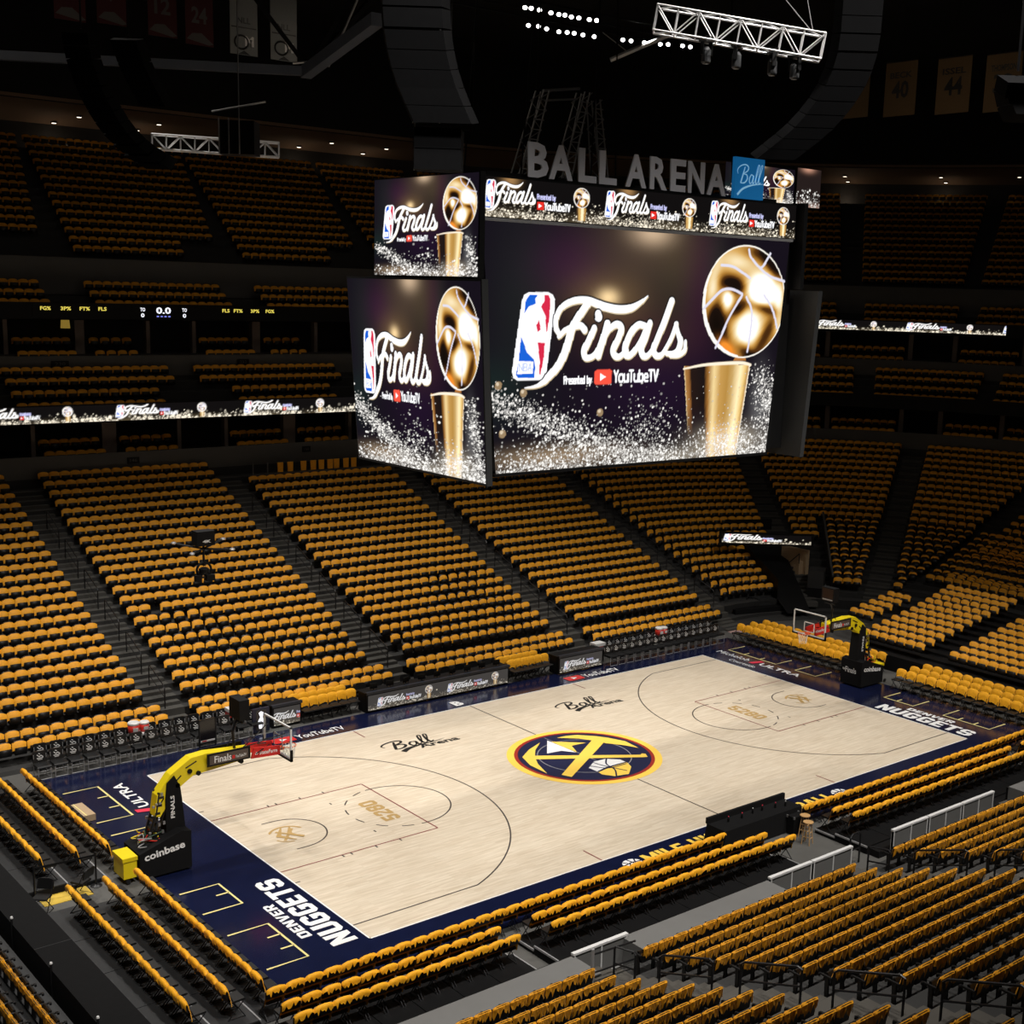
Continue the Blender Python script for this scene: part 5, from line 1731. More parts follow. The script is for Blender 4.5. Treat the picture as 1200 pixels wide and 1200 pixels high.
        for k in range(3):
            a = math.pi / 2 + k * 2 * math.pi / 3
            b.poly([(cx0 + 0.055 * math.cos(a + da) * rr_, yy, 3.12 + 0.055 * math.sin(a + da) * rr_) for da, rr_ in ((-0.5, 1), (0.5, 1), (1.0, .3), (-1.0, .3))])
        b.obj('three_oval_mark', M_WHITE, red)
    # board
    bx = 4.08
    bd = thing_part('backboard', t)
    b = MB(); b.box(bx, bx + 0.025, -0.875, 0.875, 2.95, 3.92); b.obj('glass_pane', M_GLASS, bd)
    b = MB()
    for (y0, y1, z0, z1) in ((-0.915, 0.915, 3.915, 3.965), (-0.915, -0.865, 2.9, 3.965), (0.865, 0.915, 2.9, 3.965), (-0.915, 0.915, 2.9, 2.955)):
        b.box(bx - 0.015, bx + 0.04, y0, y1, z0, z1)
    b.obj('board_frame', M_WHITEP, bd)
    b = MB()
    for (y0, y1, z0, z1) in ((-0.305, 0.305, 3.46, 3.51), (-0.305, -0.255, 3.05, 3.51), (0.255, 0.305, 3.05, 3.51), (-0.305, 0.305, 3.05, 3.09)):
        b.box(bx + 0.026, bx + 0.032, y0, y1, z0, z1)
    b.obj('target_square', M_WHITE, bd)
    b = MB()
    b.box(bx - 0.03, bx + 0.05, -0.95, 0.95, 2.84, 2.905); b.box(bx - 0.03, bx + 0.05, -0.95, -0.905, 2.84, 3.22); b.box(bx - 0.03, bx + 0.05, 0.905, 0.95, 2.84, 3.22)
    b.obj('edge_pad', M_BLACK, bd)
    # rim and net
    rm = thing_part('rim', t)
    cx = bx + 0.03 + 0.15 + 0.23
    b = MB(); b.tube([(cx + 0.235 * math.cos(2 * math.pi * i / 24), 0.235 * math.sin(2 * math.pi * i / 24), 3.048) for i in range(24)], 0.012, 6, closed=True)
    b.box(bx + 0.02, cx - 0.21, -0.09, 0.09, 2.97, 3.055)
    b.obj('hoop_ring', M_RIM, rm)
    b = MB()
    for i in range(12):
        for sg in (-1, 1):
            pts = []
            for j in range(5):
                a = 2 * math.pi * (i + sg * j * 0.5) / 12; rr = 0.228 - 0.028 * j + 0.003 * j * j
                pts.append((cx + rr * math.cos(a), rr * math.sin(a), 3.04 - 0.11 * j))
            b.tube(pts, 0.006, 3, cap=False)
    b.obj('net', M_NET, rm)
    # shot clock above the board
    sc = thing_part('shot_clock', t)
    b = MB(); b.tube([(2.6, 0, 3.3), (2.55, 0, 3.9), (2.75, 0, 4.35)], 0.045, 6); b.tube([(2.75, -0.3, 4.2), (2.75, 0.3, 4.2)], 0.03, 5); b.obj('clock_post', M_RAIL, sc)
    b = MB(); b.box(2.62, 2.95, -0.36, 0.36, 4.3, 4.95); b.obj('clock_housing', M_BLACK, sc)
    b = MB(); b.box(2.952, 2.956, -0.30, 0.30, 4.36, 4.9); b.obj('clock_face', mat('dark_clock_face', (0.02, 0.008, 0.004), 0.3), sc)
    b = MB(); b.box(2.956, 2.962, -0.28, 0.28, 4.38, 4.43); b.obj('clock_strip', M_CHROME, sc)
    # camera and rods behind the board
    b = MB(); b.tube([(3.1, -0.5, 3.2), (3.75, -0.1, 3.25)], 0.02, 5); b.tube([(3.1, 0.5, 3.2), (3.75, 0.1, 3.25)], 0.02, 5); b.tube([(2.9, 0, 3.3), (4.05, 0.6, 3.7)], 0.018, 5); b.tube([(2.9, 0, 3.3), (4.05, -0.6, 3.7)], 0.018, 5)
    b.obj('brace_rod', M_RAIL, t)
    b = MB(); b.tube([(2.4, 0.1, 3.42), (2.6, 0.2, 3.62), (2.9, 0.16, 3.5), (3.2, 0.1, 3.55), (3.5, 0.05, 3.40), (3.95, 0.02, 3.42)], 0.016, 5)
    b.obj('cable', M_BLACK, t)
    return t


def thing_part(name, parent):
    o = bpy.data.objects.new(name, None); COL.objects.link(o); o.parent = parent; o.empty_display_size = 0.1
    return o


stanchion(-1, 'nearer basketball hoop on a black base with a yellow padded arm')
stanchion(1, 'farther basketball hoop whose glass backboard faces the camera')

# ------------------------------------------------------------------ lit scorers' tables along the far sideline
def scorers_table(x0, x1, y, h, label, period, phase):
    L = x1 - x0
    t = thing('scorers_table', label, 'table', ((x0 + x1) / 2, y, 0))
    b = MB(); b.box(-L / 2, L / 2, 0.02, 0.14, 0.03, h); b.box(-L / 2 - 0.03, L / 2 + 0.03, -0.02, 0.75, h, h + 0.045)
    b.box(-L / 2, -L / 2 + 0.05, 0.1, 0.7, 0, h); b.box(L / 2 - 0.05, L / 2, 0.1, 0.7, 0, h)
    b.obj('table_body', M_BLACK, t)
    b = MB(); b.box(-L / 2 - 0.03, L / 2 + 0.03, -0.05, 0.10, h - 0.005, h + 0.10); b.obj('padded_edge', mat('slate_pad', (0.020, 0.024, 0.036), 0.45, noise=0.1), t)
    hh = h - 0.14
    pic = strip_picture(int(L * 44), 40, L, hh, period, phase, int(60 * L), 0.62, glow=False, logo_w=1.45, trophy=0.73)
    pic.img[:] = pic.img * 0.55 + np.array((0.055, 0.05, 0.046))
    screen_mesh('led_front', pic, lambda S, T: np.stack([-L / 2 + 0.06 + (L - 0.12) * S, np.zeros_like(S), 0.08 + hh * T], -1), t)
    return t


scorers_table(-4.15, 3.35, 9.25, 0.80, 'long scorers\' table with a lit front opposite centre court', 3.65, 0.45)
scorers_table(6.15, 8.9, 9.05, 0.82, 'short lit-front table beside the right team bench', 4.0, 0.25)
scorers_table(-8.25, -6.95, 9.75, 0.86, 'small lit-front table behind the nearer backboard', 4.0, -0.35)
t = thing('league_panel', 'upright dark panel with a white league emblem at the end of left bench', 'sign', (-8.85, 9.55, 0))
b = MB(); b.box(-0.36, 0.36, 0, 0.10, 0.03, 1.02); b.obj('panel', mat('navy_panel', (0.014, 0.018, 0.04), 0.45, noise=0.1), t)
b = MB(); b.box(-0.22, 0.22, -0.012, 0, 0.12, 0.94); b.obj('screen_face', mat('grey_panel_face', (0.05, 0.048, 0.045), 0.5), t)
b = MB(); b.poly([(x, -0.018, z) for x, z in [(-0.10, 0.18), (0.08, 0.18), (0.10, 0.45), (0.16, 0.55), (0.05, 0.62), (0.09, 0.84), (-0.02, 0.90), (-0.12, 0.84), (-0.05, 0.66), (-0.15, 0.5)]]); b.obj('emblem', M_LEDW, t)

# people-free desk clutter behind the tables: black chairs, monitors
for i, x in enumerate(np.linspace(-3.6, 2.9, 9)):
    t = thing('desk_monitor', f'small dark monitor, {nth(i + 1)} from left on the long lit scorers\' table', 'monitor', (float(x), 9.62, 0.845), RNG.uniform(-0.3, 0.3), 'monitors on the scorers table')
    b = MB(); b.box(-0.17, 0.17, -0.02, 0.02, 0.06, 0.28); b.obj('display', M_BLACK, t)
    b = MB(); b.box(-0.10, 0.10, -0.07, 0.07, 0, 0.015); b.box(-0.02, 0.02, -0.015, 0.015, 0.01, 0.09); b.obj('stand', M_RAIL, t)
for i, x in enumerate(np.linspace(-3.7, 3.0, 10)):
    t = thing('office_chair', f'black desk chair, {nth(i + 1)} from left behind the long scorers\' table', 'chair', (float(x), 10.35, 0), math.pi + RNG.uniform(-0.4, 0.4), 'desk chairs behind the scorers table')
    link('backrest', MC['back'], t); link('seat_cushion', MC['seat'], t)
    b = MB(); b.tube([(0, 0, 0.05), (0, 0, 0.43)], 0.03, 6)
    for k in range(5):
        a = 2 * math.pi * k / 5; b.tube([(0, 0, 0.08), (0.26 * math.cos(a), 0.26 * math.sin(a), 0.04)], 0.02, 5)
    b.obj('swivel_base', M_RAIL, t)

# drink coolers on the team benches
def cooler(x, y, z, s, label, cat='cooler'):
    t = thing('drink_cooler', label, cat, (x, y, z), 0, 'drink coolers by the benches')
    b = MB(); b.lathe([(0.17 * s, 0.0), (0.20 * s, 0.05 * s), (0.215 * s, 0.36 * s)], (0, 0, 0), 16); b.obj('barrel', M_REDCOOL, t, True)
    b = MB(); b.lathe([(0.225 * s, 0.36 * s), (0.225 * s, 0.42 * s), (0.18 * s, 0.46 * s)], (0, 0, 0), 16); b.obj('lid', M_WHITEP, t)
    b = MB(); b.box(-0.10 * s, 0.10 * s, -0.222 * s, -0.205 * s, 0.12 * s, 0.26 * s); b.obj('label_patch', M_WHITEP, t)


def cart(x, y, label):
    t = thing('cooler_cart', label, 'cart', (x, y, 0))
    b = MB(); b.box(-0.28, 0.28, -0.22, 0.22, 0.62, 0.70); b.box(-0.28, 0.28, -0.22, 0.22, 0.14, 0.2); b.obj('shelf', M_WHITEP, t)
    b = MB()
    for a in (-0.25, 0.25):
        for c in (-0.19, 0.19): b.tube([(a, c, 0), (a, c, 0.65)], 0.018, 5)
    b.obj('leg', M_RAIL, t)


cart(-13.55, 10.42, 'low white cart carrying red coolers behind the left bench')
cooler(-13.72, 10.40, 0.70, 1.0, 'larger red cooler with a white lid above the left bench')
cooler(-13.28, 10.46, 0.70, 0.85, 'smaller red cooler standing right of the larger one above left bench')
t = thing('ice_chest', 'red and white ice chest standing behind the right end of left bench', 'cooler', (-9.55, 10.42, 0))
b = MB(); b.box(-0.33, 0.33, -0.2, 0.2, 0.62, 0.84); b.obj('tub', M_REDCOOL, t)
b = MB(); b.box(-0.35, 0.35, -0.22, 0.22, 0.84, 0.97); b.obj('lid', M_WHITEP, t)
b = MB(); b.box(-0.3, 0.3, -0.17, 0.17, 0, 0.62); b.obj('stand', M_BLACK, t)
t = thing('ice_chest', 'red and white ice chest at the left end of right bench', 'cooler', (9.2, 9.8, 0))
b = MB(); b.box(-0.30, 0.30, -0.2, 0.2, 0.60, 0.80); b.obj('tub', M_REDCOOL, t)
b = MB(); b.box(-0.32, 0.32, -0.22, 0.22, 0.80, 0.95); b.obj('lid', M_WHITEP, t)
b = MB(); b.box(-0.27, 0.27, -0.17, 0.17, 0, 0.60); b.obj('stand', M_BLACK, t)
cart(13.5, 9.82, 'low white cart carrying red coolers behind the right bench')
cooler(13.33, 9.80, 0.70, 0.95, 'red cooler with white lid, left one above the right bench')
cooler(13.72, 9.86, 0.70, 0.85, 'red cooler with white lid, right one above the right bench')

# floor-level clock case in front of the left bench, rug by the far corner
t = thing('display_case', 'open black frame with a dark screen standing before the left bench', 'frame', (-11.25, 9.30, 0), 0.05)
b = MB()
for (x0, x1, z0, z1) in ((-0.36, -0.32, 0, 1.1), (0.32, 0.36, 0, 1.1), (-0.36, 0.36, 1.06, 1.1), (-0.36, 0.36, 0.12, 0.16)): b.box(x0, x1, -0.04, 0.04, z0, z1)
b.obj('frame', M_RAIL, t)
b = MB(); b.box(-0.31, 0.31, -0.015, 0.015, 0.2, 1.05); b.obj('screen', mat('dark_glass', (0.012, 0.010, 0.010), 0.15), t)
b = MB(); b.box(-0.30, 0.30, -0.02, -0.016, 0.20, 0.27); b.obj('caption_strip', M_WHITEP, t)
b = MB(); b.box(-0.24, -0.05, -0.024, -0.02, 0.21, 0.26); b.obj('caption_mark', M_RED, t)
b = MB(); b.poly([(18.75, 9.55, -0.02), (20.35, 9.9, -0.02), (20.3, 10.85, -0.02), (19.0, 10.55, -0.02)]); b.box(18.8, 18.9, 9.6, 9.7, -0.03, -0.02)
tag(b.obj('rug', M_CARPET), 'pale pinkish mat lying by the far corner of the court', 'rug')

# ------------------------------------------------------------------ near sideline table, stools, risers
t = thing('media_table', 'black draped table at centre of the near sideline between yellow chair rows', 'table', (-0.35, -9.15, 0))
b = MB()
b.hexa([(-1.95, -0.48, 0), (1.95, -0.48, 0), (1.95, 0.48, 0), (-1.95, 0.48, 0)], [(-1.88, -0.42, 0.74), (1.88, -0.42, 0.74), (1.88, 0.42, 0.74), (-1.88, 0.42, 0.74)])
b.box(-1.9, 1.9, 0.36, 0.46, 0.74, 0.94)
b.obj('draped_cloth', M_CLOTHB, t)
for i, (x, y, m) in enumerate(((-1.2, 0.1, M_PINK), (-0.6, 0.05, M_PINK), (0.0, 0.12, M_WHITEP), (0.45, 0.1, M_PINK), (1.0, 0.0, M_PINK), (1.4, -0.1, M_WHITEP))):
    t2 = thing('drink_bottle', f'small bottle, {nth(i + 1)} from left on the black table at the near sideline', 'bottle', (-0.35 + x, -9.15 + y, 0.74), 0, 'bottles on the near table')
    b = MB(); b.lathe([(0.035, 0), (0.037, 0.12), (0.015, 0.17)], (0, 0, 0), 8); b.obj('body', M_BLACK, t2)
    b = MB(); b.lathe([(0.018, 0.17), (0.018, 0.20)], (0, 0, 0), 8); b.obj('cap', m, t2)
t = thing('equipment_case', 'low black case with steel corners at the right end of near table', 'case', (1.0, -9.80, 0))
b = MB(); b.box(-0.28, 0.28, -0.14, 0.16, 0.02, 0.62); b.obj('box', M_BLACK, t)
b = MB()
for x in (-0.28, 0.28):
    for y in (-0.14, 0.16): b.box(x - 0.025, x + 0.025, y - 0.025, y + 0.025, 0.56, 0.64)
b.obj('corner_cap', M_STEEL, t)


def stool(x, y, h, label):
    t = thing('bar_stool', label, 'stool', (x, y, -0.03), 0.3)
    b = MB(); b.lathe([(0.15, h - 0.035), (0.175, h - 0.03), (0.175, h - 0.005), (0.15, h)], (0, 0, 0), 18); b.obj('seat', M_WOODB, t)
    for k in range(4):
        a = math.pi / 4 + k * math.pi / 2
        b = MB(); b.tube([(0.20 * math.cos(a), 0.20 * math.sin(a), 0), (0.11 * math.cos(a), 0.11 * math.sin(a), h - 0.03)], 0.017, 6); b.obj('leg', M_WOODB, t)
    for z, rr in ((0.22, 0.175), (0.42, 0.15)):
        for k in range(4):
            a, c = math.pi / 4 + k * math.pi / 2, math.pi / 4 + (k + 1) * math.pi / 2
            b = MB(); b.tube([(rr * math.cos(a), rr * math.sin(a), z + 0.05 * (k % 2)), (rr * math.cos(c), rr * math.sin(c), z + 0.05 * (k % 2))], 0.011, 5); b.obj('rung', M_WOODB, t)


stool(0.62, -10.62, 0.78, 'wooden bar stool nearer the camera, by the near black table')
stool(0.98, -10.18, 0.78, 'wooden bar stool farther from camera, half hidden behind another stool')


def riser(name, x0, x1, y0, y1, z0, z1, label, cat='riser', axis=0, step=1.25, group='seating risers'):
    """black stage deck built of panels"""
    t = thing(name, label, cat, ((x0 + x1) / 2, (y0 + y1) / 2, 0), 0, group)
    ox, oy = (x0 + x1) / 2, (y0 + y1) / 2
    b = MB(); b.box(x0 - ox, x1 - ox, y0 - oy, y1 - oy, z0, z1 - 0.03); b.obj('skirt', M_CLOTHB, t)
    L = (x1 - x0) if axis == 0 else (y1 - y0)
    n = max(1, int(round(L / step)))
    for i in range(n):
        b = MB(); g = 0.012
        if axis == 0: b.box(x0 - ox + L * i / n + g, x0 - ox + L * (i + 1) / n - g, y0 - oy, y1 - oy, z1 - 0.03, z1)
        else: b.box(x0 - ox, x1 - ox, y0 - oy + L * i / n + g, y0 - oy + L * (i + 1) / n - g, z1 - 0.03, z1)
        b.obj('deck_panel', M_DECK if axis else M_BLACK, t)
    b = MB()
    for xx in (x0 - ox, x1 - ox): b.box(xx - 0.02, xx + 0.02, y0 - oy, y1 - oy, z1 - 0.05, z1 + 0.006)
    b.obj('edge_trim', M_CHROME, t)


# near sideline rows two and three stand on risers
for a, b_, nm in ((-18.9, -12.0, 'left of the gap'), (-11.25, -1.3, 'left of the black table'), (1.55, 13.1, 'right of the stools'), (13.4, 17.5, 'at the far end')):
    riser('seating_riser', a, b_, -11.02, -10.18, -0.03, 0.12, 'low black riser under the middle chair row ' + nm)
    riser('seating_riser', a, b_, -12.35, -11.03, -0.03, 0.24, 'black riser under the back chair row ' + nm)
# left baseline platforms
for y0, y1, nm in ((0.15, 9.3, 'beyond'), (-9.75, -1.4, 'in front of')):
    riser('seating_riser', -19.85, -18.72, y0, y1, -0.03, 0.10, f'charcoal riser under the middle chair row {nm} nearer basket', 'riser', 1, 1.9)
    riser('seating_riser', -21.05, -19.87, y0, y1, -0.03, 0.22, f'charcoal riser under the back chair row {nm} nearer basket', 'riser', 1, 1.9)
mb = MB(); mb.box(-18.7, -17.88, -9.8, -1.35, -0.05, 0.0)
struct('floor_strip', mb, M_DECK)
mb = MB(); mb.box(-20.75, -19.35, -0.5, 0.95, -0.05, -0.012)
struct('floor_marking', mb, M_FLOORY)
t = thing('cardboard_box', 'open cardboard box behind the first chairs on the left baseline', 'box', (-17.62, 5.35, 0.0), 0.02)
b = MB(); b.box(-0.30, 0.30, -0.60, 0.60, 0, 0.22); b.obj('carton', M_CARD, t)
b = MB(); b.box(-0.02, 0.02, -0.60, 0.60, 0.220, 0.224); b.obj('tape', M_BOXY, t)
# bare folding chairs by the gap
for x, y, rz, lb in ((-20.9, -0.75, 2.4, 'bare black folding chair beside the yellow floor paint, turned away'), (-19.65, -0.35, 0.6, 'bare black folding chair between the two left seating platforms')):
    t = thing('folding_chair', lb, 'chair', (x, y, -0.03), rz)
    link('backrest', MC['back'], t); link('seat_cushion', MC['seat'], t)
    for sx in (-0.215, 0.215): link('leg_frame', MC['frame'], t, Matrix.Translation((sx, 0, 0)))


def post(x, y, h, label, tip=False, base=True):
    t = thing('barrier_post', label, 'post', (x, y, -0.03))
    b = MB(); b.tube([(0, 0, 0.02), (0, 0, h)], 0.03, 8); b.obj('pole', M_RAIL, t)
    if base:
        b = MB(); b.lathe([(0.17, 0), (0.17, 0.02), (0.05, 0.06)], (0, 0, 0), 18); b.obj('foot', M_RAIL, t)
    b = MB(); b.lathe([(0.02, h), (0.04, h + 0.03), (0.03, h + 0.07)], (0, 0, 0), 8); b.obj('cap', M_WHITEP if tip else M_RAIL, t)


post(-20.82, 0.12, 1.0, 'black belt post with round foot beside the dark walkway cover')
post(-19.08, 0.0, 1.0, 'black belt post with round foot near the yellow counterweight')
b = MB(); b.box(-0.9, 0.9, -0.012, 0.012, -0.03, 0.03); o = b.obj('barrier_belt', M_CLOTHB); o.location = (-19.95, 0.06, 0.94); o.rotation_euler = (0, 0, math.atan2(-0.12, 1.74))
tag(o, 'black belt stretched between the two belt posts by the left platforms', 'belt')
for i, y in enumerate((-2.75, -5.75, -8.85)):
    post(-22.33, y, 1.02, f'thin post with a pale cap, {nth(i + 1)} from far end beside the walkway cover', True, False)
# dark covered walkway between the platforms and the end stand
t = thing('walkway_cover', 'broad black cloth cover over the walkway beside the left platforms', 'cover', (-21.75, -3.5, 0))
b = MB(); b.hexa([(-0.58, -9, -0.1), (0.40, -9, -0.1), (0.34, 5.2, -0.1), (-0.58, 5.2, -0.1)], [(-0.58, -9, 0.86), (0.40, -9, 0.86), (0.34, 5.2, 0.86), (-0.58, 5.2, 0.86)]); b.obj('cloth', M_CLOTHB, t)
b = MB(); b.box(-0.58, 0.38, -1.0, -0.985, 0.86, 0.864); b.obj('seam', M_DECK, t)

# white box fronts and step units below the near stand
def bin_unit(x, label, w=1.85, y=-12.92):
    t = thing('stand_panel', label, 'panel', (x, y, 0), 0, 'panels along the front of near stand')
    b = MB(); b.box(-w / 2, w / 2, -0.04, 0.04, 0.05, 0.86); b.obj('board', M_CONCL, t)
    b = MB(); b.box(-w / 2 - 0.03, w / 2 + 0.03, -0.06, 0.06, 0.84, 0.9); b.box(-w / 2 - 0.03, w / 2 + 0.03, -0.06, 0.06, 0.02, 0.08)
    for xx in (-w / 2, w / 2 - 0.04, 0): b.box(xx, xx + 0.04, -0.055, 0.055, 0.05, 0.88)
    b.obj('frame', M_WHITEP, t)


for i, x in enumerate((-10.55, -2.95, -1.0, 3.0, 4.95, 6.9)):
    bin_unit(x, f'pale framed panel, {nth(i + 1)} from left along the front of near stand')
mb = MB()
for xa_, xb_ in ((-24, -11.45), (-9.7, -3.95), (8.9, 20)): mb.box(xa_, xb_, -12.87, -12.80, -0.05, 0.76)
struct('wall_stand_front', mb, M_BLACK)
for xa_, xb_ in ((-20, -12.0), (-11.3, -1.3), (1.6, 17.6)):
    mb = MB(); mb.box(xa_, xb_, -12.79, -12.36, -0.05, 0.20)
    struct('floor_black_walk', mb, M_BLACK)
t = thing('guard_rail', 'short black looped rail beside the open floor near the stools', 'rail', (0.55, -12.6, 0))
b = MB(); b.tube([(-0.25, 0, 0), (-0.25, 0, 0.95), (-0.15, 0, 1.05), (0.15, 0, 1.05), (0.25, 0, 0.95), (0.25, 0, 0)], 0.03, 7); b.obj('loop', M_RAIL, t)
b = MB(); b.tube([(-0.25, 0, 0.5), (0.25, 0, 0.5)], 0.02, 6); b.obj('crossbar', M_RAIL, t)

# tunnel in the far corner
mb = MB()
mb.poly([(24.4, 12.4, 0.0), (27.6, 9.6, 0.0), (27.6, 9.6, 3.4), (24.4, 12.4, 3.4)])
mb = MB()
for th0, th1 in ((69, 57.5),):
    x0, y0, _ = bowl('arc', th0, 19.2); x1, y1, _ = bowl('arc', th1, 19.2)
    mb.quad((x0, y0, 0), (x1, y1, 0), (x1, y1, 4.2), (x0, y0, 4.2))
x0, y0, _ = bowl('arc', 69, 12.0); x1, y1, _ = bowl('arc', 69, 19.2); mb.quad((x0, y0, 0), (x1, y1, 0), (x1, y1, 4), (x0, y0, 2.0))
struct('wall_tunnel', mb, M_BLACK)
mb = MB(); mb.box(27.6, 27.9, 12.35, 14.25, 1.5, 3.15); struct('wall_tunnel_side', mb, M_TUNW)
mb = MB(); mb.box(27.55, 27.9, 12.2, 14.25, 0, 1.5); struct('wall_tunnel_base', mb, mat('dim_tan_tunnel_wall', (0.085, 0.062, 0.045), 0.8, noise=0.15))  # same tunnel wall below the lit part, its dimness painted into a darker copy
mb = MB()
for i in range(5):
    ta, tb = 69.2 - 2.4 * i, 69.2 - 2.4 * (i + 1)
    (xa_, ya_, _), (xb_, yb_, _), (xc_, yc_, _), (xd_, yd_, _) = bowl('arc', ta, 10.6), bowl('arc', tb, 10.6), bowl('arc', tb, 17.6), bowl('arc', ta, 17.6)
    mb.quad((xa_, ya_, 0.35), (xb_, yb_, 0.35), (xc_, yc_, 3.2), (xd_, yd_, 3.2))
struct('floor_tunnel_dark_sheet', mb, M_BLACK)  # added black sheet hiding the terraces, standing for shade in the tunnel
t = thing('tunnel_stair', 'narrow flight of steps with black rails inside the tan tunnel mouth', 'stairs', (27.3, 13.3, 0))
for i in range(6):
    b = MB(); b.box(-0.05 + 0.03 * i, 0.3, -0.75 + 0.22 * i, -0.53 + 0.22 * i, 0, 2.5 - 0.27 * i); b.obj('step', M_TUNW, t)
b = MB()
for dx in (-0.12,): b.tube([(dx, 0.9, 1.5), (dx, -0.8, 3.0)], 0.03, 6); b.tube([(dx, 0.9, 0.8), (dx, 0.9, 1.5)], 0.03, 6); b.tube([(dx, -0.8, 2.4), (dx, -0.8, 3.0)], 0.03, 6); b.tube([(dx, 0, 1.5), (dx, 0, 2.3)], 0.02, 6)
b.obj('handrail', M_RAIL, t)
t = thing('loudspeaker_stack', 'dark stacked equipment cases beside the corner tunnel', 'equipment', (26.9, 10.9, 0), 0.6)
b = MB(); b.box(-0.65, 0.65, -0.5, 0.5, 0, 1.35); b.obj('lower_case', M_BLACK, t)
b = MB(); b.box(-0.6, 0.6, -0.45, 0.45, 1.38, 2.4); b.obj('upper_case', M_DECK, t)
b = MB(); b.box(-0.62, 0.62, -0.52, -0.46, 1.30, 1.42); b.obj('latch_strip', M_STEEL, t)
t = thing('camera_platform', 'dark platform with equipment under the last far-side rows', 'platform', (23.0, 12.3, 0), -0.25)
b = MB(); b.box(-1.7, 1.7, -1.0, 1.0, 0, 0.55); b.obj('deck', M_BLACK, t)
b = MB(); b.tube([(-0.8, -0.4, 0.55), (-0.2, 0.1, 0.95), (0.5, 0.1, 0.8), (1.2, -0.3, 0.55)], 0.04, 6); b.obj('hose', M_RAIL, t)
b = MB(); b.box(0.2, 1.2, -0.5, 0.1, 0.55, 0.9); b.obj('case', M_DECK, t)
# ------------------------------------------------------------------ aisles: steps and handrails
for xa, w in ((-22.1, 1.4), (-11.7, 1.4), (-1.35, 1.4), (9.15, 1.5), (19.65, 1.4)):
    mb = MB()
    for k in range(1, 25):
        D, z = lower_row(k); D2, z2 = lower_row(k - 1) if k > 1 else (D - 0.7, SEAT_H)
        zf, zp = z - SEAT_H, z2 - SEAT_H
        d0 = D - 0.42
        mb.box(xa - w / 2, xa + w / 2, d0 - 0.32, d0 + 0.1, zp - 0.05, (zf + zp) / 2)
        mb.box(xa - w / 2, xa + w / 2, d0, d0 + 0.40, zp - 0.05, zf + 0.012)
    struct('floor_aisle_steps', mb, M_STEP)
for xa in (-11.55, -1.35, 9.1):
    mb = MB()
    for k in range(-1, 16):
        Y, z = near_row(k)
        zf = z - SEAT_H
        mb.box(xa - 0.72, xa + 0.72, Y - 0.15, Y + 0.5, zf - 0.3, zf + 0.012)
        mb.box(xa - 0.72, xa + 0.72, Y + 0.5, Y + 0.86, zf - 0.5, zf - 0.15)
    struct('floor_aisle_steps', mb, mat('near_stair_concrete', (0.07, 0.064, 0.055), 0.85, noise=0.2, nscale=2))
for th in (56.8, 29.6):
    mb = MB()
    for k in range(3, 25):
        D, z = lower_row(k)
        x, y, r = bowl('arc', th, D)
        M = Matrix.Translation((x, y, 0)) @ RZ(r)
        c = MB(); c.box(-0.65, 0.65, -0.1, 0.42, z - SEAT_H - 0.3, z - SEAT_H + 0.012); c.box(-0.65, 0.65, 0.42, 0.72, z - SEAT_H - 0.4, z - SEAT_H - 0.14); c.xf(M)
        n = len(mb.v); mb.v += c.v; mb.f += [tuple(i + n for i in f) for f in c.f]; mb.m += c.m
    struct('floor_aisle_steps', mb, M_STEP)


def handrail(p0, p1, label, grp, h=0.92, r=0.024):
    """two posts and two sloping bars between floor points p0 and p1"""
    t = thing('aisle_handrail', label, 'handrail', p0, 0, grp)
    a = Vector((0, 0, 0)); c = Vector(p1) - Vector(p0)
    b = MB(); b.tube([a, a + Vector((0, 0, h - 0.06)), a + Vector((0, 0, h)) + c * 0.06, c * 0.94 + Vector((0, 0, h)), c + Vector((0, 0, h - 0.06)), c], r, 6); b.obj('loop', M_RAIL, t)
    b = MB(); b.tube([a + Vector((0, 0, h * 0.52)), c + Vector((0, 0, h * 0.52))], r * 0.8, 6); b.obj('middle_bar', M_RAIL, t)


for xa, nm in ((-11.75, 'first'), (-1.35, 'second'), (9.15, 'third'), (19.65, 'fourth')):
    for j, k in enumerate((3, 6, 9, 12, 15, 18)):
        D, z = lower_row(k); D2, z2 = lower_row(k + 2)
        handrail((xa, D - 0.25, z - SEAT_H), (xa, D2 - 0.25, z2 - SEAT_H), f'black aisle handrail, {nth(j + 1)} from the floor in {nm} far stand aisle from left', 'handrails in the far stand aisles')
for xa, nm in ((-11.55, 'nearer'), (-1.35, 'farther')):
    for j, k in enumerate((0, 2, 5, 8, 11)):
        Y, z = near_row(k); Y2, z2 = near_row(k + (1 if j == 0 else 2))
        handrail((xa + 0.15, Y + 0.1, z - SEAT_H), (xa + 0.15, Y2 + 0.1, z2 - SEAT_H), f'black handrail, {nth(j + 1)} from the floor in the {nm} aisle of near stand', 'handrails in the near stand', 0.95, 0.03)
t = thing('front_rail', 'black rail with pale post closing the nearer aisle of near stand', 'rail', (-11.95, -14.2, 0.8))
b = MB()
for z in (0.25, 0.75): b.tube([(0, 0, z), (1.35, -0.1, z)], 0.025, 6)
b.obj('bar', M_RAIL, t)
b = MB(); b.tube([(0, 0, 0), (0, 0, 0.9)], 0.045, 8); b.obj('post', M_CHROME, t)
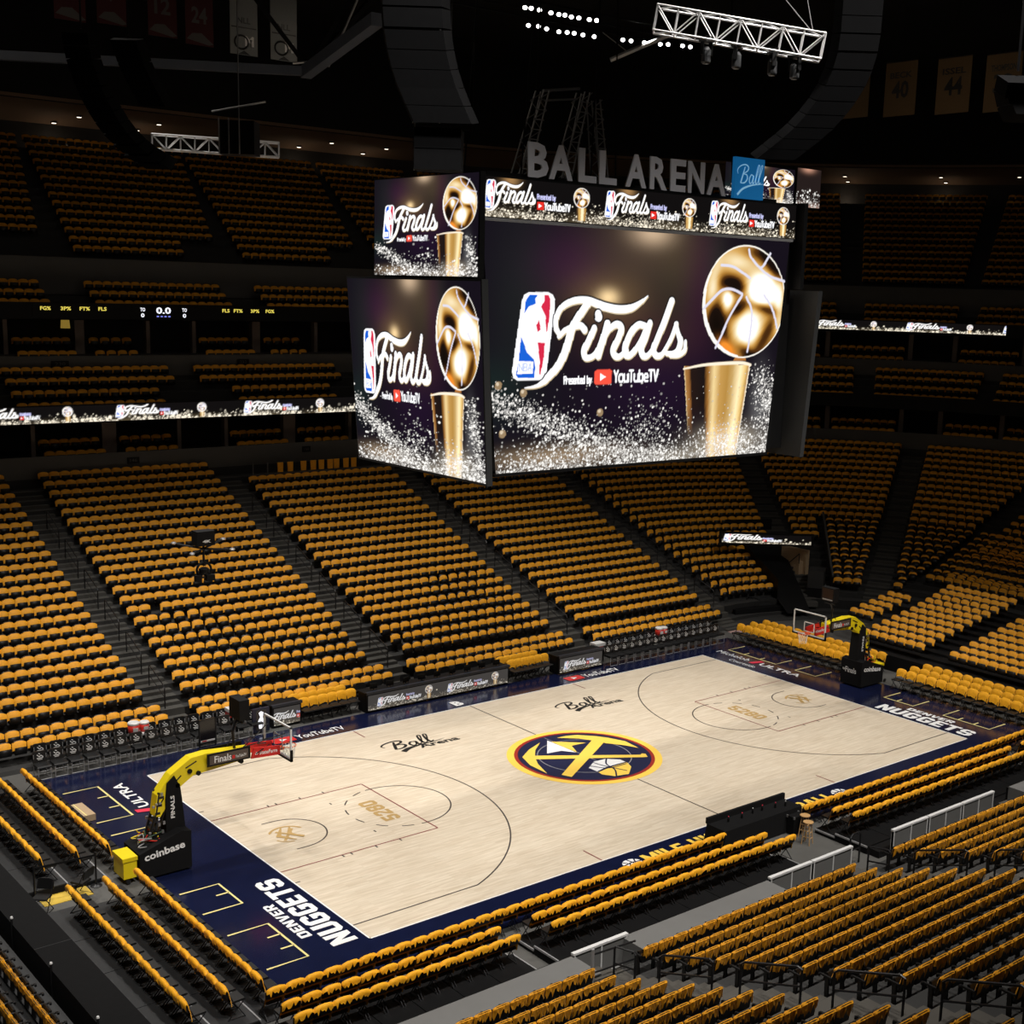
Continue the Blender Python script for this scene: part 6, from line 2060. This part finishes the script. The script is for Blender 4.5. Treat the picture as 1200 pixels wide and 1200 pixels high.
# railing beside the wedge of seats in the far corner
t = thing('wedge_rail', 'grey sloping rail beside the narrow wedge of seats in the far corner', 'rail', (0, 0, 0))
D0, z0 = lower_rowf(3.6); D1, z1 = lower_rowf(12.4)
p0 = bowl('arc', 45.5, D0); p1 = bowl('arc', 45.5, D1)
b = MB(); b.hexa([(p0[0], p0[1], 0.0), (p0[0] + 0.1, p0[1] + 0.1, 0.0), (p1[0] + 0.1, p1[1] + 0.1, 0), (p1[0], p1[1], 0)], [(p0[0], p0[1], z0 + 0.1), (p0[0] + 0.1, p0[1] + 0.1, z0 + 0.1), (p1[0] + 0.1, p1[1] + 0.1, z1 + 0.1), (p1[0], p1[1], z1 + 0.1)])
b.obj('solid_side', M_WALL, t)
b = MB(); b.tube([(p0[0], p0[1], z0 + 0.15), (p1[0], p1[1], z1 + 0.15)], 0.07, 6); b.obj('cap_bar', M_PANEL, t)

# ledge with hanging shirts in front of the second suite (far stand)
t = thing('suite_ledge', 'grey ledge in front of the second suite hung with folded orange shirts', 'ledge', (0.0, 27.2, 7.42))
b = MB(); b.box(-0.3, 8.6, -0.05, 0.10, -0.1, 0.20); b.obj('ledge', M_PANEL, t)
b = MB()
for x in (-0.2, 0.65): b.box(x - 0.03, x + 0.03, 0, 0.06, 0.2, 0.8)
b.obj('post', M_PANEL, t)
for i, x in enumerate((1.45, 2.05, 2.85, 3.45, 3.95, 4.5, 4.9, 5.5, 6.0)):
    b = MB(); b.hexa([(-0.15, -0.03, 0), (0.15, -0.03, 0), (0.15, 0.03, 0), (-0.15, 0.03, 0)], [(-0.17, -0.02, 0.52), (0.17, -0.02, 0.52), (0.17, 0.04, 0.52), (-0.17, 0.04, 0.52)])
    o = b.obj('hung_shirt', M_SHIRT2); o.location = (x, 27.32, 7.66)
    tag(o, f'folded orange shirt, {nth(i + 1)} from left on the suite ledge', 'shirt', 'shirts on the suite ledge')

# ------------------------------------------------------------------ rigging over the court
def truss(p0, p1, h, w, label, bays, r=0.03, m=None):
    p0, p1 = Vector(p0), Vector(p1)
    t = thing('lighting_truss', label, 'truss', p0)
    d = (p1 - p0); L = d.length; x = d.normalized(); y = Vector((0, 0, 1)).cross(x).normalized(); z = x.cross(y)
    m = m or M_TRUSS
    P = lambda a, sy, sz: x * a + y * (w / 2 * sy) + z * (h / 2 * sz)
    for sy in (-1, 1):
        for sz in (-1, 1):
            b = MB(); b.tube([P(0, sy, sz), P(L, sy, sz)], r, 6); b.obj('chord', m, t)
    for i in range(bays + 1):
        a = L * i / bays
        b = MB()
        for sy in (-1, 1): b.tube([P(a, sy, -1), P(a, sy, 1)], r * 0.7, 5)
        for sz in (-1, 1): b.tube([P(a, -1, sz), P(a, 1, sz)], r * 0.7, 5)
        if i < bays:
            c = L * (i + 1) / bays; s = 1 if i % 2 else -1
            for sy in (-1, 1): b.tube([P(a, sy, -s), P(c, sy, s)], r * 0.65, 5)
            for sz in (-1, 1): b.tube([P(a, -s, sz), P(c, s, sz)], r * 0.65, 5)
        b.obj('bracing', m, t)
    return t


truss((-10.06, -13.11, 23.98), (-7.32, -15.84, 23.40), 0.56, 0.5, 'bright silver box truss hanging above the scoreboard at upper right', 8, 0.026)
truss((-14.42, 5.45, 22.0), (-10.84, 3.76, 21.95), 0.45, 0.4, 'silver box truss hanging before the left upper seats', 9, 0.03)
t = thing('rigging_chain', 'pair of thin hoist chains holding the right end of silver truss', 'chain', (-7.5, -15.7, 23.7))
b = MB(); b.tube([(0, 0, 0), (-0.3, 0.2, 1.4)], 0.012, 4); b.tube([(0, 0, 0), (-0.75, 0.6, 1.0), (-0.3, 0.2, 1.4)], 0.012, 4); b.tube([(-0.3, 0.2, 1.4), (-0.3, 0.2, 10.5)], 0.012, 4); b.obj('chain', M_CHROME, t)
for i, p in enumerate(((-9.13, -13.89, 23.52), (-8.63, -14.39, 23.42), (-8.05, -14.99, 23.28), (-7.7, -15.37, 23.20))):
    t = thing('moving_light', f'dark moving stage light, {nth(i + 1)} from left under the upper right silver truss', 'stage light', p, 0.5 * i, 'stage lights under the right truss')
    b = MB(); b.box(-0.15, 0.15, -0.11, 0.11, -0.02, 0.10); b.obj('yoke_base', M_BLACK, t)
    b = MB()
    for sx in (-0.14, 0.14): b.box(sx - 0.02, sx + 0.02, -0.05, 0.05, -0.30, 0.0)
    b.obj('yoke', M_BLACK, t)
    b = MB(); b.lathe([(0.07, -0.50), (0.115, -0.46), (0.115, -0.2), (0.06, -0.12)], (0, 0, 0), 12); b.obj('lamp_head', mat('grey_lamp_head', (0.06, 0.062, 0.066), 0.4), t)


def line_array(pts, w, label, n, face=None):
    """curved hang of speaker cabinets along points"""
    t = thing('line_array_speaker', label, 'loudspeaker', pts[0])
    q = spline(pts, 10)
    seg = [0.0]
    for a, c in zip(q[:-1], q[1:]): seg.append(seg[-1] + float(np.linalg.norm(c - a)))
    tot = seg[-1]
    base = np.array(pts[0], float)
    side = Vector(pts[0]) - CAM_POS; side.z = 0; side = Vector((0.77, -0.64, 0))
    depth = Vector((0.64, 0.77, 0))
    for i in range(n):
        s0, s1 = tot * i / n, tot * (i + 1) / n
        a = np.array([np.interp(s0, seg, [p[k] for p in q]) for k in range(3)]) - base
        c = np.array([np.interp(s1 - 0.02, seg, [p[k] for p in q]) for k in range(3)]) - base
        a, c = Vector(a), Vector(c)
        dn = (c - a).normalized(); f = dn.cross(side).normalized()
        b = MB()
        b.hexa([a - side * w / 2 - f * 0.05, a + side * w / 2 - f * 0.05, a + side * w * 0.42 + f * 0.55, a - side * w * 0.42 + f * 0.55], [c - side * w / 2 - f * 0.05, c + side * w / 2 - f * 0.05, c + side * w * 0.42 + f * 0.55, c - side * w * 0.42 + f * 0.55])
        b.obj('cabinet', mat('speaker_cabinet', (0.004, 0.004, 0.0045), 0.9, spec=0.08, noise=0.2), t)
    b = MB(); b.tube([(0, 0, 0.1), (0, 0, max(0.5, 34.3 - pts[0][2]))], 0.03, 5); b.obj('hoist_cable', M_RAIL, t)
    return t


line_array([(-17.79, 2.12, 24.43), (-17.67, 2.18, 23.77), (-17.34, 2.18, 22.89), (-16.86, 2.1, 22.06), (-16.32, 1.93, 21.51), (-15.66, 1.69, 21.12)], 0.85, 'long curved black speaker hang before the left upper seats', 12)
line_array([(-15.88, 3.5, 24.69), (-15.57, 3.51, 23.89), (-15.05, 3.43, 22.91)], 0.9, 'shorter black speaker hang right of the long curved one at upper left', 6)
line_array([(-16.12, -12.2, 24.6), (-16.01, -12.12, 23.27), (-15.87, -12.08, 22.61), (-15.64, -12.1, 21.95), (-15.3, -12.23, 21.20)], 1.45, 'large black curved speaker hang left of the scoreboard sign', 9)
line_array([(-6.17, -15.88, 24.6), (-6.1, -15.76, 23.5), (-6.18, -15.44, 22.65), (-6.48, -14.92, 21.87), (-7.0, -14.2, 21.13)], 1.1, 'dark curved speaker hang right of the blue sign', 11)
line_array([(-7.2, -20.9, 22.3), (-7.1, -20.8, 21.9), (-6.96, -20.99, 21.4)], 0.8, 'dark speaker hang cut off by the right edge of view', 3)
t = thing('subwoofer_cluster', 'square black speaker boxes hung above the left upper scoreboard screen', 'loudspeaker', (-15.37, -12.1, 20.2))
for k in range(2):
    b = MB(); b.box(-0.5, 0.5, -0.4, 0.4, 0.44 * k, 0.44 * k + 0.42); o = b.obj('cabinet', mat('speaker_cabinet', (0.004, 0.004, 0.0045), 0.9, spec=0.08), t); o.rotation_euler = (0, 0, -0.69)
b = MB(); b.tube([(-0.5, 0.3, 1.0), (0.45, -0.3, 1.06)], 0.03, 5); b.tube([(-0.42, 0.33, 0), (-0.42, 0.33, 1.0)], 0.02, 5); b.tube([(0, 0, 1.0), (0, 0, 14)], 0.02, 4); b.obj('hanger', M_CHROME, t)
t = thing('subwoofer_cluster', 'dark hanging speaker boxes with pale rods before the left silver truss', 'loudspeaker', (-12.86, 2.5, 21.55))
b = MB(); b.box(-0.55, 0.55, -0.4, 0.4, 0, 1.0); o = b.obj('cabinet', M_BLACK, t); o.rotation_euler = (0, 0, -0.69)
b = MB()
for dx in (-0.5, -0.2, 0.12): b.tube([(dx * .77 - .3, -dx * .64 - .35, 0.0), (dx * .77 - .3, -dx * .64 - .35, 1.05)], 0.025, 5)
b.tube([(-0.75, 0.3, 1.25), (0.6, -0.6, 1.6)], 0.03, 5); b.tube([(0, 0, 1.0), (0, 0, 12.5)], 0.02, 4)
b.obj('rod', M_CHROME, t)
# cage of speakers left of the hanging towers
t = thing('speaker_cage', 'open dark frame holding speakers left of the grey letters', 'loudspeaker', (-6.0, 1.0, 22.9))
b = MB()
for x in (-0.9, 0.0, 0.9):
    b.tube([(x, 0, 0), (x * 1.05, 0, 2.9)], 0.03, 5)
b.tube([(-1, 0, 0), (1, 0, 0)], 0.03, 5); b.tube([(-1, 0, 2.9), (1, 0, 2.9)], 0.03, 5); b.tube([(-1, 0, 0), (0, -0.8, -0.1), (1.3, -0.7, -0.1), (1, 0, 0)], 0.025, 5); b.tube([(0, 0, 2.9), (0, 0, 11)], 0.02, 4)
b.obj('frame', M_RAIL, t)
for k in range(3):
    b = MB(); b.box(-0.8 + 0.55 * k, -0.3 + 0.55 * k, 0.05, 0.45, 0.5, 2.3); b.obj('cabinet', M_BLACK, t)

# court light bank on the far catwalk
LAMPS = [(8.9, 16.3), (9.2, 16.2), (9.7, 16.2), (10.5, 16.3), (11.0, 16.3), (11.3, 16.2), (11.8, 16.3), (12.2, 16.2), (12.8, 16.1), (13.2, 16.0), (11.7, 19.6), (12.2, 19.4), (12.9, 19.6), (13.8, 19.7), (14.2, 19.5), (14.6, 19.4), (15.2, 19.4), (15.9, 19.3),
         (17.5, 18.8), (18.0, 18.7), (18.8, 18.5), (19.0, 18.2), (19.7, 18.2), (20.0, 17.9), (20.8, 17.6), (21.3, 17.5)]
mh = MB(); mh.lathe([(0.10, 0.02), (0.15, 0.0), (0.15, 0.22), (0.06, 0.34)], (0, 0, 0), 10)
mg = MB(); mg.lathe([(0.02, -0.02), (0.115, 0.0), (0.10, 0.015)], (0, 0, 0), 10)
mh, mg = mh.mesh('housing', M_BLACK), mg.mesh('lens', M_LAMP)
for i, (x, y) in enumerate(LAMPS):
    row = 'front' if i < 10 else 'rear'
    n = i + 1 if i < 10 else i - 9
    t = thing('floodlight', f'lit floodlight, {nth(n)} from left in the {row} row under the roof', 'lamp', (x, y, 31.0), 0, 'floodlights under the roof')
    t.rotation_euler = (Vector((x * 0.2 - 12, -8, 0)) - Vector((x, y, 31))).to_track_quat('-Z', 'Y').to_euler()
    link('housing', mh, t); link('lens', mg, t)
b = MB()
for y in (16.5, 19.8, 18.2): b.tube([(6, y, 31.4), (24, y - 0.4, 31.4)], 0.05, 5)
tag(b.obj('catwalk_pipe', M_BLACK), 'dark pipes carrying the floodlights under the roof', 'pipe')
t = thing('roof_strut', 'pale diagonal steel strut below the floodlight rows', 'strut', (15.6, 17.6, 29.6))
b = MB(); b.tube([(0, 0, 0), (2.4, -2.6, 1.5)], 0.13, 6); b.obj('tube', M_CHROME, t)
b = MB(); b.tube([(0.6, -0.6, 0.45), (0.2, 0.9, 1.5)], 0.03, 5); b.obj('stay', M_CHROME, t)

# roof truss at upper left
t = thing('roof_beam', 'blue-grey roof beam crossing the upper left under pale banners', 'beam', (-11.6, 24.4, 26.9))
o_ = Vector((-11.6, 24.4, 26.9))
def beam(b, p, q, w, h):
    p, q = Vector(p) - o_, Vector(q) - o_
    x = (q - p).normalized(); y = Vector((0, 0, 1)).cross(x).normalized() * w / 2; z = Vector((0, 0, h / 2))
    b.hexa([p - y - z, q - y - z, q + y - z, p + y - z], [p - y + z, q - y + z, q + y + z, p + y + z])
b = MB(); beam(b, (-13.0, 25.6, 27.0), (-1.6, 18.4, 27.0), 0.4, 0.38); b.obj('lower_chord', M_BEAM, t)
b = MB(); beam(b, (-1.7, 18.5, 26.95), (-2.4, 11.4, 28.2), 0.5, 0.5); b.obj('cross_chord', M_BEAM, t)
b = MB(); beam(b, (-1.6, 18.4, 27.1), (-4.6, 20.3, 31.5), 0.25, 0.3); beam(b, (-1.6, 18.4, 27.1), (0.8, 17.4, 31.5), 0.25, 0.3); beam(b, (-1.6, 18.4, 27.1), (2.6, 18.6, 31.5), 0.3, 0.3); b.obj('web_strut', M_BLACK, t)
b = MB(); b.tube([Vector((-1.0, 17.7, 27.2)) - o_, Vector((0.4, 16.8, 31)) - o_], 0.05, 5); b.tube([Vector((-2.4, 18.4, 27.25)) - o_, Vector((-0.9, 17.6, 27.5)) - o_], 0.05, 5); b.obj('stay', M_CHROME, t)

# banners
def banner(x, y, z0, w, h, rz, m, label, words, ink, group):
    t = thing('hanging_banner', label, 'banner', (x, y, z0), rz, group)
    b = MB(); b.box(-w / 2, w / 2, -0.015, 0.015, 0, h); b.obj('cloth', m, t)
    b = MB(); b.tube([(-w / 2, 0, h), (w / 2, 0, h)], 0.04, 5); b.tube([(0, 0, h), (0, 0, 34.4 - z0)], 0.015, 4); b.obj('rod', M_RAIL, t)
    for s, cx, cz, tw, th in words:
        text(s, tw, th, frame((cx - tw / 2, -0.02, cz), (1, 0, 0), (0, 0, 1)), ink, t, 0.03)
    return t


RB = M_BANW
for x, num, lab, wz in ((-7.95, '0', 'first', 30.0), (-5.9, '9', 'second', 30.1), (-3.35, '12', 'third', 29.9), (-1.4, '24', 'fourth', 29.75)):
    tb = banner(x, 30.0, wz - 0.3, 1.5, 3.2, 0, M_BANR, f'dark red jersey banner, {lab} from left, numbered {num}', [(num, 0, 1.05, 0.42 * len(num), 0.8)], M_PANEL, 'dark red banners')
    b = MB(); b.quad((-0.7, -0.02, 0.25), (0.3, -0.02, 0.45), (0.75, -0.02, 0.12), (0.5, -0.02, 0.05)); b.poly([(-0.7, -0.021, 0.25), (-0.4, -0.021, 0.55), (0.1, -0.021, 0.60), (0.3, -0.021, 0.45)]); b.obj('wing_emblem', M_PANEL, tb)
for i, x in enumerate((1.05, 3.35)):
    tb = banner(x, 30.0, 29.3, 1.55, 4.6, 0, M_BANW, f'pale championship banner, {nth(i + 1)} from left above the roof beam', [('NLL', 0, 1.55, 0.75, 0.30)], M_INK, 'pale banners')
    b = MB(); b.tube([(0.38 * math.cos(a) - 0.15, -0.03, 0.62 + 0.34 * math.sin(a)) for a in np.linspace(0, 2 * math.pi, 16)], 0.05, 4); b.obj('ring_emblem', M_INK, tb)
    text('M', 0.5, 0.5, frame((0.05, -0.035, 0.45), (1, 0, 0), (0, 0, 1)), M_WHITEP, tb, 0.05)
    b = MB(); b.box(-0.7, 0.7, -0.025, -0.016, 1.32, 1.38); b.poly([(-0.35, -0.021, 0.02), (0.35, -0.021, 0.02), (0, -0.021, 0.22)]); b.obj('stripe', M_INK, tb)
for y, num, nm, i in ((14.6, '', '', 0), (11.35, '40', 'BECK', 1), (7.85, '44', 'ISSEL', 2), (4.8, '33', 'THOMPSON', 3)):
    words = [(num, 0, 0.95, 1.15, 0.95), (nm, 0, 2.05, 1.5, 0.34)] if num else [('2005', 0, 1.2, 1.0, 0.4)]
    banner(32.0, y, 28.15 - 0.13 * i, 2.15, 2.95, -math.pi / 2 + math.pi * 0.0 - 0.0, M_BANT, f'tan jersey banner, {nth(i + 1)} from left on the dark right side', words, M_INK, 'tan banners')

# downlights in the soffit behind the top rows
md = MB(); md.lathe([(0.13, -0.02), (0.15, 0.0), (0.10, 0.05)], (0, 0, 0), 10); md = md.mesh('lens', M_DLAMP)
mr = MB(); mr.lathe([(0.19, 0.0), (0.21, 0.02), (0.19, 0.06)], (0, 0, 0), 12); mr = mr.mesh('ring', M_BLACK)
DL = [('far', -1.95, 50.0), ('far', -0.95, 48.4), ('far', 3.3, 49.8), ('far', 4.1, 48.2), ('far', 15.0, 49.8), ('far', 16.7, 48.2), ('far', 20.2, 49.8), ('far', 21.2, 48.2), ('far', -9, 49.0), ('arc', 41.2, 48.4), ('arc', 40.8, 49.8), ('arc', 31.6, 48.4), ('arc', 31.2, 49.8), ('arc', 24.0, 48.4)]
for i, (kd, u, D) in enumerate(DL):
    x, y, r = bowl(kd, u, D)
    z = 26.95 + (50.8 - D) / 4.6 * 0.95 - 0.08
    t = thing('downlight', f'small lit downlight, {nth(i + 1)} from left in the brown ceiling behind the top rows', 'lamp', (x, y, z), 0, 'downlights behind the top rows')
    link('lens', md, t); link('ring', mr, t)
    if i % 2 == 0:
        l = bpy.data.lights.new('downlight_glow', 'POINT'); l.energy = 14; l.color = (1.0, 0.78, 0.55); l.shadow_soft_size = 0.2
        o = bpy.data.objects.new('downlight_glow', l); COL.objects.link(o); o.location = (x, y, z - 1.6)

# suspended cable camera in front of the far stand
t = thing('cable_camera', 'black cable-suspended camera hanging before the far left seats', 'camera', (-13.2, 5.0, 8.1))
b = MB(); b.box(-0.32, 0.32, -0.22, 0.22, 0.75, 1.25); b.obj('control_box', M_BLACK, t)
text('4K', 0.30, 0.10, frame((-0.12, -0.226, 0.86), (1, 0, 0), (0, 0, 1)), M_WHITE, t, 0.05)
b = MB(); b.tube([(0, 0, 0.75), (0, 0, 0.05)], 0.04, 6)
for a in (0.4, 2.6, 3.9, 5.6): b.tube([(0, 0, 0.62), (0.95 * math.cos(a), 0.95 * math.sin(a), 0.80 if a < 3 else 0.62)], 0.035, 6)
b.obj('spreader_arm', M_RAIL, t)
b = MB()
for a in (0.4, 2.6, 3.9, 5.6): b.lathe([(0.07, 0), (0.10, 0.03), (0.07, 0.07)], (0.98 * math.cos(a), 0.98 * math.sin(a), 0.78 if a < 3 else 0.60), 8)
b.obj('pulley', M_STEEL, t)
b = MB(); b.tube([(0.26 * math.cos(a), 0, -0.12 + 0.26 * math.sin(a)) for a in np.linspace(0, 2 * math.pi, 18)], 0.04, 6); b.lathe([(0.10, -0.10), (0.17, -0.05), (0.17, 0.08), (0.10, 0.12)], (0, 0, -0.15), 12); b.box(-0.32, -0.12, -0.1, 0.1, -0.50, -0.28); b.box(0.05, 0.35, -0.12, 0.12, -0.5, -0.3)
b.obj('gimbal_head', M_BLACK, t)

# dim lamp and counter gear in the suites
t = thing('suite_lamp', 'small yellow shaded lamp glowing in the upper left suite', 'lamp', (-6.4, 36.8, 14.6))
b = MB(); b.lathe([(0.26, 0), (0.22, 0.5)], (0, 0, 0.3), 10); b.obj('shade', mat('yellow_shade', (0.55, 0.36, 0.06), 0.6, emit=0.35), t)
b = MB(); b.tube([(0, 0, -0.9), (0, 0, 0.3)], 0.03, 6); b.obj('stem', M_RAIL, t)
